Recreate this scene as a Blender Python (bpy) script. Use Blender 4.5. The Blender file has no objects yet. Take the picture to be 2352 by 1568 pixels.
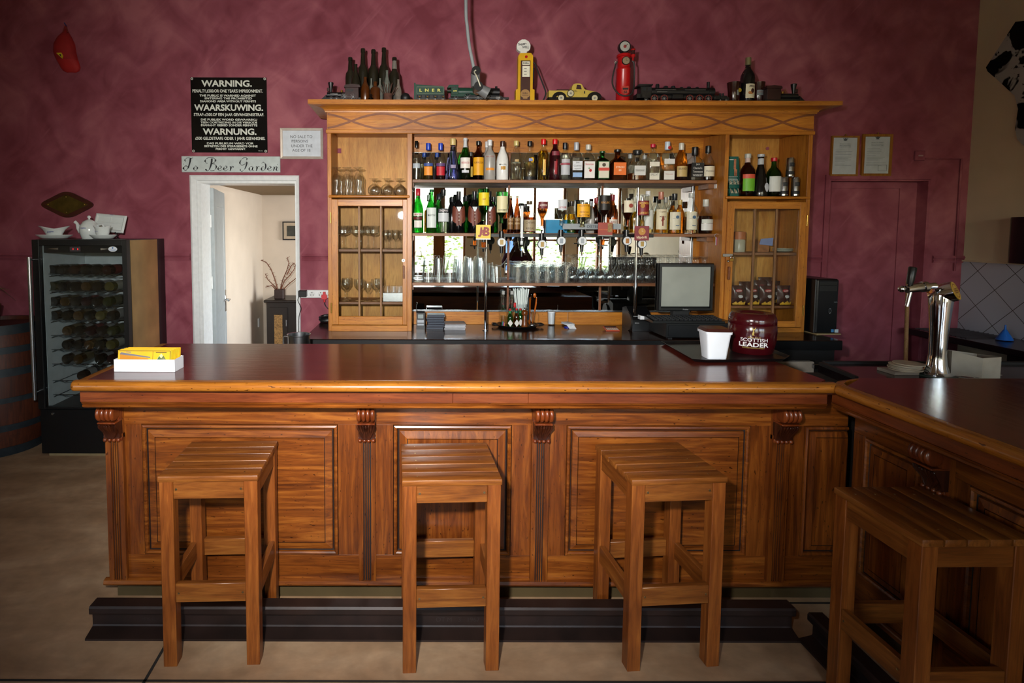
import bpy, bmesh, math, random
from math import sin, cos, pi, radians, atan, sqrt
from mathutils import Vector, Matrix
random.seed(7)
SC = bpy.context.scene
COL = SC.collection
# ---------------------------------------------------------------- camera
F, PPX, PPY = 1275.0, 960.0, 611.0
TH, ROLL = atan(81 / 1275), 0.003
CAM = Vector((0, 0, 1.724))
RM = Matrix.Rotation(pi / 2 - TH, 3, 'X') @ Matrix.Rotation(ROLL, 3, 'Z')
def ray(u, v): return RM @ Vector(((u - PPX) / F, -(v - PPY) / F, -1))
def PY(u, v, y):
    d = ray(u, v); return CAM + d * (y / d.y)
def PZ(u, v, z):
    d = ray(u, v); return CAM + d * ((z - CAM.z) / d.z)
def PX(u, v, x):
    d = ray(u, v); return CAM + d * (x / d.x)
def X(u, y, v=530): return PY(u, v, y).x
def Z(v, y, u=1176): return PY(u, v, y).z
cam = bpy.data.cameras.new('camera')
cam.sensor_width = 36; cam.sensor_fit = 'HORIZONTAL'
cam.lens = 36 * F / 2352
cam.shift_x = (1176 - PPX) / 2352
cam.shift_y = -(784 - PPY) / 2352
cam.clip_start = 0.05; cam.clip_end = 200
camo = bpy.data.objects.new('camera', cam); COL.objects.link(camo)
camo.matrix_world = Matrix.Translation(CAM) @ RM.to_4x4()
SC.camera = camo
SC.view_settings.view_transform = 'Standard'
SC.view_settings.look = 'None'
SC.view_settings.gamma = 1
SC.view_settings.use_curve_mapping = False
SC.view_settings.exposure = 0.0
SC.cycles.use_denoising = True
SC.cycles.caustics_reflective = False
SC.cycles.caustics_refractive = False
SC.cycles.max_bounces = 10
SC.cycles.use_adaptive_sampling = True
SC.cycles.adaptive_threshold = .06
SC.cycles.diffuse_bounces = 3
SC.cycles.glossy_bounces = 5
SC.cycles.transmission_bounces = 9
SC.cycles.transparent_max_bounces = 24
SC.cycles.sample_clamp_indirect = 6

# ---------------------------------------------------------------- materials
def lin(c):
    if isinstance(c, str):
        c = tuple(int(c[i:i + 2], 16) for i in (0, 2, 4))
    return tuple((x / 255 / 12.92) if x <= 10 else ((x / 255 + .055) / 1.055) ** 2.4 for x in c[:3]) + (1,)
MATS = {}
class NT:
    def __init__(s, name):
        s.m = bpy.data.materials.new(name); s.m.use_nodes = True
        s.t = s.m.node_tree; s.t.nodes.clear()
        s.out = s.n('ShaderNodeOutputMaterial')
    def n(s, k, **kw):
        n = s.t.nodes.new(k)
        for a, b in kw.items():
            if a[0] == '_':
                n.inputs[a[1:].replace('_', ' ')].default_value = b
            else: setattr(n, a, b)
        return n
    def l(s, a, ao, b, bi): s.t.links.new(a.outputs[ao], b.inputs[bi])
    def coords(s, sc=(1, 1, 1), rot=(0, 0, 0), kind='Object'):
        tc = s.n('ShaderNodeTexCoord'); mp = s.n('ShaderNodeMapping')
        mp.inputs['Scale'].default_value = sc
        if any(rot):                      # rotate first, stretch afterwards
            m0 = s.n('ShaderNodeMapping'); m0.inputs['Rotation'].default_value = rot
            s.l(tc, kind, m0, 'Vector'); s.l(m0, 'Vector', mp, 'Vector')
        else: s.l(tc, kind, mp, 'Vector')
        return mp
    def noise(s, mp, scale, detail=3, dist=0.0, rough=.5):
        n = s.n('ShaderNodeTexNoise', _Scale=scale, _Detail=detail, _Distortion=dist, _Roughness=rough)
        s.l(mp, 'Vector', n, 'Vector'); return n
    def ramp(s, src, so, stops, interp='LINEAR'):
        r = s.n('ShaderNodeValToRGB'); r.color_ramp.interpolation = interp
        el = r.color_ramp.elements
        while len(el) < len(stops): el.new(.5)
        for e, (p, c) in zip(el, stops): e.position = p; e.color = c
        s.l(src, so, r, 'Fac'); return r
    def mix(s, a, b, fac, mode='MIX', f=None):
        m = s.n('ShaderNodeMix', data_type='RGBA', blend_type=mode)
        if f is not None: m.inputs[0].default_value = f
        else: s.t.links.new(fac, m.inputs[0])
        for i, q in ((6, a), (7, b)):
            if isinstance(q, tuple): m.inputs[i].default_value = q
            else: s.t.links.new(q, m.inputs[i])
        return m.outputs[2]
    def bsdf(s, **kw):
        b = s.n('ShaderNodeBsdfPrincipled')
        for a, v in kw.items(): b.inputs[a.replace('_', ' ')].default_value = v
        s.l(b, 0, s.out, 0); return b
def plain(name, col, rough=.5, metal=0., spec=.5, var=.08, scale=18, coat=0., bump=0., emit=None, trans=0.):
    if name in MATS: return MATS[name]
    t = NT(name); c = lin(col)
    b = t.bsdf(Roughness=rough, Metallic=metal, Specular_IOR_Level=spec, Coat_Weight=coat, Transmission_Weight=trans)
    nz = t.noise(t.coords(), scale, 3)
    lo = tuple(x * (1 - var) for x in c[:3]) + (1,); hi = tuple(min(1, x * (1 + var)) for x in c[:3]) + (1,)
    r = t.ramp(nz, 'Fac', [(.3, lo), (.7, hi)])
    t.l(r, 'Color', b, 'Base Color')
    if bump:
        bp = t.n('ShaderNodeBump', _Strength=bump, _Distance=.01); t.l(nz, 'Fac', bp, 'Height'); t.l(bp, 0, b, 'Normal')
    if emit:
        b.inputs['Emission Color'].default_value = c; b.inputs['Emission Strength'].default_value = emit
    MATS[name] = t.m; return t.m
def wood(name, dark, mid, light, axis='X', rough=.35, spec=.5, specks=.0, grain=1.0, coat=0.):
    if name in MATS: return MATS[name]
    t = NT(name); b = t.bsdf(Roughness=rough, Specular_IOR_Level=spec, Coat_Weight=coat, Coat_Roughness=.15)
    k = 16 * grain; sc = {'X': (1.1, k, k), 'Y': (k, 1.1, k), 'Z': (k, k, 1.1)}[axis]
    mp = t.coords(sc)
    n1 = t.noise(mp, 2.2, 6, 1.2, .6)
    r1 = t.ramp(n1, 'Fac', [(.25, lin(dark)), (.5, lin(mid)), (.75, lin(light))])
    n2 = t.noise(t.coords((1.3, 1.3, 1.3)), 2.0, 2)
    r2 = t.ramp(n2, 'Fac', [(.3, (.74, .68, .64, 1)), (.7, (1.12, 1.08, 1.02, 1))])
    c = t.mix(r1.outputs[0], r2.outputs[0], None, 'MULTIPLY', f=1.0)
    n3 = t.noise(t.coords(tuple(x * 3 for x in sc)), 5, 2)
    r3 = t.ramp(n3, 'Fac', [(.35, (.7, .66, .62, 1)), (.5, (1, 1, 1, 1))])
    c = t.mix(c, r3.outputs[0], None, 'MULTIPLY', f=.6)
    if specks:
        sp = {'X': (45, 120, 120), 'Y': (120, 45, 120), 'Z': (120, 120, 45)}[axis]
        v = t.noise(t.coords(sp), 1.0, 1)
        r4 = t.ramp(v, 'Fac', [(.255, (.12, .07, .04, 1)), (.285, (1, 1, 1, 1))])
        c = t.mix(c, r4.outputs[0], None, 'MULTIPLY', f=specks)
    t.t.links.new(c, b.inputs['Base Color'])
    bp = t.n('ShaderNodeBump', _Strength=.12, _Distance=.004); t.l(n1, 'Fac', bp, 'Height'); t.l(bp, 0, b, 'Normal')
    MATS[name] = t.m; return t.m
def thin_glass(name, tint=(1, 1, 1), edge=(.55, .6, .62), gloss=1.0, rough=.01, ior=1.5, body=0.0, bodycol=None):
    """thin walled glass: clear face-on, reflective and darker at grazing angles"""
    if name in MATS: return MATS[name]
    t = NT(name)
    lw = t.n('ShaderNodeLayerWeight', _Blend=.35)
    nz = t.noise(t.coords(), 9, 2)
    rr = t.ramp(lw, 'Facing', [(.25, tuple(tint) + (1,)), (.97, tuple(a * b for a, b in zip(tint, edge)) + (1,))])
    c = t.mix(rr.outputs[0], (.96, .97, .97, 1), nz.outputs['Fac'], 'MULTIPLY')
    tr = t.n('ShaderNodeBsdfTransparent'); t.t.links.new(c, tr.inputs[0])
    gl = t.n('ShaderNodeBsdfGlossy', _Roughness=rough); gl.inputs['Color'].default_value = (gloss, gloss, gloss, 1)
    l2 = t.n('ShaderNodeLayerWeight', _Blend=.5); f0 = ((ior - 1) / (ior + 1)) ** 2
    pw = t.n('ShaderNodeMath', operation='POWER'); t.l(l2, 'Facing', pw, 0); pw.inputs[1].default_value = 4.0
    fr = t.n('ShaderNodeMath', operation='MULTIPLY_ADD'); t.l(pw, 0, fr, 0); fr.inputs[1].default_value = 1 - f0; fr.inputs[2].default_value = f0
    mx = t.n('ShaderNodeMixShader'); t.l(fr, 0, mx, 0); t.l(tr, 0, mx, 1); t.l(gl, 0, mx, 2)
    t.l(mx, 0, t.out, 0); MATS[name] = t.m; return t.m
def glass(name, col, ior=1.4, rough=.0):
    if name in MATS: return MATS[name]
    t = NT(name); nz = t.noise(t.coords(), 14, 2); c = lin(col)
    r = t.ramp(nz, 'Fac', [(.3, tuple(x * .94 for x in c[:3]) + (1,)), (.7, c)])
    g = t.n('ShaderNodeBsdfGlass', _IOR=ior, _Roughness=rough); t.l(r, 'Color', g, 'Color')
    t.l(g, 0, t.out, 0); MATS[name] = t.m; return t.m

def tinted(name, col, refr=.4, ior=1.36):
    """coloured liquor or glass: light passes tinted, part of it refracted"""
    if name in MATS: return MATS[name]
    t = NT(name); nz = t.noise(t.coords(), 14, 2); c = tuple(sqrt(x) for x in lin(col)[:3]) + (1,)
    r = t.ramp(nz, 'Fac', [(.3, tuple(x * .95 for x in c[:3]) + (1,)), (.7, c)])
    g = t.n('ShaderNodeBsdfGlass', _IOR=ior, _Roughness=0.); t.l(r, 'Color', g, 'Color')
    tr = t.n('ShaderNodeBsdfTransparent'); t.l(r, 'Color', tr, 0)
    mx = t.n('ShaderNodeMixShader', _Fac=refr); t.l(tr, 0, mx, 1); t.l(g, 0, mx, 2)
    gl = t.n('ShaderNodeBsdfGlossy', _Roughness=.07)
    l2 = t.n('ShaderNodeLayerWeight', _Blend=.5); pw = t.n('ShaderNodeMath', operation='POWER'); t.l(l2, 'Facing', pw, 0); pw.inputs[1].default_value = 4.0
    fr = t.n('ShaderNodeMath', operation='MULTIPLY_ADD'); t.l(pw, 0, fr, 0); fr.inputs[1].default_value = .6; fr.inputs[2].default_value = .05
    m2 = t.n('ShaderNodeMixShader'); t.l(fr, 0, m2, 0); t.l(mx, 0, m2, 1); t.l(gl, 0, m2, 2)
    t.l(m2, 0, t.out, 0); MATS[name] = t.m; return t.m

# ---------------------------------------------------------------- mesh builder
TXT = {}
def chaikin(p, n=2):
    for _ in range(n):
        q = []
        for a, b in zip(p, p[1:] + p[:1]):
            q += [(a[0] * .75 + b[0] * .25, a[1] * .75 + b[1] * .25), (a[0] * .25 + b[0] * .75, a[1] * .25 + b[1] * .75)]
        p = q
    return p
def text_geo(s, bold):
    k = (s, bold)
    if k in TXT: return TXT[k]
    cu = bpy.data.curves.new('lettering', 'FONT'); cu.body = s; cu.offset = bold; cu.resolution_u = 3
    o = bpy.data.objects.new('lettering', cu); COL.objects.link(o)
    dg = bpy.context.evaluated_depsgraph_get(); ev = o.evaluated_get(dg); me = ev.to_mesh()
    vs = [(v.co.x, v.co.y) for v in me.vertices]; fs = [tuple(p.vertices) for p in me.polygons]
    ev.to_mesh_clear(); bpy.data.objects.remove(o); bpy.data.curves.remove(cu)
    x0 = min(a for a, _ in vs); x1 = max(a for a, _ in vs); y0 = min(b for _, b in vs); y1 = max(b for _, b in vs)
    TXT[k] = ([(a - (x0 + x1) / 2, b - (y0 + y1) / 2) for a, b in vs], fs, x1 - x0, y1 - y0)
    return TXT[k]
EACH = {'frame_stile', 'frame_rail', 'upright', 'back_board', 'back_panel', 'side_apron', 'apron', 'door_stile', 'door_rail', 'muntin', 'inner_shelf', 'hinge', 'mirror_strip', 'shelf_bracket', 'handle_post', 'fascia_board', 'cover', 'shelf_leg', 'knob', 'button', 'cab_window', 'axle_box', 'chimney', 'drive_bay', 'back_hole', 'socket', 'eyelet', 'door_hinge', 'screw', 'trim_mark', 'print', 'flange', 'dome', 'sachet'}
class M:
    def __init__(s): s.v = []; s.f = []; s.mi = []; s.sm = []
    def add(s, vs, fs, mi=0, smooth=False, T=None):
        o = len(s.v)
        for v in vs:
            v = Vector(v); s.v.append(T @ v if T is not None else v)
        for f in fs:
            s.f.append(tuple(i + o for i in f)); s.mi.append(mi); s.sm.append(smooth)
        return s
    def box(s, x0, x1, y0, y1, z0, z1, bev=0, mi=0, T=None, seg=1):
        if x0 > x1: x0, x1 = x1, x0
        if y0 > y1: y0, y1 = y1, y0
        if z0 > z1: z0, z1 = z1, z0
        if not bev:
            vs = [(x, y, z) for z in (z0, z1) for y in (y0, y1) for x in (x0, x1)]
            return s.add(vs, [(0, 2, 3, 1), (4, 5, 7, 6), (0, 1, 5, 4), (2, 6, 7, 3), (0, 4, 6, 2), (1, 3, 7, 5)], mi, False, T)
        bm = bmesh.new(); bmesh.ops.create_cube(bm, size=1)
        for v in bm.verts:
            v.co = Vector(((x0 + x1) / 2 + v.co.x * (x1 - x0), (y0 + y1) / 2 + v.co.y * (y1 - y0), (z0 + z1) / 2 + v.co.z * (z1 - z0)))
        b = min(bev, .49 * min(x1 - x0, y1 - y0, z1 - z0))
        bmesh.ops.bevel(bm, geom=bm.edges[:], offset=b, segments=seg, profile=.5, affect='EDGES', clamp_overlap=True)
        s.bm(bm, mi, seg > 1, T); return s
    def bm(s, bm, mi=0, smooth=False, T=None):
        bm.verts.index_update(); s.add([v.co.copy() for v in bm.verts], [[v.index for v in f.verts] for f in bm.faces], mi, smooth, T); bm.free()
    def lathe(s, prof, n=20, c=(0, 0, 0), mi=0, T=None, smooth=True, sq=None):
        vs = []; rings = []
        for p in prof:
            r, z = p[0], p[1]; e = p[2] if len(p) > 2 else sq
            if r < 1e-6: rings.append([len(vs)]); vs.append((c[0], c[1], c[2] + z)); continue
            ring = []
            for i in range(n):
                a = 2 * pi * (i + .5) / n; k = 1
                if e: k = 1 / (abs(cos(a)) ** e + abs(sin(a)) ** e) ** (1 / e)
                ring.append(len(vs)); vs.append((c[0] + r * k * cos(a), c[1] + r * k * sin(a), c[2] + z))
            rings.append(ring)
        fs = []
        for A, B in zip(rings, rings[1:]):
            for i in range(n):
                j = (i + 1) % n
                if len(A) == 1 and len(B) == 1: continue
                if len(A) == 1: fs.append((A[0], B[j], B[i]))
                elif len(B) == 1: fs.append((A[i], A[j], B[0]))
                else: fs.append((A[i], A[j], B[j], B[i]))
        return s.add(vs, fs, mi, smooth, T)
    def cyl(s, p0, p1, r, n=14, mi=0, r1=None, smooth=True, T=None):
        p0, p1 = Vector(p0), Vector(p1); d = p1 - p0; L = d.length
        q = d.to_track_quat('Z', 'Y').to_matrix().to_4x4(); q.translation = p0
        r1 = r if r1 is None else r1
        return s.lathe([(0, 0), (r, 0), (r1, L), (0, L)], n, mi=mi, T=(T @ q if T is not None else q), smooth=smooth)
    def sphere(s, c, r, n=12, mi=0, sc=(1, 1, 1), T=None):
        m = n // 2; pr = [(r * sin(pi * i / m), -r * cos(pi * i / m)) for i in range(m + 1)]
        pr[0] = (0, -r); pr[-1] = (0, r)
        q = Matrix.Translation(Vector(c)) @ Matrix.Diagonal((sc[0], sc[1], sc[2], 1))
        return s.lathe(pr, n, mi=mi, T=(T @ q if T is not None else q))
    def tube(s, pts, r, n=8, mi=0, caps=True, T=None, flat=1.0):
        pts = [Vector(p) for p in pts]; m = len(pts)
        if 4 <= m <= 12 and not isinstance(r, (list, tuple)):
            q = []
            for i in range(m - 1):
                p0, p1, p2, p3 = pts[max(i - 1, 0)], pts[i], pts[i + 1], pts[min(i + 2, m - 1)]
                for k in range(4):
                    t = k / 4; q.append(.5 * (2 * p1 + (p2 - p0) * t + (2 * p0 - 5 * p1 + 4 * p2 - p3) * t * t + (3 * p1 - p0 - 3 * p2 + p3) * t ** 3))
            pts = q + [pts[-1]]; m = len(pts)
        rs = r if isinstance(r, (list, tuple)) else [r] * m
        vs = []; up = None
        for i, p in enumerate(pts):
            d = (pts[min(i + 1, m - 1)] - pts[max(i - 1, 0)]).normalized()
            if up is None:
                up = Vector((0, 0, 1)) if abs(d.z) < .9 else Vector((0, 1, 0))
            a = d.cross(up).normalized(); up = a.cross(d).normalized()
            for k in range(n):
                t = 2 * pi * k / n; vs.append(p + (a * cos(t) + up * sin(t) * flat) * rs[i])
        fs = [(i * n + k, i * n + (k + 1) % n, (i + 1) * n + (k + 1) % n, (i + 1) * n + k) for i in range(m - 1) for k in range(n)]
        if caps: fs += [tuple(range(n))[::-1], tuple(range((m - 1) * n, m * n))]
        return s.add(vs, fs, mi, True, T)
    def prism(s, poly, a, b, plane='XZ', mi=0, T=None, smooth=False):
        """extrude a 2-D polygon; XZ -> along Y, XY -> along Z, YZ -> along X"""
        def P(p, t): return {'XZ': (p[0], t, p[1]), 'XY': (p[0], p[1], t), 'YZ': (t, p[0], p[1])}[plane]
        n = len(poly); vs = [P(p, a) for p in poly] + [P(p, b) for p in poly]
        fs = [tuple(range(n)), tuple(range(2 * n - 1, n - 1, -1))] + [(i, i + n, (i + 1) % n + n, (i + 1) % n) for i in range(n)]
        return s.add(vs, fs, mi, smooth, T)
    def rings(s, x0, x1, z0, z1, prof, y, mi=0, T=None, cap=True, dark=()):
        """nested rectangles: prof = [(inset, depth)] seen from -Y"""
        vs = []
        for i, d in prof:
            vs += [(x0 + i, y + d, z0 + i), (x1 - i, y + d, z0 + i), (x1 - i, y + d, z1 - i), (x0 + i, y + d, z1 - i)]
        fs = []
        for k in range(len(prof) - 1):
            for j in range(4):
                fs.append((4 * k + j, 4 * k + (j + 1) % 4, 4 * k + 4 + (j + 1) % 4, 4 * k + 4 + j))
        if cap: b = 4 * (len(prof) - 1); fs.append((b, b + 1, b + 2, b + 3))
        s.add(vs, fs, mi, False, T)
        if dark:
            n = len(fs); base = len(s.mi) - n
            for k in dark:
                for j in range(4): s.mi[base + 4 * k + j] = 1
        return s
    def arcpatch(s, R, z0, z1, a0, a1, n=10, mi=0, T=None):
        vs = []
        for i in range(n + 1):
            a = a0 + (a1 - a0) * i / n
            vs += [(R * sin(a), -R * cos(a), z0), (R * sin(a), -R * cos(a), z1)]
        return s.add(vs, [(2 * i, 2 * i + 2, 2 * i + 3, 2 * i + 1) for i in range(n)], mi, True, T)
    def text(s, st, cx, cz, w=None, h=None, y=0., mi=0, bold=0.0, T=None, bend=None, rot=0.):
        vs, fs, W, H = text_geo(st, bold)
        sx = sy = None
        if w: sx = w / W
        if h: sy = h / H
        sx = sx or sy; sy = sy or sx
        out = []
        for a, b in vs:
            a, b = a * sx, b * sy
            if rot: a, b = a * cos(rot) - b * sin(rot), a * sin(rot) + b * cos(rot)
            if bend: out.append((bend * sin((a + cx) / bend), -bend * cos((a + cx) / bend) + y, cz + b))
            else: out.append((cx + a, y, cz + b))
        return s.add(out, fs, mi, False, T)
    def mesh(s, name, org=None):
        me = bpy.data.meshes.new(name)
        vs = [v - org for v in s.v] if org is not None else s.v
        me.from_pydata([tuple(v) for v in vs], [], s.f); me.update()
        me.polygons.foreach_set('use_smooth', s.sm); me.polygons.foreach_set('material_index', s.mi)
        if any(s.sm): me.set_sharp_from_angle(angle=radians(42))
        return me
    def obj(s, name, mats, parent=None, world=False, loc=None, rz=0, label=None):
        """world=True: the vertices are in world space, the object's origin is set from its parent"""
        if name in EACH:
            ps = s.islands()
            if len(ps) > 1:
                return [p.obj1(name, mats, parent, world, loc, rz, label) for p in ps][0]
        return s.obj1(name, mats, parent, world, loc, rz, label)
    def islands(s):
        par = list(range(len(s.v)))
        def find(i):
            while par[i] != i: par[i] = par[par[i]]; i = par[i]
            return i
        for f in s.f:
            for q in f[1:]: par[find(q)] = find(f[0])
        g = {}
        for k, f in enumerate(s.f): g.setdefault(find(f[0]), []).append(k)
        out = []
        for fs in g.values():
            p = M(); mp = {}
            for k in fs:
                for q in s.f[k]:
                    if q not in mp: mp[q] = len(p.v); p.v.append(s.v[q])
                p.f.append(tuple(mp[q] for q in s.f[k])); p.mi.append(s.mi[k]); p.sm.append(s.sm[k])
            out.append(p)
        return out
    def obj1(s, name, mats, parent=None, world=False, loc=None, rz=0, label=None):
        org = parent.location.copy() if (world and parent is not None and parent.parent is None) else None
        if world and parent is not None and parent.parent is not None: org = parent.parent.location.copy()
        if world and parent is None and loc is not None: org = Vector(loc)
        o = bpy.data.objects.new(name, s.mesh(name, org)); COL.objects.link(o)
        for m in (mats if isinstance(mats, (list, tuple)) else [mats]): o.data.materials.append(m)
        if parent is not None: o.parent = parent
        if loc is not None: o.location = loc
        if rz: o.rotation_euler.z = rz
        if label: o['label'] = label
        return o
def tag(o, label, cat, group=None):
    o['label'] = label; o['category'] = cat
    if group: o['group'] = group
    return o
def thing(name, label, cat, loc=(0, 0, 0), rz=0, group=None):
    o = bpy.data.objects.new(name, None); COL.objects.link(o); o.empty_display_size = .05
    o.location = loc; o.rotation_euler = (0, 0, rz); return tag(o, label, cat, group)
def struct(o): o['kind'] = 'structure'; return o
def dup(root, loc, label=None, rz=None, group=None, scale=None):
    r = root.copy(); COL.objects.link(r); r.location = loc
    if rz is not None: r.rotation_euler.z = rz
    if label: r['label'] = label
    if group: r['group'] = group
    if scale: r.scale = scale
    for ch in list(root.children):
        c = ch.copy(); COL.objects.link(c); c.parent = r
        for g in list(ch.children):
            d = g.copy(); COL.objects.link(d); d.parent = c
    return r
def TR(x=0, y=0, z=0, rz=0, rx=0, ry=0):
    return Matrix.Translation((x, y, z)) @ Matrix.Rotation(rz, 4, 'Z') @ Matrix.Rotation(ry, 4, 'Y') @ Matrix.Rotation(rx, 4, 'X')
SKY_STRENGTH, SUN_STRENGTH, FLASH, GARDEN, EXPO = 2.2, 6.0, 720, 38, 0.0
# ================================================================ setting
def wall_mat():
    t = NT('purple_wall_paint'); b = t.bsdf(Roughness=.72, Specular_IOR_Level=.25)
    A = t.noise(t.coords((1.5, 1, .85), (0, radians(42), 0)), 2.5, 5, 1.1)
    B = t.noise(t.coords((1.5, 1, .85), (0, radians(-44), 0)), 2.8, 5, 1.3)
    Cn = t.noise(t.coords(), 1.1, 3)
    m1 = t.n('ShaderNodeMath', operation='ADD'); t.l(A, 'Fac', m1, 0); t.l(B, 'Fac', m1, 1)
    m2 = t.n('ShaderNodeMath', operation='ADD'); t.l(m1, 0, m2, 0); t.l(Cn, 'Fac', m2, 1)
    m3 = t.n('ShaderNodeMath', operation='DIVIDE'); t.l(m2, 0, m3, 0); m3.inputs[1].default_value = 3
    r = t.ramp(m3, 0, [(.37, lin('74333f')), (.5, lin('8a4754')), (.62, lin('a36069'))])
    S = t.noise(t.coords((9, 1, .9), (0, radians(-40), 0)), 2.2, 2)
    rs = t.ramp(S, 'Fac', [(.66, (0, 0, 0, 1)), (.82, (.55, .55, .55, 1))])
    c = t.mix(r.outputs[0], lin('a4656f'), rs.outputs[0])
    t.t.links.new(c, b.inputs['Base Color'])
    bp = t.n('ShaderNodeBump', _Strength=.15, _Distance=.004); t.l(A, 'Fac', bp, 'Height'); t.l(bp, 0, b, 'Normal')
    return t.m
PURPLE = wall_mat()
def floor_mat():
    t = NT('screed_floor'); b = t.bsdf(Roughness=.42, Specular_IOR_Level=.4)
    n1 = t.noise(t.coords((1, 2.2, 1)), 2.0, 6, .4, .62)
    n2 = t.noise(t.coords(), 14, 4)
    r = t.ramp(n1, 'Fac', [(.25, lin('8a6c50')), (.5, lin('aa8b6c')), (.75, lin('c4a888'))])
    r2 = t.ramp(n2, 'Fac', [(.3, (.86, .86, .86, 1)), (.7, (1.08, 1.06, 1.04, 1))])
    c = t.mix(r.outputs[0], r2.outputs[0], None, 'MULTIPLY', f=1.0)
    n3 = t.noise(t.coords((3, 3, 1)), 1.4, 1)
    r3 = t.ramp(n3, 'Fac', [(.235, (.45, .42, .4, 1)), (.27, (1, 1, 1, 1))])
    c = t.mix(c, r3.outputs[0], None, 'MULTIPLY', f=.5)
    t.t.links.new(c, b.inputs['Base Color'])
    bp = t.n('ShaderNodeBump', _Strength=.06, _Distance=.004); t.l(n2, 'Fac', bp, 'Height'); t.l(bp, 0, b, 'Normal')
    return t.m
FLOOR = floor_mat()
CREAM = plain('cream_wall_paint', 'd2c3a6', .7, spec=.25, var=.06, scale=3)
CREAM2 = plain('peach_wall_paint', 'd2c6b6', .75, spec=.2, var=.05, scale=3)
WHITE = plain('white_gloss_paint', 'dfe2e2', .3, var=.05, scale=30, bump=.15)
CEIL = plain('ceiling_paint', 'd2cabc', .8, var=.05, scale=2)
BLACK = plain('black_plastic', '0c0d0f', .35, var=.1)
BLACKM = plain('matt_black', '0d0d0e', .6, var=.1)
CHROME = plain('chrome', 'd8dade', .08, metal=1, var=.03)
STEEL = plain('brushed_steel', 'b9bcbf', .25, metal=1, var=.06)
BRASS = plain('brass', 'b08c45', .3, metal=1, var=.08)
GREYPL = plain('grey_plastic', '85898a', .5, var=.05)
PAPER = plain('white_paper', 'dfe3e6', .7, var=.03)
INK = plain('black_ink', '17181a', .6, var=.05)
WHITEINK = plain('white_enamel', 'd9dcd4', .4, var=.04)
RED = plain('red_enamel', 'a80f12', .3, var=.06)
MIRROR = plain('mirror_silver', 'dfe3e2', .0, metal=1, var=.01)
PANE = thin_glass('window_glass', (.97, .98, .97), (.8, .8, .8), ior=1.45)
YW = 4.78
W = M()
D1 = (-1.86, -1.05, 2.127); D2 = (3.52, 4.36, 2.165)
W.box(-4.6, D1[0], YW, YW + .2, 0, 4.2); W.box(D1[1], D2[0], YW, YW + .2, 0, 4.2); W.box(D2[1], 4.9, YW, YW + .2, 0, 4.2)
W.box(D1[0], D1[1], YW, YW + .2, D1[2], 4.2); W.box(D2[0], D2[1], YW, YW + .2, D2[2], 4.2)
W.box(D2[0], D2[1], YW + .10, YW + .2, 0, D2[2])
struct(W.obj('wall_back', PURPLE))
m = M(); m.box(4.70, 4.9, -3.6, YW, 0, 4.2); struct(m.obj('wall_right', CREAM))
m = M(); m.box(-4.8, -4.6, -1.5, YW + .2, 0, 4.2); m.box(-4.8, -4.6, -3.6, -3.1, 0, 4.2); m.box(-4.8, -4.6, -3.1, -1.5, 0, .9); m.box(-4.8, -4.6, -3.1, -1.5, 2.7, 4.2); struct(m.obj('wall_left', CREAM))
m = M(); m.box(-4.72, -4.66, -3.1, -3.04, .9, 2.7); m.box(-4.72, -4.66, -1.56, -1.5, .9, 2.7); m.box(-4.72, -4.66, -3.04, -1.56, .9, .96); m.box(-4.72, -4.66, -3.04, -1.56, 2.64, 2.7); m.box(-4.72, -4.66, -2.32, -2.28, .96, 2.64)
wl = struct(m.obj('window_4', WHITE)); M().box(-4.7, -4.695, -3.04, -1.56, .96, 2.64).obj('window_pane', PANE, wl)  # unseen left window, added to brighten the front wall seen in the mirror
m = M(); m.box(-4.8, 4.9, -3.6, YW + .2, 4.2, 4.35); struct(m.obj('ceiling', CEIL))
m = M(); m.box(-4.8, 4.9, -3.8, 9, -.1, 0); fl = struct(m.obj('floor', FLOOR))
m = M()                                           # saw cuts in the screed, shallow dark joint filler
DARKJ = plain('joint_filler', '2c2823', .8)
a, b = PZ(382, 1478, 0), PZ(330, 1568, 0); d = (b - a); b = a + d * 6
m.prism([(a.x - .006, a.y), (a.x + .006, a.y), (b.x + .006, b.y), (b.x - .006, b.y)], 0.0004, .0012, 'XY')
q = PZ(160, 1562, 0); m.box(-4.5, b.x + 3, q.y - .006, q.y + .004, .0004, .0012)
a = PZ(1870, 1385, 0); m.box(-1.5, 2.2, a.y - .005, a.y + .006, .0004, .0016)
o = m.obj('floor_joint', DARKJ); struct(o)
# front wall with the daylight windows (seen in the bar mirror)
YF = -3.4
WIN = [(-.12, 1.08), (1.95, 3.35), (3.6, 4.6)]
m = M(); zs, zh = .72, 2.75
xs = [-4.6] + [q for w in WIN for q in w] + [4.7]
for i in range(0, len(xs), 2): m.box(xs[i], xs[i + 1], YF - .2, YF, 0, 4.2)
for a, b in WIN: m.box(a, b, YF - .2, YF, 0, zs); m.box(a, b, YF - .2, YF, zh, 4.2)
struct(m.obj('wall_front', plain('pale_front_wall', 'd8ccb4', .7, spec=.2, var=.05, scale=3)))
WFR = wood('window_wood', '6b3d16', '8f5723', 'a86d30', 'Z', .5)
for k, (a, b) in enumerate(WIN):
    m = M(); t = .05
    m.box(a, a + t, YF - .15, YF - .05, zs, zh); m.box(b - t, b, YF - .15, YF - .05, zs, zh)
    m.box(a + t, b - t, YF - .15, YF - .05, zs, zs + t); m.box(a + t, b - t, YF - .15, YF - .05, zh - t, zh)
    c = (a + b) / 2; wd = .13 if k == 0 else .025
    m.box(c - wd, c + wd, YF - .15, YF - .05, zs + t, zh - t)
    if k != 0: m.box(a + t, b - t, YF - .13, YF - .07, 1.5, 1.54)
    fr = struct(m.obj('window_%d' % (k + 1), WFR))
    p = M().box(a + t, b - t, YF - .105, YF - .1, zs + t, zh - t); p.obj('window_pane', PANE, fr)
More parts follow.
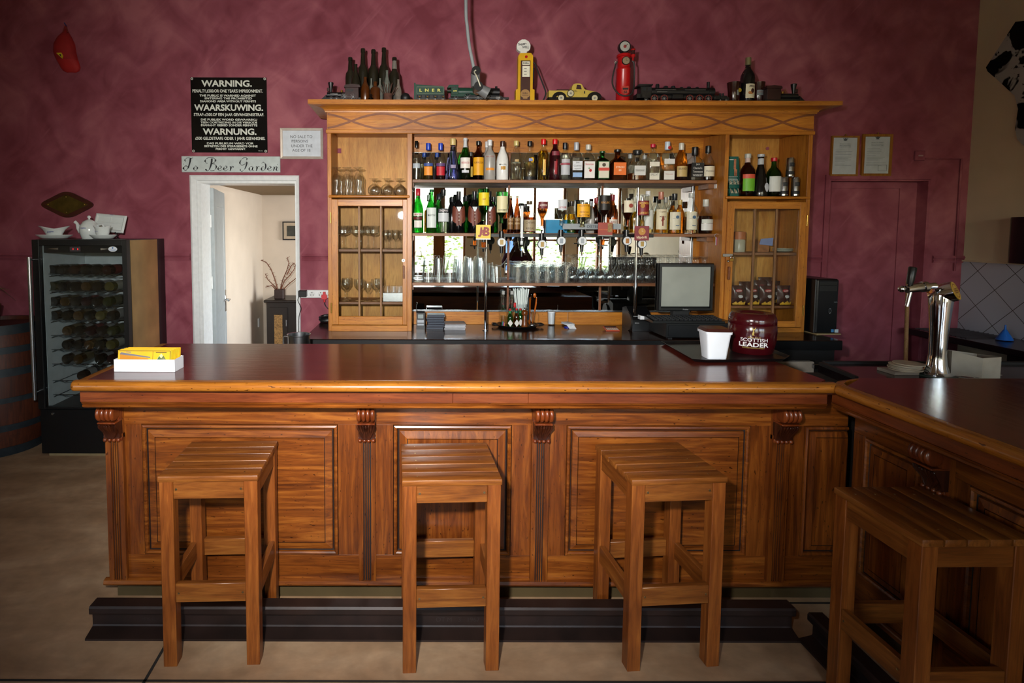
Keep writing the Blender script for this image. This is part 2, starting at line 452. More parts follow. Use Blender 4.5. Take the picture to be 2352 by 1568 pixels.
# chair rail
zr = Z(592, YW); m = M()
for a, b in ((-4.6, -1.96), (-1.0, -.70), (3.0, 3.47), (4.43, 4.70)):
    m.prism([(YW, zr - .03), (YW - .012, zr - .03), (YW - .02, zr - .012), (YW - .008, zr), (YW - .02, zr + .012), (YW - .012, zr + .03), (YW, zr + .03)], a, b, 'YZ')
struct(m.obj('trim_1', PURPLE))
m = M(); m.box(-4.6, -1.96, YW - .018, YW, 0, .09, .005)
struct(m.obj('baseboard_back', plain('blue_white_paint', 'c4cbd6', .5)))
# door_1: painted frame and an opened leaf leading to the garden room
m = M(); x0, x1, zt = D1; y = YW
prof = [(-.085, 0), (-.085, -.022), (-.07, -.03), (-.03, -.024), (-.022, -.012), (.005, -.012), (.005, .205)]
def arch(m, x0, x1, zt, prof, y, sc=(1, 1, 1)):
    vs = []
    for o, d in prof:
        vs += [(x0 + o * sc[0], y + d, 0), (x0 + o * sc[0], y + d, zt - o * sc[1]), (x1 - o * sc[2], y + d, zt - o * sc[1]), (x1 - o * sc[2], y + d, 0)]
    fs = []
    for k in range(len(prof) - 1):
        for j in range(3): fs.append((4 * k + j, 4 * k + 4 + j, 4 * k + 5 + j, 4 * k + 1 + j))
    m.add(vs, fs)
arch(m, x0, x1, zt, prof, y, (1, .75, .42))
d1 = struct(m.obj('door_1', WHITE))
T = TR(x0 + .012, YW + .2, 0, radians(102))
m = M(); m.box(0, .74, -.022, .022, .01, 2.1, .003, T=T)
for a, b in ((.95, 1.95), (.15, .8)): m.rings(.12, .62, a, b, [(0, -.0225), (.01, -.024), (.02, -.016), (.06, -.018)], 0, T=T)
lf = m.obj('door_leaf', plain('leaf_grey_paint', '9fa8ab', .4), d1)
m = M(); m.cyl((.66, -.02, 1.02), (.66, -.07, 1.02), .01, T=T); m.cyl((.66, -.065, 1.02), (.55, -.065, 1.02), .009, T=T); m.box(.63, .69, -.027, -.022, .9, 1.12, .002, T=T)
m.obj('door_handle', CHROME, d1)
m = M()
for zz in (.3, 1.2, 1.75): m.cyl((x0 + .006, YW + .19, zz), (x0 + .006, YW + .19, zz + .11), .009)
m.obj('door_hinge', WHITE, d1)
# door_2: blocked doorway painted like the wall
m = M(); x0, x1, zt = D2
arch(m, x0, x1, zt, [(-.045, 0), (-.045, -.014), (-.012, -.014), (-.006, -.006), (.005, -.006), (.005, .0995)], YW)
arch(m, x0 + .06, x1 - .16, zt - .06, [(-.01, .099), (-.01, .09), (0, .09), (0, .099)], YW)
struct(m.obj('door_2', PURPLE))
# garden room behind door_1
m = M(); m.box(-2.3, -2.2, YW + .2, 8.0, 0, 2.6); struct(m.obj('wall_garden_left', CREAM2))
m = M(); m.box(-2.3, 1.4, 7.85, 8.0, 0, 2.6); struct(m.obj('wall_garden_back', CREAM2))
m = M(); m.box(-2.3, 1.4, YW + .2, 8.0, 2.22, 2.4); struct(m.obj('ceiling_garden', plain('brown_ceiling', '77603e', .7)))
m = M(); m.box(1.3, 1.4, YW + .2, 5.6, 0, 2.6); m.box(1.3, 1.4, 7.0, 8.0, 0, 2.6); m.box(1.3, 1.4, 5.6, 7.0, 0, .6); m.box(1.3, 1.4, 5.6, 7.0, 2.05, 2.6)
struct(m.obj('wall_garden_right', CREAM2))
# ground, bushes and parasol outside the front windows
GR = plain('dry_garden_ground', 'c9b98f', .9, var=.2, scale=3)
m = M(); m.box(-20, 20, -30, -3.8, -.15, -.05); o = struct(m.obj('ground', GR))
LEAF = plain('leaf_green', '7d9440', .7, var=.5, scale=4)
def bush(x, y, r, h, lab):
    m = M(); rnd = random.Random(int(x * 100 + y * 7))
    for i in range(420):
        a = rnd.uniform(0, 2 * pi); b = rnd.uniform(0, 1) ** .5; z = rnd.uniform(0, 1)
        rr = r * b * (1 - .5 * z * z); p = Vector((rr * cos(a), rr * sin(a), h * (.08 + .92 * z)))
        q = Matrix.Translation(p) @ Matrix.Rotation(rnd.uniform(0, 6), 4, 'Z') @ Matrix.Rotation(rnd.uniform(-1, 1), 4, 'X')
        s = rnd.uniform(.05, .12)
        m.add([(-s, 0, 0), (0, -s * .5, .01), (s, 0, 0), (0, s * .5, .01)], [(0, 1, 2, 3)], T=q)
    for i in range(5): m.tube([(0, 0, 0), (r * .3 * cos(i * 1.3), r * .3 * sin(i * 1.3), h * .6)], .02, 5)
    tag(m.obj('garden_bush', LEAF, loc=(x, y, -.05)), lab, 'bush')
bush(-1.1, -7.5, .9, 1.9, 'leafy bush seen through the farthest left garden window in the mirror')
bush(.75, -8.3, .95, 1.8, 'leafy bush beyond the narrow window, reflected left of the person')
bush(3.4, -8.6, 1.0, 2.0, 'leafy bush beside the blue parasol, reflected in the mirror')
bush(4.9, -7.8, 1.0, 1.9, 'leafy bush beyond the last window, reflected at the right of the mirror')
pr = thing('garden_parasol', 'closed blue parasol standing outside, reflected in the bar mirror', 'parasol', (2.55, -6, -.05))
m = M(); m.lathe([(0, 2.35), (.06, 2.3), (.2, 1.6), (.42, .75), (.4, .72), (0, .8)], 12); m.obj('canopy', plain('blue_canvas', '5f86c4', .8), pr)
m = M(); m.cyl((0, 0, 0), (0, 0, .9), .025); m.lathe([(0, 0), (.25, 0), (.25, .05), (.05, .08), (0, .08)], 16); m.obj('pole', STEEL, pr)
# ================================================================ bar counters
BW = dict(rough=.3, spec=.55, specks=.85)
OAKX = wood('bar_wood_horizontal', '3f1b09', '763e13', '9e6024', 'X', **BW)
OAKZ = wood('bar_wood_upright', '3b1908', '6e3811', '94561e', 'Z', **BW)
OAKY = wood('bar_wood_depth', '3b1908', '6e3811', '94561e', 'Y', **BW)
FASC = wood('fascia_wood', '4c200c', '6e3416', '854722', 'X', **BW)
NOSE = wood('nosing_wood', '7c4610', '9a6020', 'ad742a', 'X', rough=.25, spec=.55, specks=.9)
NOSEY = wood('nosing_wood_side', '7c4610', '9a6020', 'ad742a', 'Y', rough=.25, spec=.55, specks=.9)
TOP = wood('polished_dark_top', '42140f', '581d15', '6a281b', 'X', rough=.17, spec=.6, grain=.7)
TOPY = wood('polished_dark_top_side', '42140f', '581d15', '6a281b', 'Y', rough=.17, spec=.6, grain=.7)
CARV = wood('carved_wood', '451a09', '6a2f12', '84431c', 'Z', rough=.28, spec=.6)
CARVD = wood('dark_carved_wood', '1c0a05', '321408', '4a2210', 'Z', rough=.3, spec=.6)
PLINTH = plain('olive_plinth_paint', '52452a', .6, var=.2, scale=5)
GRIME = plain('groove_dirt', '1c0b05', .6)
DARKIN = plain('dark_interior', '120a07', .8)
ZT = 1.10; YFB = 2.235; YBB = 3.03; XLB, XRB = -1.43, 1.735
def bullnose(y_or_x, z0, z1, n=6, depth=.02):
    r = (z1 - z0) / 2; return [(y_or_x + r - r * sin(pi * i / n) , z0 + r - r * cos(pi * i / n)) for i in range(n + 1)]
# worktop with a rounded light-wood nosing
bt = thing('bar_worktop', 'long polished red-brown wooden bar top with light rounded edge, behind three stools', 'bar top', ((XLB + XRB) / 2, 2.6, ZT))
m = M(); y1 = YFB + .05
m.prism([(XLB + .05, y1), (XRB - .05, y1), (XRB - .01, y1 + .03), (XRB - .01, YBB), (XLB + .05, YBB)], ZT - .038, ZT, 'XY')
m.obj('counter_surface', TOP, bt, True)
m = M(); pr = bullnose(YFB, ZT - .04, ZT - .0005) + [(y1, ZT - .0005), (y1, ZT - .04)]
m.prism(pr, XLB + .02, XRB - .02, 'YZ', smooth=True)
for c, s in ((XLB + .02, -1), (XRB - .02, 1)):
    vs = []; n = len(pr); K = 5
    for k in range(K + 1):
        a = pi / 2 * k / K
        for (py, pz) in pr:
            dd = max(0, .02 - (py - YFB)); vs.append((c + s * .02 * sin(a), py + (1 - cos(a)) * .02 * (1 if py < y1 - .001 else 0), pz))
    fs = [(k * n + i, k * n + (i + 1) % n, (k + 1) * n + (i + 1) % n, (k + 1) * n + i) for k in range(K) for i in range(n)] + [tuple(K * n + i for i in range(n))]
    m.add(vs, fs, 0, True)
m.obj('front_nosing', NOSE, bt, True)
m = M(); pr = bullnose(XLB, ZT - .04, ZT - .0005)
m.prism([(p[0], p[1]) for p in pr] + [(XLB + .05, ZT - .0005), (XLB + .05, ZT - .04)], y1, YBB, 'XZ', smooth=True)
m.obj('end_nosing', NOSEY, bt, True)

def corbel(parent, cx, zt, T=None, w=.08, y0=0.0, h=.19, k=1.0):
    """scroll corbel; local x centre, local y=0 is the face it stands on, protruding to -y"""
    T = T or TR(cx, y0, 0)
    m = M(); r = .036 * k; n = 4; cw = w / n
    m.box(-w / 2 - .003, w / 2 + .003, -.085, 0, zt - .014, zt, .002, T=T)
    for i in range(n):
        x = -w / 2 + cw * (i + .5)
        pf = [(0, -cw / 2)] + [(r - .012 + .012 * sin(pi * j / 8), -cw / 2 * cos(pi * j / 8)) for j in range(9)] + [(0, cw / 2)]
        m.lathe(pf, 18, T=T @ Matrix.Translation((x, -.055, zt - .014 - r)) @ Matrix.Rotation(pi / 2, 4, 'Y'))
        pts = [(x, -.05 + .03 * t, zt - .014 - r - r * .2 - .02 * t) for t in (0, .5, 1)]
        m.tube([(x, -.062, zt - .016), (x, -.03, zt - .014), (x, 0, zt - .014)], .009, 6, T=T)
    m.box(-w / 2, w / 2, -.07, 0, zt - .098, zt - .09, .002, T=T)
    m.box(-w / 2 + .002, w / 2 - .002, -.03, 0, zt - .09, zt - .03, 0, T=T)
    o1 = m.obj('scroll', CARV, parent, world=True)
    m = M(); zb = zt - h
    pf = [(0, zt - .096), (-.062, zt - .096), (-.05, zt - .115), (-.034, zt - .14), (-.026, zt - .16), (-.028, zb + .012), (0, zb + .012)]
    m.prism(pf, -w / 2 + .004, w / 2 - .004, 'YZ', T=T)
    for i in range(-3, 4):
        x = i * w / 7.2; sp = [(x * .35, -.036, zb + .016), (x * .75, -.036, zt - .145), (x * 1.08, -.06, zt - .112), (x * 1.12, -.072 + abs(i) * .003, zt - .102)]
        m.tube(sp, [.004, .0065, .0065, .003], 6, T=T)
        m.sphere((x * 1.08, -.066 + abs(i) * .003, zt - .108), .0062, 8, T=T)
    m.obj('leaf_carving', CARVD, parent, world=True)
    m = M()
    for i in range(4): m.sphere((-w / 2 + w / 4 * (i + .5), -.026, zb + .006), w / 8.6, 10, T=T)
    m.box(-w / 2, w / 2, -.018, 0, zb - .002, zb + .014, .001, T=T)
    m.obj('bead_row', CARV, parent, world=True)
def pilaster(parent, cx, z0, z1, T=None, w=.078, d=.02):
    T = T or TR(cx, 0, 0)
    m = M(); fl = [(-w / 2, 0), (-w / 2, -d)]
    for i in range(4):
        c = (i - 1.5) * .0098; fl += [(c - .0036, -d), (c - .0024, -d + .006), (c + .0024, -d + .006), (c + .0036, -d)]
    fl += [(w / 2, -d), (w / 2, 0)]
    m.prism(fl, z0, z1, 'XY', T=T)
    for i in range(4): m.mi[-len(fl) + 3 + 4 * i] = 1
    return m.obj('pilaster', [OAKZ, GRIME], parent, world=True)
PAN = [(0, 0), (.002, .004), (.004, -.005), (.012, -.008), (.018, -.003), (.02, .006), (.024, .012), (.027, .0125), (.029, .002), (.06, -.003), (.0605, .005), (.063, .005), (.0635, -.004)]
def panel(parent, x0, x1, z0, z1, y, bev, T=None, mt=None):
    pf = [(i if i < .03 else i - .06 + bev, d) for i, d in PAN]
    pf = [(a, b) if a >= 0 else (.029, b) for a, b in pf]
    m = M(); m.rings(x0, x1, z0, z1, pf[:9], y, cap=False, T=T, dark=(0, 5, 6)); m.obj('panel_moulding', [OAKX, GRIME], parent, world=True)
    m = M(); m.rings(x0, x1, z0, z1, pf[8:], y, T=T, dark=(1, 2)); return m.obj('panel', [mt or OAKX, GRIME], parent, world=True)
YB = 2.49; zb0, zb1 = .085, .965
bc = thing('bar_counter', 'long panelled brown wooden bar counter front with carved brackets, behind three stools', 'bar counter', (.25, 2.7, 0))
xl, xr = X(247, YB, 1200), X(1936, YB, 1200)
def pil_u(u0, u1): return (X(u0, 2.47, 1200) + X(u1, 2.47, 1200)) / 2
PIL = [pil_u(248, 288), pil_u(823, 864), pil_u(1219, 1259), pil_u(1767, 1806)]
pans = [(329, 777, 969, 1271, 359), (903, 1174, 977, 1276, 935), (1299, 1718, 978, 1280, 1325), (1842, 2040, 979, 1278, 1868)]
xs = [(X(a, YB, 1120), X(b, YB, 1120)) for a, b, *_ in pans]
xs[3] = (xs[3][0], xr + .12)
zp0, zp1 = Z(1275, YB), Z(976, YB)
m = M(); m.box(xl, xr, YB + .03, 2.95, zb0, .985); m.obj('carcass', wood('carcass_wood', '4a2812', '5e3518', '724420', 'X', rough=.5), bc, True)
m = M(); m.box(xl, xr, YB, YB + .03, zp1, .985, .001)
m.box(xl, xr, YB, YB + .03, zb0 + .02, zp0, .001)
m.obj('frame_rail', OAKX, bc, True)
m = M(); e = [xl] + [q for p in xs[:3] for q in p] + [xs[3][0]]
for i in range(0, len(e), 2): m.box(e[i], e[i + 1], YB, YB + .03, zp0, zp1, .001)
m.obj('frame_stile', OAKZ, bc, True)
for i, ((a, b), pn) in enumerate(zip(xs, pans)):
    bev = X(pn[4], YB, 1120) - a
    if i == 3:                                   # last panel runs into the gap: closed by the end stile
        m = M(); pf = [(q if q < .03 else q - .06 + bev, d) for q, d in PAN]
        m.rings(a, xr + .12, zp0, zp1, pf, YB, dark=(0, 5, 6, 9, 10))
        m.v = [Vector((min(v.x, xr), v.y, v.z)) for v in m.v]; m.obj('panel', [OAKZ, GRIME], bc, True)
    else: panel(bc, a, b, zp0, zp1, YB, bev, mt=OAKZ if i == 1 else OAKX)
for i, cx in enumerate(PIL):
    pilaster(bc, cx, zb0 + .02, .80, TR(cx, YB, 0)); 
    pc = pilaster(bc, cx, .78, .955, TR(cx, YB, 0), d=.012)
    cb = bpy.data.objects.new('corbel', None); COL.objects.link(cb); cb.parent = bc
    corbel(cb, cx, .962, TR(cx, YB - .012, 0))
m = M(); m.prism([(YB, zb0), (YB - .022, zb0), (YB - .026, zb0 + .008), (YB - .022, zb0 + .022), (YB, zb0 + .026)], xl - .015, xr, 'YZ'); m.obj('base_moulding', OAKX, bc, True)
m = M(); m.box(xl + .02, xr, YB + .03, 2.9, 0, zb0); m.obj('plinth', PLINTH, bc, True)
yf = 2.30; xfl = X(184, yf, 920); xfr = XRB - .008
m = M()
for a, b in ((xfl, X(1040, yf, 920)), (X(1040.6, yf, 920), X(1213, yf, 920)), (X(1213.6, yf, 920), xfr)): m.box(a, b, yf, yf + .03, 1.0, 1.058, .001)
m.box(xfl, xfl + .03, yf + .03, 2.95, 1.0, 1.058); m.box(xfl + .02, xfr - .01, yf + .02, 2.95, 1.03, 1.06)
m.obj('fascia_board', FASC, bc, True)
m = M(); pr = [(yf + .1, .972), (yf + .012, .972), (yf + .004, .978), (yf + .002, .984), (yf + .008, .987), (yf + .002, .991), (yf - .004, 1.0), (yf + .1, 1.0)]
m.prism(pr, xfl + .006, xfr, 'YZ'); m.box(xfl + .006, xfl + .05, yf + .1, 2.95, .972, 1.0)
m.prism([(yf + .02, 1.058), (yf - .012, 1.059), (yf - .02, 1.0595), (yf + .02, 1.0595)], xfl - .01, xfr, 'YZ')
m.box(xfl + .02, xfr - .005, yf + .09, YB + .02, .975, .998)
m.obj('cornice_moulding', OAKX, bc, True)
# ---------------------------------------------------------------- right-hand bar, running towards the viewer
bt2 = thing('bar_worktop', 'dark polished bar top running towards the viewer at the right, above the nearest stool', 'bar top', (2.2, 1.6, ZT))
XE = 1.70; YE = 2.345
m = M(); m.prism([(XE + .05, .2), (2.75, .2), (2.75, YE - .03), (2.72, YE), (XE + .2, YE), (XE + .05, YE - .12)], ZT - .038, ZT, 'XY')
m.obj('counter_surface', TOPY, bt2, True)
m = M(); pr = bullnose(XE, ZT - .04, ZT - .0005)
m.prism(pr + [(XE + .05, ZT - .0005), (XE + .05, ZT - .04)], .2, YE - .12, 'XZ', smooth=True)
vs = []; n = 9
pr2 = pr + [(XE + .05, ZT - .0005), (XE + .05, ZT - .04)]
for yy, dx in ((YE - .12, 0), (YE - .085, .012), (YE - .04, .06), (YE - .004, .16)):
    for px, pz in pr2: vs.append((px + dx, yy + (.0 if px < XE + .04 else -.0), pz))
k = len(pr2)
m.add(vs, [(j * k + i, j * k + (i + 1) % k, (j + 1) * k + (i + 1) % k, (j + 1) * k + i) for j in range(3) for i in range(k)] + [tuple(3 * k + i for i in range(k))], 0, True)
m.obj('front_nosing', NOSEY, bt2, True)
b2 = thing('bar_counter', 'dark panelled bar front at the right with a scroll bracket, behind the nearest stool', 'bar counter', (2.2, 1.4, 0))
XB2 = 1.945; YEND = 2.42
T2 = TR(XB2, YEND, 0, radians(90)).inverted()
# local frame of the left face: local x runs towards the viewer (-Y world), local -y faces the stools (-X world)
TF = Matrix(((0, 1, 0, XB2), (-1, 0, 0, YEND), (0, 0, 1, 0), (0, 0, 0, 1)))
m = M(); m.box(XB2 + .03, 2.6, .25, YEND, zb0, .985); m.obj('carcass', DARKIN, b2, True)
L2 = YEND - .25
seg = [(.06, .33), (.52, 1.02), (1.22, 1.75)]
m = M(); m.box(0, L2, 0, .03, zp1, .985, .001, T=TF); m.box(0, L2, 0, .03, zb0 + .02, zp0, .001, T=TF); m.obj('frame_rail', OAKY, b2, True)
m = M(); e = [0] + [q for p in seg for q in p] + [L2]
for i in range(0, len(e), 2): m.box(e[i], e[i + 1], 0, .03, zp0, zp1, .001, T=TF)
m.obj('frame_stile', OAKZ, b2, True)
for a, b in seg: panel(b2, a, b, zp0, zp1, 0, .055, T=TF, mt=OAKZ)
for cx in (.425, 1.12):
    pilaster(b2, cx, zb0 + .02, .955, TF @ TR(cx, 0, 0))
    cb = bpy.data.objects.new('corbel', None); COL.objects.link(cb); cb.parent = b2
    corbel(cb, cx, .962, TF @ TR(cx, -.02, 0), w=.085)
m = M(); m.box(-.01, L2, -.024, 0, zb0, zb0 + .024, .004, T=TF); m.obj('base_moulding', OAKY, b2, True)
m = M(); m.box(XB2 + .03, 2.5, .3, YEND - .02, 0, zb0); m.obj('plinth', PLINTH, b2, True)
m = M(); xq = XE + .065
m.box(xq, xq + .03, .25, YE - .02, 1.0, 1.06, .001); m.box(xq + .03, 2.65, .25, YE - .03, 1.03, 1.06)
m.obj('fascia_board', wood('fascia_wood_side', '4c200c', '6e3416', '854722', 'Y', **BW), b2, True)
m = M(); m.prism([(xq + .1, .972), (xq + .012, .972), (xq + .004, .98), (xq + .008, .987), (xq, .991), (xq - .004, 1.0), (xq + .1, 1.0)], .25, YE - .02, 'XZ')
m.box(xq + .09, XB2 + .02, .25, YE - .02, .975, .998); m.obj('cornice_moulding', OAKY, b2, True)
# ---------------------------------------------------------------- railway rails used as foot rests
RAILM = plain('rusty_black_steel', '241611', .5, metal=.2, var=.35, scale=9, bump=.2)
def rail(label, x, y, L, rz, lettering):
    pf = [(-.068, 0), (.068, 0), (.068, .009), (.012, .024), (.009, .03), (.009, .082), (.032, .09), (.034, .096), (.034, .116), (.028, .124), (-.028, .124), (-.034, .116), (-.034, .096), (-.032, .09), (-.009, .082), (-.009, .03), (-.012, .024), (-.068, .009)]
    t = thing('foot_rail', label, 'foot rail', (x, y, 0), rz)
    m = M(); m.prism(pf, -L / 2, L / 2, 'YZ'); m.obj('rail_profile', RAILM, t)
    if lettering:
        m = M(); m.text('OT M   3   1967  SAR', .1, .056, h=.02, y=-.0097); m.text('H K L', -L / 2 + .24, .056, h=.016, y=-.0097)
        m.obj('raised_lettering', plain('worn_steel', '3a3230', .5, metal=.4), t)
a = X(198, 2.245, 1405); b = X(1836, 2.245, 1405)
rail('long dark steel railway rail lying as foot rest beneath the three stools', (a + b) / 2, 2.297, b - a, 0, True)
rail('dark steel railway rail lying as foot rest under the nearest stool at the right', 1.682, 1.37, 1.75, radians(90), False)
# ---------------------------------------------------------------- bar stools
SX = wood('stool_wood_horizontal', '50280c', '7c481c', '98622a', 'X', rough=.33, spec=.5)
SZ = wood('stool_wood_upright', '56290c', '7e4418', '9a5c26', 'Z', rough=.36, spec=.5)
SYY = wood('stool_wood_depth', '50280c', '744016', '8e5824', 'Y', rough=.36, spec=.5)
SCREW = plain('screw_metal', 'b7a77c', .3, metal=1)
def stool(label, x, y, rz, ww=.388, dd=.362, mats=None):
    t = thing('bar_stool', label, 'stool', (x, y, 0), rz, 'slatted wooden bar stools')
    mx, mz, my = mats or (SX, SZ, SYY); H = .775; w, d = ww / 2, dd / 2
    m = M(); n = 5; sd = (dd - 4 * .004) / n
    for i in range(n):
        y0 = -d + i * (sd + .004); m.box(-w, w, y0, y0 + sd, H - .024, H, .004, seg=2)
    m.obj('seat', mx, t)
    m = M()
    for i in range(n):
        for s in (-1, 1): m.cyl((s * (w - .06), -d + i * (sd + .004) + sd / 2, H - .001), (s * (w - .06), -d + i * (sd + .004) + sd / 2, H + .0004), .0035, 8)
    m.obj('seat_screw', SCREW, t)
    li = .004; lw = .052
    for sx in (-1, 1):
        for sy in (-1, 1):
            x0 = sx * (w - li); y0 = sy * (d - li)
            m = M(); m.box(x0, x0 - sx * lw, y0, y0 - sy * lw, 0, H - .024, .002); m.obj('leg', mz, t)
    m = M(); xi = w - li - lw; yi = d - li - lw
    m.box(-xi, xi, -d + li + .004, -d + li + .026, H - .094, H - .024, .002); m.box(-xi, xi, d - li - .026, d - li - .004, H - .094, H - .024, .002)
    m.obj('apron', mx, t); m = M()
    for s in (-1, 1):
        m.cyl((s * (xi - .012), -d + li + .004, H - .055), (s * (xi - .012), -d + li + .0025, H - .055), .0045, 8)
    m.obj('apron_screw', SCREW, t)
    m = M(); 
    for s in (-1, 1): m.box(s * (w - li - .004), s * (w - li - .026), -yi, yi, H - .094, H - .024, .002)
    m.obj('side_apron', my, t)
    for s in (-1, 1):
        m = M(); yq = s * (d - li - .004); m.box(-xi, xi, yq, yq - s * .024, .262, .338, .002)
        for k in (-1, 1): m.cyl((k * (xi - .012), yq, .3), (k * (xi - .012), yq + s * .0015, .3), .004, 8, mi=1)
        m.obj('stretcher', [mx, SCREW], t)
        m = M(); xq = s * (w - li - .004); m.box(xq, xq - s * .024, -yi, yi, .262, .338, .002); m.obj('stretcher', my, t)
    return t
stool('slatted wooden bar stool before the left bar panel, leftmost of the three in a row', -.818, 2.272, radians(2.0), .385, .36)
stool('slatted wooden bar stool at the bar centre, before the narrow panel', .126, 2.25, radians(2.5), .385, .372)
stool('slatted wooden bar stool turned slightly, rightmost of the three in a row', 1.0, 2.262, radians(4.5), .385, .36)
stool('nearest slatted wooden bar stool cut off by the right edge, at the side bar', 1.738, 1.842, radians(91), .36, .356)
# ================================================================ back bar cabinet
HW = dict(rough=.38, spec=.45, specks=.55)
HX = wood('honey_wood_horizontal', '9c5a1a', 'ba7828', 'cb8e36', 'X', **HW)
HZ = wood('honey_wood_upright', '945417', 'b07024', 'c28432', 'Z', **HW)
HP = wood('honey_wood_panel', 'a87030', 'c08c42', 'd0a054', 'Z', rough=.5, spec=.35, grain=.5)
HS = wood('shelf_wood', '6a442c', '85593a', '9a6c48', 'X', rough=.5)
INL = wood('inlay_wood', '6a3a1c', '7f4a26', '8f5830', 'X', rough=.5)
MUN = wood('muntin_wood', '6e4a2a', '86603a', '9a744a', 'Z', rough=.5)
YH, YI, YM = 4.25, 4.62, 4.60
ZC = .95
hu = thing('back_bar_cabinet', 'tall honey-coloured wooden back bar cabinet with mirror, shelves and two glazed end doors', 'cabinet', (1.15, 4.45, ZC))
HL, HR = -.69, 2.985
zF0, zF1 = Z(299, YH), Z(259, YH)
zLedge = Z(451, YH)
UL0, UL1 = X(935, YH), X(946, YH); UR0, UR1 = X(1659, YH), X(1668, YH)
def cornice():
    yl = 4.13; zt = Z(229.5, yl); zl = Z(239.5, yl)
    pf = [(-.02, zF1 - .002), (.012, zF1 - .002), (.014, zF1 + .008), (.02, zF1 + .01)]
    for i in range(7):
        a = pi / 2 * i / 6; pf.append((.02 + .075 * (1 - cos(a)), zF1 + .012 + (zl - zF1 - .014) * sin(a)))
    pf += [(.105, zl - .001), (.105, zl), (.12, zl), (.12, zt), (-.02, zt)]
    m = M(); vs = []
    for o, z in pf: vs += [(HL - o, YI + .05, z), (HL - o, YH - o, z), (HR + o, YH - o, z), (HR + o, YI + .05, z)]
    fs = [(4 * k + j, 4 * k + j + 1, 4 * k + 5 + j, 4 * k + 4 + j) for k in range(len(pf) - 1) for j in range(3)]
    m.add(vs, fs); m.box(HL - .1, HR + .1, YH - .1, YI + .05, zt - .02, zt - .0005)
    m.obj('cornice', HX, hu, True); return zt
ZTOP = cornice()
m = M(); m.box(HL, HR, YH, YH + .02, zF0 - .02, zF1 + .01); m.box(HL, HL + .02, YH + .02, YI, zF0 - .02, zF1 + .01); m.box(HR - .02, HR, YH + .02, YI, zF0 - .02, zF1 + .01)
m.obj('frieze', HX, hu, True)
m = M(); m.box(HL - .008, HR + .008, YH - .012, YH, Z(308, YH), zF0, .004); m.obj('frieze_moulding', HX, hu, True)
p0 = X(808.5, YH); per = (X(1787, YH) - p0) / 7; zm = (zF0 + zF1) / 2; A = (zF1 - zF0) / 2 - .010
for s in (1, -1):
    m = M(); N = 400; vs = []
    for i in range(N + 1):
        x = HL + .004 + (HR - HL - .008) * i / N; q = pi * (x - p0) / per
        z = zm + s * A * sin(q); sl = s * A * pi / per * cos(q); k = sqrt(1 + sl * sl); nx, nz = -sl / k, 1 / k
        for t in (.0075, -.0075): vs += [(x + nx * t, YH - .0025 - (.0006 if s > 0 else 0), z + nz * t)]
        vs += [(x + nx * .0075, YH, z + nz * .0075), (x - nx * .0075, YH, z - nz * .0075)]
    fs = []
    for i in range(N):
        a, b = 4 * i, 4 * i + 4; fs += [(a, a + 1, b + 1, b), (a + 2, a, b, b + 2), (a + 1, a + 3, b + 3, b + 1)]
    m.add(vs, fs); m.obj('wave_inlay', INL, hu, True)
zT = Z(308, YH)
m = M()
for a, b in ((HL, HL + .03), (UL0, UL1), (UR0, UR1), (HR - .03, HR)): m.box(a, b, YH, YI, ZC, zF0, .002)
m.obj('upright', HZ, hu, True)
m = M(); m.box(HL + .03, UL0, YM, YI, ZC, zF0); m.box(UR1, HR - .03, YM, YI, ZC, zF0)
m.obj('back_panel', HP, hu, True)
m = M(); m.box(HL + .03, HR - .03, YH + .02, YI, zF0 - .0, zF0 + .02); m.obj('soffit', HX, hu, True)
# little hole cut in the back of the left compartment shows the wall
m = M(); c = PY(776, 347, YM - .003); m.box(c.x - .03, c.x + .028, YM - .004, YM - .0005, c.z - .016, c.z + .022, .0015); m.obj('back_hole', PURPLE, hu, True)
m = M(); c = PY(1763, 341, YM - .003); m.cyl((c.x, YM - .0005, c.z), (c.x, YM - .004, c.z), .014); m.obj('back_hole', PURPLE, hu, True)
zM0, zM1 = Z(712, YM), Z(351, YM)
m = M(); m.box(UL1, UR0, YM - .02, YI, zM1, zF0); m.box(UL1, UR0, YM - .03, YM - .005, ZC, zM0 - .012, .002); m.obj('back_board', HX, hu, True)
m = M(); m.box(X(1592, YM), UR0, YM - .01, YI, zM0 - .01, zM1); m.obj('back_panel', HZ, hu, True)
E3 = [UL1 + .002, X(1168, YM), X(1381, YM), X(1590, YM)]
for i in range(3):
    m = M(); m.box(E3[i] + .006, E3[i + 1] - .006, YM - .004, YM, zM0, zM1); m.obj('mirror', MIRROR, hu, True)
m = M(); m.box(UL1, X(1590, YM), YM + .001, YI, zM0 - .02, zM1 + .01); m.obj('mirror_backing', DARKIN, hu, True)
m = M()
for i in (1, 2): m.box(E3[i] - .009, E3[i] + .009, YM - .012, YM - .001, zM0, zM1, .003)
m.obj('mirror_strip', INL, hu, True)
m = M(); m.box(E3[3] - .008, E3[3] + .006, YM - .012, YM - .001, zM0, zM1, .002); m.box(UL1, E3[3], YM - .012, YM - .003, zM0 - .012, zM0 + .002, .002); m.obj('mirror_channel', STEEL, hu, True)
ZS = [Z(412.5, 4.33), Z(535.5, 4.33), Z(649.5, 4.33)]; YS = 4.33
for z, u in zip(ZS, (1643, 1653, 1655)):
    m = M(); m.box(UL1 + .001, X(u, YS), YS, YM - .013, z - .024, z, .002); m.obj('shelf', HS, hu, True)
m = M()
for z in ZS:
    m.box(UL1, UL1 + .012, YS + .03, YM - .02, z - .06, z - .024)
    m.box(UR0 - .05, UR0, YS + .05, YM - .06, z - .06, z - .024)
m.obj('shelf_bracket', HS, hu, True)
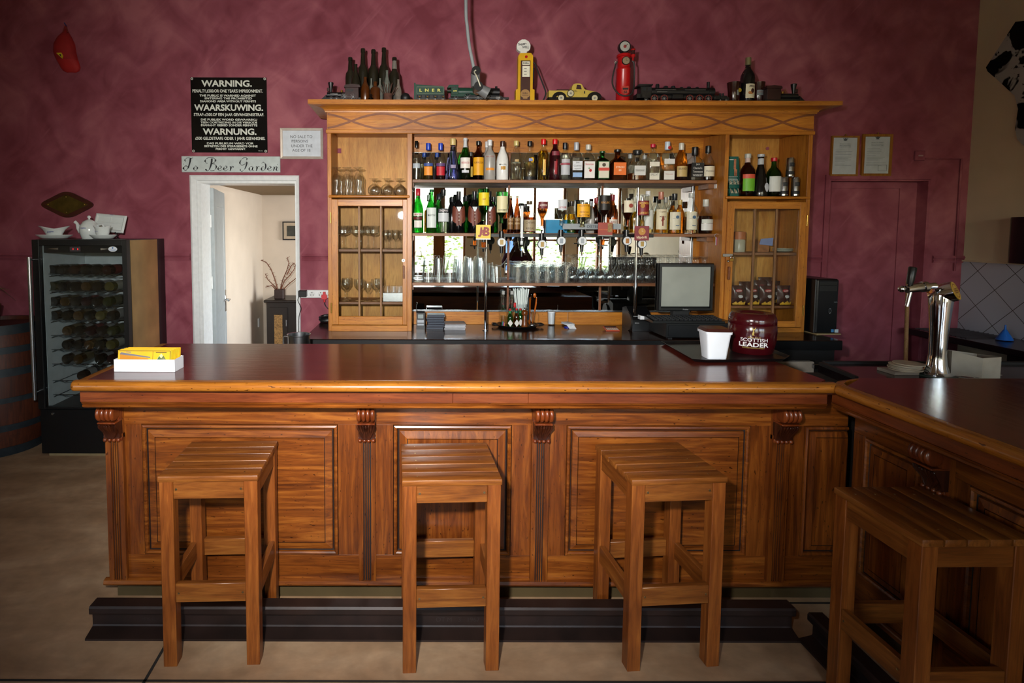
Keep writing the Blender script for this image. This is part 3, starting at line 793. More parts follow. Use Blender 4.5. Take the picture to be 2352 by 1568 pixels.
m = M(); m.box(UR0 - .006, UR0 - .0005, YS + .02, YM - .04, ZS[0] - .06, ZS[0] - .028); m.obj('bracket_plate', WHITE, hu, True)
ch = thing('bracket_pole', 'left thin chrome pole standing on the back counter, carrying the yellow card', 'pole', (X(1117, 4.30), 4.30, ZC))
zz = Z(430, 4.30)
m = M(); m.cyl((0, 0, 0), (0, 0, zz - ZC), .0105); m.obj('tube', CHROME, ch)
m = M(); m.cyl((0, 0, 0), (0, 0, .006), .022); m.cyl((0, 0, ZS[2] - ZC - .03), (0, 0, ZS[2] - ZC + .006), .016); m.obj('flange', CHROME, ch)
ch2 = dup(ch, (X(1463, 4.30), 4.30, ZC), 'right thin chrome pole standing on the back counter by the printer')
# end cupboards
def cupboard(x0, x1, gx0, gx1, zt, zb, gt, gb, mun, hinge_left, shelves):
    m = M(); m.box(x0 - .02, x1 + .02, YH - .02, YH + .1, zLedge - .014, zLedge + .006, .007, seg=3); m.box(x0, x1, YH + .1, YI, zLedge - .012, zLedge + .006); m.obj('ledge', HX, hu, True)
    m = M(); m.box(x0 - .005, x1 + .005, YH - .008, YH + .02, ZC, zb - .006, .002); m.obj('base_rail', HX, hu, True)
    m = M(); m.box(x0, x1, YH + .03, YI, ZC, ZC + .03)
    for z in shelves: m.box(x0, x1, YH + .06, YI - .02, z - .02, z, .002)
    m.obj('inner_shelf', HS, hu, True)
    dr = bpy.data.objects.new('door', None); COL.objects.link(dr); dr.parent = hu
    m = M(); y0, y1 = YH - .012, YH + .012
    m.box(x0, gx0, y0, y1, zb, zt, .002); m.box(gx1, x1, y0, y1, zb, zt, .002); m.obj('door_stile', HZ, dr, True)
    m = M(); m.box(gx0, gx1, y0, y1, gt, zt, .002); m.box(gx0, gx1, y0, y1, zb, gb, .002); m.obj('door_rail', HX, dr, True)
    m = M()
    for x in mun: m.box(x - .008, x + .008, y0 + .002, y1 - .004, gb, gt, .003)
    m.obj('muntin', MUN, dr, True)
    m = M(); m.box(gx0, gx1, YH + .002, YH + .005, gb, gt); m.obj('door_glass', PANE, dr, True)
    m = M(); xh = x0 - .004 if hinge_left else x1 + .004
    for z in (zt - .14, zb + .13): m.cyl((xh, y0 - .003, z - .04), (xh, y0 - .003, z + .04), .005)
    m.obj('hinge', BRASS, dr, True)
    m = M(); xk = x1 - .025 if hinge_left else x0 + .02
    m.box(xk - .007, xk + .007, y0 - .02, y0, Z(640, YH), Z(610, YH), .003); m.obj('handle', INL, dr, True)
    m = M(); k = PY(0, 595, YH).z
    if hinge_left: m.cyl((xk - .003, y0, k), (xk - .003, y0 - .004, k), .013, 16); m.box(xk - .005, xk - .001, y0 - .005, y0 - .0035, k - .006, k + .006, mi=1); m.obj('keyhole_plate', [WHITE, INK], dr, True)
    return dr
zdt, zdb = Z(459, YH), Z(746, YH)
xa, xb = HL + .03, UL0
gt, gb = Z(474, YH), Z(727, YH)
gxa = X(777, YH) + .0; gxb = X(925, YH)
zl1 = Z(572, 4.42); zl2 = Z(690, 4.42)
cupboard(xa, xb, gxa, gxb, zdt, zdb, gt, gb, (X(825, YH), X(875, YH)), True, (zl1, zl2))
xc, xd = UR1, HR - .03
zr1 = Z(577, 4.42); zr2 = Z(696, 4.42)
rd = cupboard(xc, xd, X(1684, YH), X(1834, YH), Z(462, YH), zdb - .01, Z(478, YH), Z(735, YH), (X(1732, YH), X(1782, YH)), False, (zr1, zr2))
pl = thing('padlock', 'small brass padlock hanging on the hasp of the right cabinet door', 'padlock', PY(1681, 593, YH - .022))
m = M(); m.box(-.014, .014, -.006, .006, -.022, 0, .003); m.obj('body', BRASS, pl)
m = M(); m.tube([(-.009, 0, 0), (-.009, 0, .01), (-.005, 0, .016), (.005, 0, .016), (.009, 0, .01), (.009, 0, 0)], .0028, 8); m.obj('shackle', STEEL, pl)
m = M(); c = PY(1674, 586, YH - .013); m.box(X(1660, YH), c.x + .03, YH - .016, YH - .012, c.z - .012, c.z + .012, .002); m.sphere((c.x - .008, YH - .02, c.z - .045), .009, 10); m.obj('hasp', STEEL, hu, True)
ky = thing('key_bunch', 'bunch of keys on a ring hanging from the right end of the middle shelf', 'keys', PY(1645, 541, YS - .008))
m = M(); m.tube([(.014 * cos(a * pi / 6), 0, .014 * sin(a * pi / 6)) for a in range(13)], .0018, 6); m.obj('ring', STEEL, ky)
for i, c in enumerate(('b8bcc0', 'a03a6a', '3f9a60')):
    m = M(); m.box(-.005 + i * .006, .002 + i * .006, -.002 - .001 * i, 0, -.075, -.012, .001); m.obj('key', plain('key_' + c, c, .35, metal=.5), ky)
# ---------------------------------------------------------------- drinking glasses
GLS = thin_glass('drinking_glass', (.985, .99, .995), (.74, .79, .81), ior=1.7, rough=.05)
def wall_profile(out, t=.0022, foot=None):
    inn = [(max(r - t, 0), z) for r, z in out]
    return out, inn
def goblet(H, R, bowl=.5, belly=1.0, flare=.0, footr=.8, stemr=.005, thick=.002):
    """stemmed glass profile, standing upright"""
    zb = H * (1 - bowl); f = R * footr
    out = [(0, 0), (f, 0), (f, .002), (f * .4, .006), (stemr * 1.3, .016), (stemr, .03 if zb > .05 else zb * .5), (stemr, zb - .012), (stemr * 2, zb)]
    bw = [(.55, .1), (.85, .25), (1.0 * belly, .45), (.98 * belly, .7), (.88 + flare, 1.0)]
    o2 = [(R * a, zb + (H - zb) * b) for a, b in bw]; i2 = [(r - thick, z + (thick if k == 0 else 0)) for k, (r, z) in enumerate(o2)][::-1]
    return out + o2 + i2 + [(R * .3, zb + (H - zb) * .06), (0, zb + .006)]
def tumbler(H, R, rb, thick=.0025, base=.012):
    return [(0, 0), (rb * .9, 0), (rb, .002), (R, H), (R - thick, H), (rb - thick, base), (0, base)]
GP = {
 'wine': goblet(.205, .036, .5, 1.05, -.1, .9, .0075), 'goblet': goblet(.165, .040, .52, 1.0, .06, .78, .006),
 'flute': goblet(.2, .026, .62, 1.0, -.05, .9, .004), 'martini': goblet(.165, .047, .42, .86, .12, .7, .005),
 'tall': tumbler(.175, .040, .028), 'highball': tumbler(.185, .035, .029), 'rocks': tumbler(.13, .044, .034), 'tankard': tumbler(.145, .037, .033, .004, .02),
 'hurricane': [(0, 0), (.036, 0), (.036, .003), (.012, .012), (.009, .03), (.02, .045), (.033, .075), (.034, .1), (.029, .15), (.036, .215), (.034, .215), (.027, .15), (.032, .1), (.030, .075), (.015, .05), (0, .046)],
 'brandy': goblet(.13, .047, .7, 1.0, -.22, .8, .006), 'shot': tumbler(.055, .021, .016, .003, .012), 'sherry': goblet(.125, .025, .55, 1.0, -.05, .9, .004),
 'pilsner': tumbler(.19, .041, .026)}
GNAME = {'wine': 'wine_glass', 'goblet': 'goblet', 'flute': 'flute_glass', 'martini': 'cocktail_glass', 'tall': 'tall_tumbler', 'highball': 'highball_glass', 'rocks': 'tumbler', 'tankard': 'tankard', 'hurricane': 'hurricane_glass', 'brandy': 'brandy_glass', 'shot': 'shot_glass', 'sherry': 'sherry_glass', 'pilsner': 'beer_glass'}
GM = {}
def put_glass(kind, x, y, z, label, group, inv=False, sc=1.0, rz=0, cat='glass', mat=None):
    k = (kind, inv)
    if k not in GM:
        m = M(); pr = GP[kind]; H = max(b for _, b in pr)
        if inv: pr = [(r, H - b) for r, b in pr]
        m.lathe(pr, 20)
        if kind == 'tankard': m.tube([(.036, 0, .11), (.06, 0, .105), (.066, 0, .07), (.06, 0, .035), (.033, 0, .03)] if not inv else [(.036, 0, .03), (.06, 0, .035), (.066, 0, .07), (.06, 0, .105), (.033, 0, .11)], .0055, 8)
        GM[k] = m.mesh(GNAME[kind]); GM[k].materials.append(GLS)
    o = bpy.data.objects.new(GNAME[kind], GM[k]); COL.objects.link(o); o.location = (x, y, z); o.scale = (sc, sc, sc); o.rotation_euler.z = rz
    return tag(o, label, cat, group)
e = .0006
# left cabinet, open compartment: upside-down hurricane and brandy glasses
zc = zLedge + .006 + e
for u in (774, 798, 823):
    put_glass('hurricane', X(u, 4.32), 4.32, zc, 'tall upside-down hurricane glass in the front row, upper left compartment', 'upside-down hurricane glasses', True)
for u in (784, 807, 829):
    put_glass('hurricane', X(u, 4.45), 4.45, zc, 'tall upside-down hurricane glass in the rear row, upper left compartment', 'upside-down hurricane glasses at the rear', True)
for u in (859, 888, 917):
    put_glass('brandy', X(u, 4.32), 4.32, zc, 'short round upside-down brandy glass in the front row, upper left compartment', 'upside-down brandy glasses', True)
for u in (865, 893, 918):
    put_glass('brandy', X(u, 4.44), 4.44, zc, 'short round upside-down brandy glass in the rear row, upper left compartment', 'upside-down brandy glasses at the rear', True)
z = zl1 + e
for u, y in ((786, 4.36), (818, 4.36), (858, 4.36), (793, 4.47), (829, 4.47), (845, 4.48)):
    put_glass('martini', X(u, y), y, z, 'wide upright stemmed goblet on the upper shelf behind the left glass door', 'goblets behind the left door', sc=1.1)
for u, y in ((886, 4.36), (908, 4.36), (921, 4.45), (895, 4.47)):
    put_glass('sherry', X(u, y), y, z, 'small upright sherry glass on the upper shelf behind the left glass door', 'sherry glasses behind the left door', sc=1.2)
z = zl2 + e
for u, y in ((792, 4.36), (825, 4.36), (864, 4.36), (797, 4.47), (872, 4.46)):
    put_glass('goblet', X(u, y), y, z, 'wide upright goblet on the lower shelf behind the left glass door', 'goblets on the lower shelf, left door', sc=1.05)
put_glass('sherry', X(844, 4.34), 4.34, z, 'single small sherry glass between wide goblets on the lower shelf behind left door', None, sc=1.25)
bx = thing('steel_box', 'low shiny steel box holding small glasses on the lower shelf behind the left door', 'box', (X(905, 4.37), 4.37, zl2))
m = M(); m.box(-.085, .075, -.05, .05, 0, .07, .002); m.obj('box_body', STEEL, bx)
for u in (890, 904, 918): put_glass('shot', X(u, 4.37), 4.37, zl2 + .07 + e, 'small glass on the steel box behind the left glass door', 'small glasses on the steel box', True)
for i in range(14):
    u = 787 + i * 10.2; y = 4.34 + (i % 2) * .07
    put_glass('shot', X(u, y), y, ZC + .03 + e, 'small shot glass on the cabinet floor behind the left glass door', 'shot glasses on the cabinet floor', i > 8, sc=.9)
# middle section, lowest mirror shelf
z = ZS[2] + e
put_glass('wine', X(961, 4.40), 4.40, z + .176, 'upside-down wine glass balanced on another glass at the left end of the glass shelf', None, True, .8)
put_glass('rocks', X(961, 4.40), 4.40, z, 'upright tumbler at the left end of the glass shelf, under the wine glass', None, False, 1.3)
for u in (983, 1008, 1033): put_glass('pilsner', X(u, 4.38), 4.38, z, 'tall upside-down beer glass in the spaced row at the left of the glass shelf', 'spaced upside-down beer glasses', True)
for j, y in enumerate((4.37, 4.46, 4.54)):
    for i in range(3):
        put_glass('pilsner' if j else 'tall', X(1060 + i * 25 - j * 4, y), y, z, 'tall upside-down glass in the dense cluster left of the chrome pole', 'dense cluster of upside-down glasses', True, 1.0)
for u, y in ((1133, 4.46), (1141, 4.37)): put_glass('rocks', X(u, y), y, z, 'short upside-down tumbler just right of the chrome pole on the glass shelf', 'short tumblers by the chrome pole', True, 1.02)
for j, y in enumerate((4.37, 4.47, 4.55)):
    for i in range(6):
        u = 1190 + i * 22.5 + j * 3
        put_glass('tankard', X(u, y), y, z, ('upside-down glass tankard in the front row', 'upside-down glass tankard in the middle row', 'upside-down glass tankard in the rear row')[j] + ' at the middle of the glass shelf', 'upside-down tankards row %d' % (j + 1), True, rz=(-1.35, -1.2, -1.5)[j])
for j, y in enumerate((4.37, 4.445, 4.53)):
    for i in range(15):
        u = 1316 + i * 21.5 + j * 5
        if u > 1632: continue
        put_glass('wine', X(u, y), y, z, ('upside-down wine glass in the front row', 'upside-down wine glass in the middle row', 'upside-down wine glass in the rear row')[j] + ' packed at the right of the glass shelf', 'packed upside-down wine glasses row %d' % (j + 1), True)
# ================================================================ bottles
GT = {'clear': thin_glass('bottle_clear', (.97, .98, .98), (.6, .66, .68), ior=1.6, rough=.06),
      'green': tinted('bottle_green', '4fc05a'), 'dgreen': tinted('bottle_dark_green', '2c7a30'), 'brown': tinted('bottle_brown', '6a2c0c'),
      'frost': plain('bottle_frosted', '9a9690', .35, spec=.6), 'white': plain('bottle_white', 'e4e4e0', .25), 'black': plain('bottle_black', '0a0a0c', .15, spec=.7),
      'amber': tinted('bottle_amber', 'c06a18'), 'blue': tinted('bottle_facet_blue', '8a90d0', .8, 1.45), 'darkred': plain('bottle_dark_red', '2a060c', .15, spec=.7),
      'olive': plain('bottle_old_olive', '1d1a10', .3, spec=.5, var=.3, scale=20), 'oldamber': plain('bottle_old_amber', '4a2408', .25, spec=.6, var=.2), 'dusty': plain('bottle_dusty_glass', '5f625a', .5, var=.35, scale=25),
      'crust': plain('bottle_crusted', '6c6258', .8, var=.4, scale=30, bump=.4)}
LQ = {'clear': tinted('liquor_clear', 'f4f6f4'), 'gold': tinted('liquor_gold', 'e8b21c'), 'amber': tinted('liquor_amber', 'c8641a'), 'cognac': tinted('liquor_cognac', '8a3408'),
      'red': tinted('liquor_red', '8a1420'), 'yellow': tinted('liquor_yellow', 'f2cf3a'), 'pale': tinted('liquor_pale', 'f2e6b8'), 'dark': plain('liquor_dark', '1a0804', .2)}
SHAPE = {  # (radius fraction, height fraction[, squareness])
 'std': [(.0, 0), (.9, 0), (1, .02), (1, .56), (.93, .63), (.7, .70), (.42, .76), (.34, .82), (.32, .95), (.38, .955), (.38, .985), (.34, 1), (0, 1)],
 'slope': [(0, 0), (.92, 0), (1, .02), (1, .5), (.86, .62), (.6, .72), (.4, .8), (.34, .86), (.32, .96), (.38, .965), (.38, .99), (0, 1)],
 'wine': [(0, 0), (.92, 0), (1, .015), (1, .6), (.92, .67), (.62, .74), (.4, .78), (.36, .85), (.34, .95), (.4, .955), (.4, .98), (.36, 1), (0, 1)],
 'square': [(0, 0), (.85, 0, 7), (.92, .015, 7), (.92, .6, 7), (.85, .68, 5), (.6, .74, 3), (.36, .78, 2), (.32, .84, 2), (.32, .96, 2), (.36, .965, 2), (.36, .99, 2), (0, 1)],
 'squat': [(0, 0), (.85, 0, 6), (.92, .015, 6), (.92, .52, 6), (.8, .62, 4), (.5, .7, 2.5), (.34, .75, 2), (.3, .82, 2), (.3, .95, 2), (.36, .955, 2), (.36, .99, 2), (0, 1)],
 'round': [(0, 0), (.8, 0), (.95, .03), (1, .15), (1, .42), (.92, .54), (.66, .64), (.4, .71), (.32, .77), (.3, .95), (.36, .955), (.36, .99), (0, 1)],
 'taper': [(0, 0), (.6, 0), (.66, .02), (.95, .55), (.9, .62), (.5, .7), (.28, .76), (.27, .95), (.31, .955), (.31, .99), (0, 1)],
 'tear': [(0, 0), (.95, 0), (1, .03), (.98, .12), (.8, .42), (.5, .65), (.38, .74), (.36, .96), (.4, .965), (.4, .99), (0, 1)],
 'slim': [(0, 0), (.9, 0), (1, .02), (.96, .3), (.98, .62), (.8, .7), (.45, .77), (.36, .81), (.34, .95), (.4, .955), (.4, .99), (0, 1)],
 'old': [(0, 0), (.95, 0), (.98, .02), (1, .58), (.9, .67), (.62, .715), (.5, .74), (.44, .84), (.36, .93), (.44, .935), (.44, .985), (.38, 1), (0, 1)],
}
def rad_at(sh, f):
    P = SHAPE[sh][1:]
    for a, b in zip(P, P[1:]):
        if a[1] <= f <= b[1] and b[1] > a[1]: t = (f - a[1]) / (b[1] - a[1]); return a[0] + (b[0] - a[0]) * t
    return P[0][0]
def bottle(loc, H, R, sh, gl, cap, capf, labels, lab, group=None, liq=None, lvl=.6, inv=False, rz=0, name='liquor_bottle', cat='bottle', neck=None):
    t = thing(name, lab, cat, loc, rz, group)
    T = TR(0, 0, H, 0, 0, pi) if inv else None
    m = M(); m.lathe([(p[0] * R, p[1] * H) + tuple(p[2:]) for p in SHAPE[sh]], 24, T=T)
    m.obj('bottle_body', GT[gl], t)
    if liq:
        m = M(); P = []
        if inv:
            lo = 1 - lvl
            P = [(0, .985 * H)] + [(max(p[0] * R * .9 - .0008, .002), min(p[1], .985) * H) + tuple(p[2:]) for p in reversed(SHAPE[sh][1:-1]) if p[1] > lo] + [(rad_at(sh, lo) * R * .9, lo * H), (0, lo * H)]
            P = P[::-1]
        else:
            P = [(0, .006)] + [(p[0] * R * .93 - .0008, max(p[1] * H, .006)) + tuple(p[2:]) for p in SHAPE[sh][1:] if p[1] < lvl]
            r = rad_at(sh, lvl) * R * .93; P += [(r, lvl * H) + tuple(P[-1][2:]), (0, lvl * H)]
        m.lathe(P, 20, T=T); m.obj('liquid', LQ[liq], t)
    if cap:
        rn = rad_at(sh, .97) * R * 1.12
        m = M(); m.lathe([(rn * .98, (1 - capf) * H), (rn, (1 - capf) * H + .001), (rn, H * .998), (rn * .9, H * 1.004), (0, H * 1.004)], 16, T=T)
        m.obj('cap', plain('cap_' + cap, cap, .3), t)
    if neck:
        f0, f1, c = neck; m = M(); n = 5
        m.lathe([(rad_at(sh, f0 + (f1 - f0) * i / n) * R * 1.04, (f0 + (f1 - f0) * i / n) * H) for i in range(n + 1)], 18, T=T); m.obj('neck_band', plain('band_' + c, c, .4), t)
    for li, L in enumerate(labels):
        f0, f1, c, tx, tc, ang = (tuple(L) + (62,))[:6]
        a = radians(ang); sqr = len(SHAPE[sh][3]) > 2
        m = M(); rr = max(rad_at(sh, f0), rad_at(sh, f1), rad_at(sh, (f0 + f1) / 2)) * R
        if sqr:
            w = rr * min(.93, sin(a) * 1.02); yy = -rr * 1.004 - li * .0012
            m.box(-w, w, yy - .0008, yy, f0 * H, f1 * H, T=T)
        else: m.arcpatch(rr * 1.012 + .0004 + li * .0006, f0 * H, f1 * H, -a, a, 12, T=T)
        lb = m.obj('label', plain('label_' + c, c, .5, var=.05), t)
        if tx:
            m = M(); lines = tx if isinstance(tx, list) else [tx]; n = len(lines)
            for i, s in enumerate(lines):
                zc = (f1 - (f1 - f0) * (i + .5) / n) * H; hh = min((f1 - f0) * H / n * .62, .016); wl = rr * a * 1.5
                W_ = text_geo(s, .006); w = min(wl, W_[2] / W_[3] * hh)
                if s == '@':
                    continue
                if sqr: m.text(s, 0, zc, w=min(w, rr * 1.4), h=hh, y=yy - .0016, bold=.006, T=T)
                else: m.text(s, 0, zc, w=w, h=hh, y=0, bold=.006, T=T, bend=rr * 1.02 + .0008 + li * .0006)
            m.obj('lettering', plain('ink_' + tc, tc, .5, var=.03), lb)
    return t
YT = 4.40
def shelf_bottle(u, vt, w, z0, y, *a, **k):
    p = X(u, y); H = Z(vt, y) - z0; R = w / 2 / (F / (y * 1.0)) * 1.0
    return bottle((p, y, z0 + .0005), H, R, *a, **k)
z1 = ZS[0]; G1 = 'bottles on the top shelf'
TOPROW = [
 (956, 325, 23, 'taper', 'clear', '101010', .16, [(.3, .42, 'aab4bc', None, None, 50)], 'clear tapering bottle with black cap at the left end of the top shelf', 'clear', .55),
 (983, 330, 26, 'slope', 'clear', '1f3fb0', .18, [(.12, .36, 'e8922e', None, None, 45), (.37, .45, '3a4f8e', None, None, 50)], 'blue-capped bottle of yellow liquor with orange shield label on the top shelf', 'yellow', .45),
 (1011, 330, 25, 'slope', 'clear', '1f3fb0', .18, [(.12, .36, 'b81c2c', None, None, 45), (.37, .45, '5a3f6e', None, None, 50)], 'blue-capped bottle of dark red liquor with red shield label on the top shelf', 'red', .45),
 (1039, 319, 30, 'tear', 'blue', 'c9b070', .16, [(.28, .36, '8a80a0', None, None, 25)], 'faceted bluish pear-shaped bottle with gold foil neck on the top shelf', None, 0),
 (1067, 318, 24, 'slope', 'dgreen', 'c6c8ca', .05, [(.28, .53, 'e6e2da', ['@', 'PERNOD', '@'], 'b01824', 62), (.17, .23, 'd0d4dc', None, None, 40)], 'green bottle with white label and silver neck foil on the top shelf', None, 0),
 (1097, 325, 25, 'std', 'brown', '141414', .1, [(.12, .58, 'e0a010', ['@', 'KAHLUA', '@', '@', '@'], '5a1408', 66)], 'dark brown bottle with big yellow label and black cap on the top shelf', None, 0),
 (1123, 322, 26, 'std', 'frost', 'd4d4d4', .14, [(.24, .3, 'd88a28', None, None, 45), (.55, .61, '9a9690', 'ARCHERS', '8a2a24', 62)], 'frosted grey bottle with silver cap and small orange mark on the top shelf', None, 0),
 (1152, 325, 27, 'slope', 'white', '3a1f18', .14, [(.36, .43, 'e4e4e0', 'MALIBU', '2a2a2c', 60), (.26, .35, 'b8862a', None, None, 22)], 'opaque white bottle with dark brown cap and palm emblem on the top shelf', None, 0),
 (1183, 324, 27, 'slope', 'clear', 'c8b470', .12, [(.46, .52, 'b89a60', None, None, 18)], 'clear bottle with gold screw cap and round gold seal on the top shelf', 'clear', .45),
 (1214, 325, 28, 'round', 'clear', '141416', .12, [(.48, .55, '7a8cc0', None, None, 18), (.0, .09, '141414', None, None, 80)], 'clear round-shouldered bottle with black cap and blue seal on the top shelf', 'pale', .45),
 (1245, 320, 25, 'slim', 'clear', 'd01418', .12, [(.12, .5, 'e8c860', None, None, 14)], 'red-capped bottle of clear yellow liquor on the top shelf', 'gold', .72),
 (1271, 320, 25, 'slim', 'darkred', 'd01418', .12, [(.14, .46, '8a1020', None, None, 16), (.6, .7, '7a2030', None, None, 40)], 'red-capped bottle of nearly black red liquor on the top shelf', None, 0),
 (1294, 328, 25, 'std', 'clear', '17171a', .16, [(.14, .4, 'b9bcc0', None, None, 50), (.41, .45, 'a84a5a', None, None, 58), (.46, .56, 'b8b4b8', None, None, 45)], 'clear bottle with black cap and silver label with red band on the top shelf', 'clear', .68),
 (1320, 327, 27, 'square', 'clear', 'aeb4bc', .2, [(.26, .5, 'd4d8dc', ['Jose', 'Cuervo', 'especial'], '50545a', 60), (.08, .2, '8fb0d8', None, None, 55)], 'clear square bottle with silver cap and silvery label on the top shelf', 'clear', .6),
 (1347, 332, 29, 'square', 'clear', 'c8c4b8', .14, [(.06, .52, 'e4e0dc', ['Berentzen', '@', '@'], 'b01c24', 60)], 'bottle with white label showing a red apple on the top shelf', 'amber', .55),
 (1379, 347, 30, 'square', 'dgreen', '1a4a20', .06, [(.06, .64, '2a6a34', None, None, 62), (.08, .62, 'd8d4c0', None, None, 52), (.32, .42, 'c84a3c', None, None, 60)], 'square green bottle with cream label and deer emblem on the top shelf', None, 0),
 (1414, 343, 39, 'squat', 'brown', '17120f', .08, [(.16, .56, 'e0702a', ['@', 'STROH', '80', '@'], 'f4dcc0', 50)], 'wide dark brown bottle with orange label on the top shelf', None, 0),
 (1459, 346, 40, 'squat', 'clear', '1a1a1c', .13, [(.16, .48, 'd0d0cc', ['@', 'DISARONNO', '@'], '50483c', 42)], 'squat square clear bottle with broad black stopper on the top shelf', 'amber', .24),
 (1494, 330, 27, 'square', 'clear', 'c01c34', .09, [(.38, .5, 'e0dccc', None, None, 60), (.02, .2, 'dcd8c8', ['SPECHT', '@'], '6a6a64', 60)], 'red-capped clear square bottle with two cream labels on the top shelf', 'clear', .55),
 (1527, 325, 29, 'square', 'clear', 'c0ccd8', .2, [(.42, .55, 'd8d8d4', None, None, 60), (.02, .24, 'dcdad2', ['@', 'Himbeergeist', '@', '@'], 'a03a34', 60)], 'clear square bottle with red wax seal on its neck on the top shelf', 'pale', .4),
 (1559, 328, 27, 'slope', 'amber', 'c6c2b4', .18, [(.1, .38, 'c0a468', ['BRANDY', '@'], '4a2c10', 58)], 'amber brandy bottle with cream cap on the top shelf', None, 0),
 (1590, 337, 34, 'squat', 'clear', '101012', .24, [(.1, .52, '17171a', ['Jack', "Daniel's", 'Tennessee', 'WHISKEY'], 'd4d4d0', 62)], 'square bottle with black label and black cap on the top shelf', 'dark', .5),
 (1620, 334, 29, 'round', 'clear', '131313', .2, [(.12, .41, 'd8d0b8', ['@', 'Hennessy', '@'], '3a342c', 58)], 'round bottle of dark cognac with cream label at the right end of the top shelf', 'cognac', .45),
]
for (u, vt, w, sh, gl, cap, cf, lb, lab, lq, lv) in TOPROW:
    t = shelf_bottle(u, vt, w, z1, YT, sh, gl, cap, cf, lb, lab, G1, liq=lq, lvl=lv or .6, neck=(.78, .95, 'c6c8ca') if u == 1067 else ((.7, .8, '16161a') if u == 1039 else None))
    if u == 1347:                     # red apple on the label
        m = M(); m.sphere((.006, -.049, .075), .011, 12, sc=(1, .12, 1.1)); m.obj('apple_picture', plain('apple_red', 'b01418', .4), t)
        m = M(); m.sphere((-.004, -.0495, .092), .006, 8, sc=(1.4, .1, .6)); m.obj('leaf_picture', plain('leaf_print', '2f7a34', .5), t)
    if u in (1245, 1271):
        m = M(); m.text('Berentzen', 0, .11, h=.012, w=.1, y=-.0450, rot=pi / 2 - .12); m.obj('lettering', plain('ink_redbright', 'c01820', .4), t)
    if u == 1379:
        m = M(); m.cyl((0, -.049, .118), (0, -.0525, .118), .014, 16); m.obj('emblem', plain('emblem_dark', '4a4030', .5), t)
    if u == 1527:
        m = M(); m.cyl((.008, -.022, .255), (.008, -.026, .255), .013, 14); m.obj('wax_seal', plain('wax_red', 'b02018', .4), t)
    if u == 1459:
        m = M(); H = Z(346, YT) - z1; m.box(-.031, .031, -.02, .02, H - .022, H + .008, .003); m.obj('stopper', BLACK, t)
for u, vt, w, sh, gl, cap, lab in ((974, 352, 22, 'slope', 'clear', '24489a', 'blue-capped bottle standing behind the orange-label bottle'), (1003, 352, 22, 'slope', 'clear', '24489a', 'blue-capped bottle standing behind the red shield bottle'), (1116, 326, 20, 'std', 'frost', 'd4d4d4', 'second frosted bottle standing behind the frosted grey one'),
                                   (1080, 350, 20, 'std', 'brown', '303030', 'brown bottle with yellow label standing behind the green one'), (1443, 354, 22, 'std', 'clear', '9a9c98', 'clear bottle half hidden behind the squat square bottle'), (1476, 356, 22, 'std', 'clear', '9a9c98', 'clear bottle between the squat square and the red-capped bottle, rear'),
                                   (1236, 350, 20, 'std', 'black', '141414', 'black bottle standing behind the yellow liquor bottle')):
    shelf_bottle(u, vt, w, z1, 4.52, sh, gl, cap, .14, [(.15, .5, 'c8a23a', None, None)] if u == 1080 else [], lab + ' on the top shelf', 'rear bottles on the top shelf', liq='clear' if gl == 'clear' else None)
# middle shelf
z2 = ZS[1]; G2 = 'bottles on the middle shelf'
MID = [
 (960, 434, 26, 'slope', 'green', 'b01c2c', .16, [(.12, .28, 'e0dcd4', None, None, 40), (.3, .36, '5a1c18', None, None, 50), (.38, .45, 'd8d8cc', 'MARTINI', 'a01c1c', 48)], 'bright green vermouth bottle with red cap at the left end of the middle shelf', None, 0),
 (991, 436, 25, 'slope', 'green', '1d5a34', .06, [(.12, .58, 'd4dcd8', ['@', 'MARTINI', '@', '@'], '3a4a44', 56)], 'green bottle with tall pale label, second from the left on the middle shelf', None, 0),
 (1018, 436, 27, 'slope', 'clear', '15181c', .14, [(.26, .46, 'c8ccd0', None, None, 58), (.47, .56, '2a2a34', 'CINZANO', 'f0e8e8', 62)], 'clear bottle with black cap and slanted grey label on the middle shelf', 'clear', .5),
 (1215, 462, 32, 'round', 'clear', '5a4a34', .1, [(.06, .42, '9a8a6c', ['CHIVAS', 'REGAL'], '4a2a18', 58)], 'round whisky bottle with silvery label standing beneath the amber optics, middle shelf', 'cognac', .5),
 (1405, 446, 25, 'slope', 'brown', '7a1820', .16, [(.1, .36, 'd8cfc0', ['RED', 'HEART'], '7a1a1a', 45)], 'dark rum bottle with heart-shaped label between the hanging bottles, middle shelf', None, 0),
 (1486, 438, 25, 'slope', 'clear', 'e4e4e4', .12, [(.1, .55, 'cfd0c8', None, None, 58)], 'white-capped clear bottle behind the brown-label hanging bottle, middle shelf', 'pale', .5),
 (1516, 440, 28, 'slope', 'clear', 'a86a54', .18, [(.1, .58, 'd4c8a8', ['Captain', 'Morgan', '@', '@'], '5a2a1c', 60)], 'spiced rum bottle with cream label of a figure and copper cap, middle shelf', 'gold', .5),
 (1547, 444, 28, 'std', 'clear', '15181c', .16, [(.1, .54, 'cfcab4', None, None, 60)], 'rum bottle with cream label and round blue seal, third from the right, middle shelf', 'gold', .6),
 (1585, 443, 27, 'std', 'clear', 'b8bcb8', .1, [(.1, .54, 'cfcab4', None, None, 60)], 'rum bottle with cream label and blue seal, second from the right on the middle shelf', 'pale', .55),
 (1619, 457, 32, 'round', 'clear', 'c4c4bc', .2, [(.1, .3, 'd0d0cc', None, None, 55), (.31, .42, 'c0c4bc', None, None, 52)], 'short amber bottle with plain white label at the right end of the middle shelf', 'cognac', .52),
]
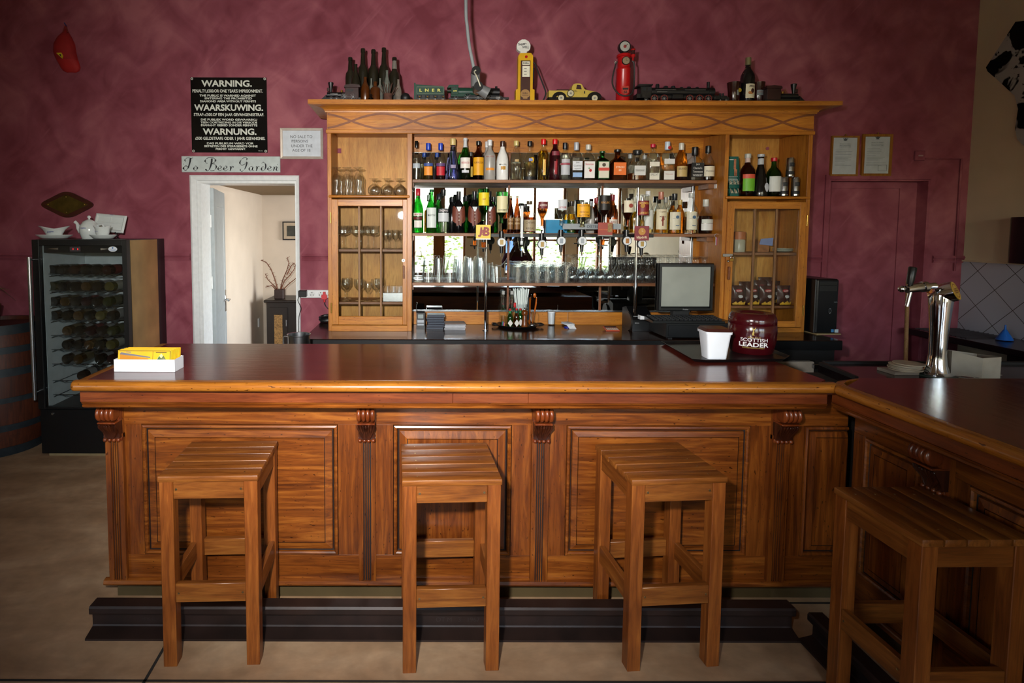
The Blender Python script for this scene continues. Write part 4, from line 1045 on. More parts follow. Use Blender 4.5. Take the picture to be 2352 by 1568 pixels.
for (u, vt, w, sh, gl, cap, cf, lb, lab, lq, lv) in MID:
    t = shelf_bottle(u, vt, w, z2, 4.42, sh, gl, cap, cf, lb, lab, G2, liq=lq, lvl=lv or .6)
    if u in (1547, 1585):
        m = M(); m.cyl((.006, -.046, .13), (.006, -.0515, .13), .013, 16); m.box(-.03, .03, -.0513, -.046, .118, .119); m.box(-.006, .02, -.0514, -.046, .06, .066); m.obj('round_seal', plain('seal_blue', '3d5a78', .4), t)
    if u == 1516:
        m = M(); m.prism([(-.006, .06), (.004, .06), (.004, .1), (.012, .112), (.006, .125), (.002, .14), (-.006, .138), (-.008, .12), (-.014, .1), (-.006, .095)], -.0505, -.0495, 'XZ'); m.obj('figure_picture', plain('print_red', '7a2c20', .5), t)
for u, lab in ((1172, 'brown ale bottle with brown label, left of two behind the measuring tube, middle shelf'), (1187, 'brown ale bottle with brown label, right of two behind the measuring tube, middle shelf')):
    shelf_bottle(u, 450, 14.4, z2, 4.45, 'slope', 'brown', 'b4a888', .06, [(.1, .42, '7a5228', ['OLD', 'BROWN', '@'], 'd8c090', 62)], lab, 'brown ale bottles')
for u, vt, gl, cap, lab in ((985, 448, 'clear', '8a9a90', 'bottle standing behind the green vermouth pair'), (1008, 446, 'green', '20242a', 'green bottle standing behind the black-capped clear one'), (1038, 452, 'black', '101216', 'slim dark bottle left of the first waistcoat bottle'), (1070, 450, 'dgreen', '101216', 'dark bottle half hidden between the first two waistcoats'),
                            (1133, 452, 'dgreen', '101216', 'dark bottle half hidden right of the last waistcoat'), (1205, 468, 'clear', '2a2a2a', 'clear bottle behind the round whisky bottle'), (1312, 462, 'clear', '2a2018', 'bottle half hidden left of the yellow-label hanging bottle'), (1356, 462, 'frost', 'b8bcc0', 'grey bottle right of the yellow-label hanging bottle'), (1368, 454, 'brown', '8a1c24', 'slim dark bottle left of the black-label hanging bottle'),
                            (1456, 452, 'clear', 'd0c8b0', 'pale bottle between the last two hanging bottles'), (1527, 452, 'clear', '9a9a90', 'clear bottle behind the spiced rum'), (1560, 458, 'amber', 'b8a060', 'yellow bottle behind the rum with a round blue seal')):
    shelf_bottle(u, vt, 22, z2, 4.53, 'slope', gl, cap, .15, [], lab + ', middle shelf', 'rear bottles on the middle shelf', liq='gold' if gl == 'clear' else None)
# bottles dressed in brown leather waistcoats
LEA = plain('brown_leather', '6e3322', .55, var=.12, scale=20, bump=.2)
for u, lab in ((1053, 'leftmost'), (1089, 'middle'), (1123, 'rightmost')):
    y = 4.40; t = shelf_bottle(u, 440, 24, z2, y, 'wine', 'black', '16181c', .2, [], lab + ' wine bottle dressed in a small brown leather waistcoat, middle shelf', 'bottles in waistcoats')
    m = M(); R = .052; n = 16
    for s in (-1, 1):
        vs = []
        for i in range(n + 1):
            f = i / n; a = s * (.03 + 1.5 * f)
            zb = .075 + .03 * abs(2 * f - .6) - (.03 if f < .25 else 0); zt = .17 + .04 * min(1, f * 2.2) - (.03 * max(0, f - .6))
            k = R * (1 + .12 * sin(f * pi))
            vs += [(k * sin(a), -k * cos(a) * .95, zb), ((k * .9) * sin(a), -(k * .85) * cos(a), zt), (k * .97 * sin(a), -k * cos(a) * .9, (zb + zt) / 2)]
        m.add(vs, [(3 * i, 3 * i + 3, 3 * i + 5, 3 * i + 2) for i in range(n)] + [(3 * i + 2, 3 * i + 5, 3 * i + 4, 3 * i + 1) for i in range(n)], 0, True)
    v = m.obj('waistcoat', LEA, t)
    m = M()
    for i in range(3): m.sphere((.0, -.053 + .002 * i, .10 + i * .026), .004, 8)
    m.obj('button', WHITEINK, v)
    m = M(); m.tube([(.004, -.056, .11), (.016, -.057, .075), (.026, -.054, .085), (.034, -.05, .115)], .0012, 5); m.obj('watch_chain', BRASS, v)
    m = M(); m.prism([(-.02, .205), (.02, .205), (.006, .17), (-.006, .17)], -.046, -.044, 'XZ'); m.obj('shirt_front', PAPER, v)
# hanging bottles in optics
OPB = plain('optic_black', '101113', .3); OPW = plain('optic_white_disc', 'd4d8dc', .3)
def optic(u, v, y, lab, inner):
    p = PY(u, v, y); t = thing('optic_dispenser', lab, 'dispenser', p, 0, 'spirit dispensers under the hanging bottles')
    m = M(); m.cyl((0, .012, 0), (0, -.006, 0), .036, 24); m.cyl((0, .015, .03), (0, .015, .085), .018); m.cyl((0, .008, -.03), (0, .004, -.085), .016, r1=.011); m.box(-.012, .012, .01, .07, .05, .075, .003)
    m.obj('dispenser_body', OPB, t)
    m = M(); m.cyl((0, -.006, 0), (0, -.0095, 0), .031, 24); f = m.obj('dial', OPW, t)
    m = M(); m.box(-.013, .013, -.0112, -.0095, -.019, .019, .001); m.obj('glass_picture', plain('dial_' + inner, inner, .4), f)
    m = M(); m.cyl((0, .004, -.085), (0, -.002, -.112), .005); m.obj('nozzle', CHROME, t)
    return t
YO = 4.27
OPT = [
 (1110, 434, 508, 26, 'slope', 'green', [(.12, .52, 'e0c81c', ['J&B'], 'a01c20', 62)], 'green bottle with yellow label hanging upside down above the yellow card', 'yellow', .35, None, None),
 (1152, 440, 513, 27, 'std', 'dgreen', [(.15, .66, 'd8cfa4', ['JAMESON', '@', '@'], '2a3018', 62)], 'green bottle with cream label hanging upside down beside the yellow card', None, .5, 556, 'a88a4a'),
 (1245, 441, 520, 26, 'round', 'clear', [(.28, .48, '6a1c24', 'VICEROY', 'e8dcd0', 55)], 'half-empty bottle of amber brandy with maroon label hanging upside down', 'amber', .55, 561, 'a88a4a'),
 (1289, 438, 518, 26, 'slope', 'clear', [(.25, .55, 'c8ccd0', ['SMIRNOFF', '@'], 'a01c28', 50)], 'clear vodka bottle hanging upside down, left of the yellow-orange label bottle', 'clear', .5, 553, '8a94a0'),
 (1337, 461, 521, 33, 'std', 'clear', [(.12, .62, 'e8a81c', ['MELLOW', 'WOOD', '@', 'BRANDY'], '7a3a10', 60)], 'bottle with big yellow-orange label hanging upside down, middle of the row', 'pale', .3, 553, '9aa0a8'),
 (1386, 432, 512, 27, 'std', 'clear', [(.2, .62, '16120f', ['@', 'CAPTAIN', '@'], 'b07a30', 64)], 'dark rum bottle with black label hanging upside down above the red picture card', 'dark', .8, None, None),
 (1440, 434, 520, 28, 'slope', 'clear', [(.3, .62, 'd8ceb4', None, None, 52)], 'brandy bottle with cream label and red medallion hanging upside down', 'cognac', .62, 553, 'a06a30'),
 (1474, 446, 518, 28, 'std', 'clear', [(.2, .66, '7a1c24', ['KLIPDRIFT', '@', 'PREMIUM'], 'e0b04a', 64)], 'bottle with maroon and gold label hanging upside down above the maroon card', 'gold', .2, 560, 'a88a4a'),
]
br = thing('optic_rail', 'metal rail along the middle shelf edge that carries the hanging bottles', 'rail', (X(1290, 4.315), 4.315, ZS[1] - .012))
m = M(); m.box(X(1090, 4.315), X(1500, 4.315), 4.30, 4.325, ZS[1] - .03, ZS[1] - .004, .002); m.obj('rail_bar', BLACK, br, True)
m = M(); m.box(X(1292, 4.30), X(1426, 4.30), 4.296, 4.30, Z(526, 4.3), Z(513, 4.3), .001); m.obj('name_strip', plain('strip_grey', '8f9598', .5), br, True)
m = M(); m.text('DISTELL', X(1364, 4.29), Z(519.5, 4.29), h=.022, y=4.2945, bold=.02); m.obj('lettering', plain('grey_ink', '50565c', .5), br, True)
for (u, vt, vb, w, sh, gl, lb, lab, lq, lv, ov, oc) in OPT:
    zb = Z(vb, YO); H = Z(vt, YO) - zb; R = w / 2 * YO / F
    t = bottle((X(u, YO), YO, zb), H, R, sh, gl, None, 0, lb, lab, 'bottles hanging upside down', liq=lq, lvl=lv, inv=True)
    if u == 1440: m = M(); m.cyl((.008, -R * .98, H * .56), (.008, -R * 1.04, H * .56), .016, 18); m.obj('medallion', plain('medallion_red', '8a2a1c', .4), t)
    if u == 1474: m = M(); m.cyl((-.016, -R * .9, H * .64), (-.016, -R * 1.03, H * .64), .017, 18); m.obj('clock_emblem', plain('emblem_gold', 'b8843c', .4), t)
    if ov: optic(u, ov, YO, 'round-faced black dispenser below the ' + lab.split(' hanging')[0], oc)
for u, v, lab in ((1110, 562, 'small amber dispenser hanging under the yellow card'), (1384, 556, 'black dispenser hanging under the red picture card')):
    p = PY(u, v, YO); t = thing('optic_dispenser', lab, 'dispenser', p, 0, 'spirit dispensers under the hanging bottles')
    m = M(); m.cyl((0, .0, .02), (0, 0, .06), .012); m.cyl((0, 0, -.03), (0, 0, -.055), .01, r1=.006); m.box(-.04, .04, -.003, .003, -.028, -.02, .001); m.obj('dispenser_body', OPB, t)
    m = M(); m.cyl((0, 0, -.02), (0, 0, .02), .014, r1=.017); m.obj('chamber', LQ['amber'], t)
p = PY(1198, 562, 4.28); t = thing('measuring_optic', 'clear spirit measure with a tall white tube, left of the amber hanging bottle', 'dispenser', p)
m = M(); m.box(-.01, .01, -.005, .005, .0, .30, .003); m.obj('tube', PAPER, t)
m = M(); m.lathe([(.028, .035), (.03, .03), (.018, -.03), (.012, -.045), (0, -.045)], 16); m.obj('measure_cup', GT['clear'], t)
m = M(); m.cyl((0, 0, .03), (0, 0, .055), .032); m.cyl((0, 0, -.045), (0, -.004, -.09), .011, r1=.008); m.obj('fitting', OPB, t)
def card(u0, u1, v0, v1, y, lab, col, fn=None):
    a, b = PY(u0, v1, y), PY(u1, v0, y); c = ((a.x + b.x) / 2, y, a.z)
    t = thing('brand_card', lab, 'card', c, 0, 'cards on the optics')
    w, h = b.x - a.x, b.z - a.z
    m = M(); m.box(-w / 2, w / 2, -.004, .004, 0, h, .001); m.box(-.008, .008, .004, .03, h * .3, h * .5); m.obj('card_board', plain('card_' + col, col, .35), t)
    if fn: fn(t, w, h)
    return t
def fjb(t, w, h):
    m = M(); m.text('J', -.024, h * .5, h=h * .66, y=-.0052, bold=.05, rot=-.1); m.text('&', -.002, h * .5, h=h * .34, y=-.0056, bold=.03); m.text('B', .024, h * .54, h=h * .6, y=-.0052, bold=.05, rot=-.1)
    m.obj('lettering', plain('ink_maroon', '8a2c2a', .5), t)
    m = M(); m.box(-w / 2, w / 2, -.0048, -.004, 0, .008); m.obj('card_edge', PAPER, t)
card(1093, 1127, 516, 550, 4.19, 'square yellow card with red-brown initials on the optics rail', 'd8b81c', fjb)
def fred(t, w, h):
    m = M(); m.box(.018, w / 2 - .004, -.0052, -.004, .03, h - .006); m.obj('picture', plain('card_picture', '8a6a3c', .4, var=.5, scale=60), t)
    m = M(); m.text('captain morgan', -.016, .048, w=.07, y=-.0055, bold=.01); m.obj('lettering', plain('ink_orange', 'd07a3c', .5), t)
    m = M(); m.box(-w / 2, w / 2, -.0048, -.004, 0, .008); m.obj('card_edge', plain('edge_grey', '8a8c86', .4), t)
card(1373, 1407, 511, 542, 4.19, 'red card with a small picture at its right, on the optics rail', '96362c', fred)
def fkl(t, w, h):
    m = M(); m.cyl((0, -.004, h * .62), (0, -.0052, h * .62), .027, 24); m.obj('clock_emblem', plain('emblem_gold', 'b8843c', .4), t)
    m = M(); m.text('klipdrift', 0, h * .2, w=w * .72, y=-.0052, bold=.02); m.box(-.001, .001, -.0058, -.0052, h * .62, h * .62 + .018); m.box(0, .01, -.0058, -.0052, h * .62 - .001, h * .62 + .001); m.obj('lettering', plain('ink_cream', 'e0d0b0', .5), t)
card(1457, 1491, 519, 552, 4.19, 'maroon card with a gold clock emblem on the optics rail', '7c2430', fkl)
# blue crate and white board seen behind the bottles
p = X(1270, 4.55); b = thing('blue_box', 'blue box standing behind the hanging bottles on the middle shelf', 'box', (p, 4.555, z2))
m = M(); m.box(-.06, .17, -.02, .025, 0, .11, .003); m.obj('box_body', plain('blue_card', '1f86b4', .5), b)
# right compartment above the glazed door
zr = zLedge + .006
G3 = 'bottles in the upper right compartment'
def rb(u, vt, w, y, *a, **k): return bottle((X(u, y), y, zr + .0005), Z(vt, y) - zr, w / 2 * y / F, *a, **k)
rb(1711, 352, 31, 4.33, 'std', 'brown', 'b8b8b0', .1, [(.13, .5, '6ab02c', None, None, 60), (.42, .52, 'd0543c', None, None, 62)], 'bottle with bright green and red label in the upper right compartment', G3, neck=(.8, .9, 'c8b0a8'))
t = rb(1741, 353, 33, 4.32, 'tear', 'black', 'b4b8bc', .06, [], 'flared black bottle with silver neck and oval label in the upper right compartment', G3, neck=(.76, .9, 'b4b8bc'))
m = M(); m.sphere((.022, -.05, .07), .02, 14, sc=(.85, .12, 1.75)); m.obj('label', plain('label_silver', 'b4b8c0', .35), t)
rb(1771, 361, 30, 4.33, 'std', 'dgreen', 'b81824', .09, [(.13, .52, 'd4d8d4', None, None, 60)], 'green bottle with red cap and pale label in the upper right compartment', G3)
CANM = plain('can_metal', 'b4b8bc', .25, metal=1)
for u, z, lab in ((1795, zr, 'silver drink can at the lower left of the three-can stack'), (1822, zr, 'silver drink can at the lower right of the three-can stack'), (1808, zr + .1485, 'silver drink can on top of the three-can stack')):
    y = 4.30; t = thing('drink_can', lab + ', upper right compartment', 'can', (X(u, y), y, z + .0003), 0, 'silver drink cans')
    m = M(); m.lathe([(0, .002), (.02, 0), (.029, .008), (.029, .136), (.025, .145), (.026, .148), (.023, .146), (0, .144)], 24); m.obj('can_body', CANM, t)
    m = M(); m.arcpatch(.0294, .02, .045, -1.5, 1.5, 14); m.arcpatch(.0294, .08, .11, -.7, .7, 10); m.obj('print', INK, t)
    m = M(); m.text('V', 0, .095, h=.016, bend=.0300, bold=.06); m.obj('lettering', plain('can_ink', '3a3c40', .5), t)
dc = thing('display_card', 'dark green display card with rows of wrapped sweets in the upper right compartment', 'display', (X(1681, 4.40), 4.40, zr), radians(0))
m = M(); m.prism([(-.05, 0), (.065, 0), (.03, .32), (-.05, .32)], 0, .012, 'XZ'); m.box(-.05, .066, -.05, 0, 0, .03, .002); m.box(-.05, .055, -.028, 0, .07, .1, .002); m.obj('card_stand', plain('display_green', '12564a', .5), dc)
m = M()
for r in range(2):
    for i in range(4):
        x = -.036 + i * .03; m.add([(x - .012, -.05 + r * .022, .03 + r * .07), (x + .012, -.05 + r * .022, .03 + r * .07), (x, -.012 + r * .012, .075 + r * .07), (x, -.055 + r * .022, .05 + r * .07)], [(0, 1, 3), (1, 2, 3), (0, 3, 2)])
m.obj('wrapped_sweet', plain('sweet_wrapper', 'a8a088', .35, var=.5, scale=120), dc)
m = M(); m.box(.0, .022, -.002, -.0003, .17, .22); m.box(-.005, .012, -.002, -.0003, .22, .3); m.obj('picture', plain('card_print', 'b07050', .5, var=.4, scale=40), dc)
m = M()
for i in range(5): m.box(-.045, .03 - .006 * (i % 2), -.0012, -.0003, .118 + i * .011, .121 + i * .011)
m.box(-.046, -.008, -.0012, -.0003, .292, .299); m.obj('lettering', WHITEINK, dc)
# behind the right glass door
ph = thing('folded_leaflet', 'folded leaflet leaning on the upper shelf behind the right glass door', 'leaflet', (X(1768, 4.45), 4.45, zr1))
m = M(); m.prism([(-.09, .0), (.0, .0), (.01, .06), (.03, .11), (-.08, .09)], 0, .004, 'XZ', T=TR(0, 0, 0, 0, -.15)); m.obj('leaflet_cover', plain('leaflet_print', '9a6238', .5, var=.4, scale=25), ph)
m = M(); m.prism([(-.075, .06), (.03, .05), (.04, .115), (-.06, .105)], -.004, -.002, 'XZ', T=TR(0, 0, 0, 0, -.15)); m.obj('leaflet_sky', plain('leaflet_blue', '7f8fc0', .5), ph)
t = thing('plate', 'small stack of white saucers on the upper shelf behind the right glass door', 'plate', (X(1800, 4.42), 4.42, zr1))
m = M()
for i in range(3): m.lathe([(0, .003 + i * .008), (.04, .001 + i * .008), (.072, .012 + i * .008), (.071, .015 + i * .008), (.04, .005 + i * .008), (0, .006 + i * .008)], 24)
m.obj('saucer_stack', plain('porcelain_old', 'b8bcb0', .3), t)
JAR = thing('sweet_jar', 'pale sweet jar with orange top behind the left pane of the right glass door', 'jar', (X(1699, 4.44), 4.44, zr1))
m = M(); m.lathe([(0, 0), (.04, 0), (.042, .01), (.042, .09), (.036, .1)], 18); m.obj('jar_body', plain('jar_pale', 'b4b09c', .3), JAR)
m = M(); m.lathe([(.038, .1), (.044, .1), (.044, .16), (0, .165)], 18); m.obj('jar_lid', plain('jar_orange', 'b4683c', .5), JAR)
BAG = plain('snack_bag_brown', '3a1812', .3, var=.3, scale=40); BLAB = plain('snack_label_red', 'a02c30', .4); BYEL = plain('snack_yellow', 'c89a2c', .4, var=.3, scale=60); BWHT = plain('snack_white', 'c4c4c4', .4)
gb_ = 'brown snack bags behind the right door'
for i, (u, y, rz, dz) in enumerate(((1700, 4.35, -.1, 0), (1733, 4.36, .1, 0), (1767, 4.35, -.05, 0), (1806, 4.35, .12, 0), (1717, 4.47, .1, .02), (1752, 4.48, -.1, .03), (1782, 4.47, .1, .025), (1762, 4.53, 0, .05))):
    t = thing('snack_bag', ('upright brown snack bag in the front row' if i < 4 else 'brown snack bag in the rear row') + ' behind the right glass door', 'snack bag', (X(u, y), y, zr2 + .001), rz, gb_ + (' front' if i < 4 else ' rear'))
    m = M(); w, h = .054, .155 + dz; n = 8; vs = []
    for a in range(n + 1):
        for b in range(n + 1):
            p_, q_ = a / n * 2 - 1, b / n * 2 - 1; k = max(0, (1 - p_ ** 4) * (1 - abs(q_) ** 3)) * .022
            vs.append((p_ * w * (1 - .06 * (1 - q_ * q_)), -k + .004 * sin(5 * p_ + 3 * q_), (q_ + 1) / 2 * h))
    for a in range(n + 1):
        for b in range(n + 1): v_ = vs[a * (n + 1) + b]; vs.append((v_[0], -v_[1] + .001, v_[2]))
    N = (n + 1) ** 2; fs = []
    for a in range(n):
        for b in range(n):
            k = a * (n + 1) + b; fs += [(k, k + n + 1, k + n + 2, k + 1), (N + k, N + k + 1, N + k + n + 2, N + k + n + 1)]
    m.add(vs, fs, 0, True); m.obj('bag', BAG, t)
    m = M(); m.sphere((.0, -.021, h * .74), .022, 12, sc=(1.2, .15, .6)); m.obj('red_oval', BLAB, t)
    m = M(); m.text('Simba', 0, h * .74, w=.034, y=-.0256, bold=.02, rot=.15); m.obj('lettering', WHITEINK, t)
    m = M(); m.prism([(-.05, .012), (-.02, .03), (-.01, .018), (.02, .035), (.03, .02), (.05, .03), (.045, .006), (-.045, .004)], -.0235, -.021, 'XZ'); m.obj('chips_picture', BYEL, t)
    m = M(); m.sphere((.012, -.022, h * .44), .016, 10, sc=(1.3, .15, .8)); m.obj('white_patch', BWHT, t)
# ================================================================ things on top of the cabinet
zt = ZTOP + .0005
def tb(u, vt, w, y, sh, gl, lab, group='old bottles on top of the cabinet', **k):
    H = Z(vt, y) - zt; return bottle((X(u, y, 230), y, zt), H, w / 2 * y / F * .985, sh, gl, None, 0, [], lab, group, name='old_bottle', **k)
tb(805, 133, 23, 4.38, 'old', 'olive', 'old dark bottle, leftmost and lower one of the rear row on the cabinet top')
tb(834, 113, 24, 4.42, 'old', 'olive', 'tall old dark bottle, left of the three tallest on the cabinet top')
tb(858, 115, 24, 4.42, 'old', 'olive', 'tall old dark bottle, middle of the three tallest on the cabinet top')
tb(882, 111, 24, 4.42, 'old', 'olive', 'tall old dark bottle, right of the three tallest on the cabinet top')
tb(906, 133, 25, 4.38, 'old', 'olive', 'old dark bottle with whitened neck, rightmost of the rear row on the cabinet top', neck=(.76, .93, '6f6a62'))
tb(817, 148, 23, 4.30, 'slope', 'olive', 'shorter old dark bottle with sloping shoulders behind the toy engine cab')
tb(889, 162, 17, 4.30, 'slope', 'dusty', 'slim dusty green bottle behind the rusty tin of nails')
tb(839, 178, 21, 4.24, 'slope', 'oldamber', 'short amber bottle standing front, left of the other amber one, on the cabinet top')
tb(862, 189, 23, 4.22, 'wine', 'oldamber', 'short amber bottle with round shoulders in front, next to the rusty tin')
tb(853, 181, 12, 4.31, 'std', 'dusty', 'little pale glass bottle behind the two amber bottles')
tb(873, 181, 14, 4.26, 'std', 'dusty', 'little pale glass bottle with a printed label, left of the rusty tin')
tb(915, 183, 15, 4.26, 'slope', 'crust', 'crusted pale bottle between the rusty tin and the black ball')
m = M(); t = thing('glass_stopper', 'small cut glass stopper lying in front of the amber bottles', 'stopper', (X(852, 4.18, 230), 4.18, zt))
m.lathe([(0, 0), (.016, .002), (.02, .016), (.01, .03), (.014, .042), (.008, .05), (0, .052)], 10); m.obj('stopper_glass', glass('cut_glass', 'd8dce0', 1.5), t)
p = X(891, 4.22, 230); t = thing('rusty_tin', 'rusty tin filled with old nails on the cabinet top', 'tin', (p, 4.22, zt))
RUST = plain('rust', '4a2c20', .85, var=.4, scale=40, bump=.4)
m = M(); m.lathe([(0, 0), (.034, 0), (.034, .062), (.031, .062), (.031, .01), (0, .01)], 18); m.obj('tin_body', RUST, t)
m = M()
for i in range(11):
    a = i * 2.4; r = .012 + .02 * (i % 3) / 2; L = .11 + .012 * (i % 4)
    m.cyl((r * .3 * cos(a), r * .3 * sin(a), .02), ((r + .03) * cos(a) * 1.3, r * .8 * sin(a), L), .0022, 6)
m.obj('nail_bundle', RUST, t)
t = tag((lambda m: m.obj('iron_ball', plain('black_iron_ball', '121214', .5, var=.2), loc=(X(931, 4.24, 230), 4.24, zt)))(M().sphere((0, 0, .038), .037, 24)), 'small black iron ball beside the green tender on the cabinet top', 'ball')
# toy trains
DK = plain('engine_black', '0d0d0e', .4, var=.3, scale=50); DKR = plain('engine_maroon', '2c1210', .4, var=.2); EGR = plain('engine_green', '153a2c', .35, var=.12); SILV = plain('model_silver', 'a4a6a8', .3, metal=.8); RDW = plain('wheel_red', '6a2018', .45); GOLD = plain('model_gold', '9a7430', .35, metal=.8)
def wheel(parent, x, z, r, y, mt=DK, spk=None):
    m = M(); m.lathe([(r * .82, -.004), (r, -.004), (r, .004), (r * .82, .004), (r * .82, -.004)], 20, T=TR(x, y, z, 0, pi / 2))
    m.lathe([(0, -.005), (r * .2, -.005), (r * .2, .005), (0, .005)], 10, T=TR(x, y, z, 0, pi / 2), mi=1)
    for k in range(8):
        a = k * pi / 4; m.tube([(x + r * .15 * cos(a), y, z + r * .15 * sin(a)), (x + r * .85 * cos(a), y, z + r * .85 * sin(a))], r * .06, 5, mi=1)
    return m.obj('wheel', [mt, spk or SILV], parent)
S = 4.22 / F                          # metres per photo pixel up there
def western(u0, u1, lab, flip, body=DKR, tint=1.):
    xc = X((u0 + u1) / 2, 4.21, 225); L = (u1 - u0) * S; f = -1 if flip else 1      # f=-1: chimney to the left
    t = thing('toy_locomotive', lab, 'toy train', (xc, 4.21, zt), pi if f > 0 else 0)   # model built with the chimney to the left
    h = L / 92
    P = lambda a: (-L / 2 + a * h)
    m = M(); m.prism([(P(0), 0), (P(15), 14 * h), (P(15), 3 * h), (P(8), 0)], -.028, .028, 'XZ'); m.box(P(14), P(90), -.024, .024, 4 * h, 8 * h); m.obj('chassis', DK, t)
    m = M(); m.cyl((P(16), 0, 15 * h), (P(58), 0, 15 * h), .02); m.obj('boiler', DK, t)
    m = M(); m.box(P(56), P(86), -.026, .026, 6 * h, 30 * h, .002); m.prism([(P(54), 30 * h), (P(90), 30 * h), (P(88), 35 * h), (P(72), 37 * h), (P(56), 35 * h)], -.032, .032, 'XZ')
    cb = m.obj('cab', body, t)
    m = M(); 
    for a in (60, 68): m.box(P(a), P(a + 6), -.0268, -.0258, 21 * h, 26 * h)
    m.obj('cab_window', INK, cb)
    m = M(); x = P(24); m.lathe([(.009, 15 * h), (.010, 24 * h), (.019, 38 * h), (.021, 41 * h), (.016, 42 * h), (.012, 40 * h), (0, 40 * h)], 18, c=(x, 0, 0)); m.obj('chimney', DK, t)
    m = M(); m.cyl((P(38), 0, 15 * h), (P(38), 0, 26 * h), .005, r1=.001); m.cyl((P(48), 0, 18 * h), (P(48), 0, 25 * h), .009); m.cyl((P(42), 0, 18 * h), (P(42), 0, 32 * h), .0015); m.obj('dome', GOLD, t)
    m = M(); m.box(P(16), P(22), -.012, .012, 22 * h, 30 * h, .003); m.obj('headlamp', body, t)
    for a, r in ((26, 5), (38, 5), (56, 9), (74, 9)): wheel(t, P(a), r * h, r * h, -.026, body)
    m = M(); m.tube([(P(24), -.033, 15 * h), (P(56), -.033, 9 * h), (P(74), -.033, 9 * h)], .002, 6); m.box(P(24), P(40), -.027, -.024, 14 * h, 16 * h); m.obj('side_rod', SILV, t)
    return t
western(736, 830, 'toy western steam engine with flared chimney at the left end of the cabinet top', True)
western(1752, 1846, 'toy western steam engine with flared chimney at the right end of the cabinet top', False)
# green tender and express engine
yt_ = 4.22
x0, x1 = X(951, yt_, 200), X(1022, yt_, 200); t = thing('toy_tender', 'green toy railway tender with yellow letters on the cabinet top', 'toy train', ((x0 + x1) / 2, yt_, zt)); w = (x1 - x0) / 2
m = M(); m.prism([(-w + .012, .05), (w - .006, .05), (w - .006, .106), (w - .02, .112), (-w + .012, .125)], -.032, .032, 'XZ'); m.box(-w, -w + .012, -.032, .032, .02, .135); bd = m.obj('tender_body', EGR, t)
m = M()
for a, b, c, d in ((-w + .02, w - .012, .058, .0595), (-w + .02, w - .012, .1055, .107), (-w + .02, -w + .0215, .058, .107), (w - .0135, w - .012, .058, .107)): m.box(a, b, -.0334, -.032, c, d)
m.obj('lining', plain('lining_cream', '8a8a70', .5), bd)
m = M(); m.text('L  N  E  R', .004, .082, w=w * 1.36, h=.022, y=-.0334, bold=.03); m.obj('lettering', plain('letter_yellow', 'd0c860', .5), bd)
m = M(); m.box(-w + .01, w - .004, -.03, .03, .03, .05); m.box(-w, w, -.02, .02, .018, .03)
for i in range(4): m.box(-w + .025 + i * .058, -.032 + -w + .025 + i * .058 + .064, -.036, -.03, .026, .048, .003)
m.obj('chassis', DK, t)
m = M()
for i in range(4): m.sphere((-w + .042 + i * .058, -.037, .034), .006, 8)
m.obj('axle_box', GOLD, t)
for i in range(4): wheel(t, -w + .042 + i * .058, .017, .017, -.03)
x0, x1 = X(1027, yt_, 200), X(1168, yt_, 200); t = thing('toy_locomotive', 'long green and black toy express engine behind the hanging grey tube', 'toy train', ((x0 + x1) / 2, yt_, zt)); w = (x1 - x0) / 2; L = 2 * w
P = lambda a: -w + L * a
m = M(); m.box(P(.06), P(.18), -.032, .032, .05, .115, .003); m.prism([(P(0), .105), (P(.03), .122), (P(.18), .122), (P(.18), .113), (P(.02), .1)], -.034, .034, 'XZ'); m.box(P(.0), P(.06), -.03, .03, .075, .082)
cb = m.obj('cab', EGR, t)
m = M()
for a in (.09, .135): m.cyl((P(a), -.0325, .105), (P(a), -.0315, .105), .008, 14)
m.obj('cab_window', INK, cb)
m = M(); m.text('4472', P(.125), .077, h=.011, y=-.0327, bold=.03); m.obj('lettering', plain('letter_yellow', 'd0c860', .5), cb)
m = M(); m.cyl((P(.18), 0, .078), (P(.5), 0, .078), .032, 20, r1=.03); m.box(P(.06), P(.3), -.03, .03, .038, .06); m.obj('boiler', EGR, t)
m = M(); m.cyl((P(.5), 0, .078), (P(.85), 0, .076), .0302, 20, r1=.029); m.cyl((P(.8), 0, .1), (P(.8), 0, .118), .009); m.cyl((P(.62), 0, .1), (P(.62), 0, .113), .01); m.obj('smokebox', DK, t)
m = M(); m.prism([(P(.03), .03), (P(.3), .03), (P(.34), .05), (P(.86), .045), (P(.92), .03), (P(.97), .03), (P(.97), .018), (P(.03), .018)], -.03, .03, 'XZ'); m.box(P(.85), P(1), -.028, .028, .02, .034); m.obj('chassis', DK, t)
for a, r in ((.14, .02), (.33, .03), (.5, .03), (.66, .03), (.83, .016), (.92, .016)): wheel(t, P(a), r, r, -.034)
m = M(); m.tube([(P(.33), -.041, .026), (P(.82), -.041, .026)], .003, 6); m.box(P(.78), P(.86), -.042, -.03, .018, .036, .003); m.obj('side_rod', SILV, t)
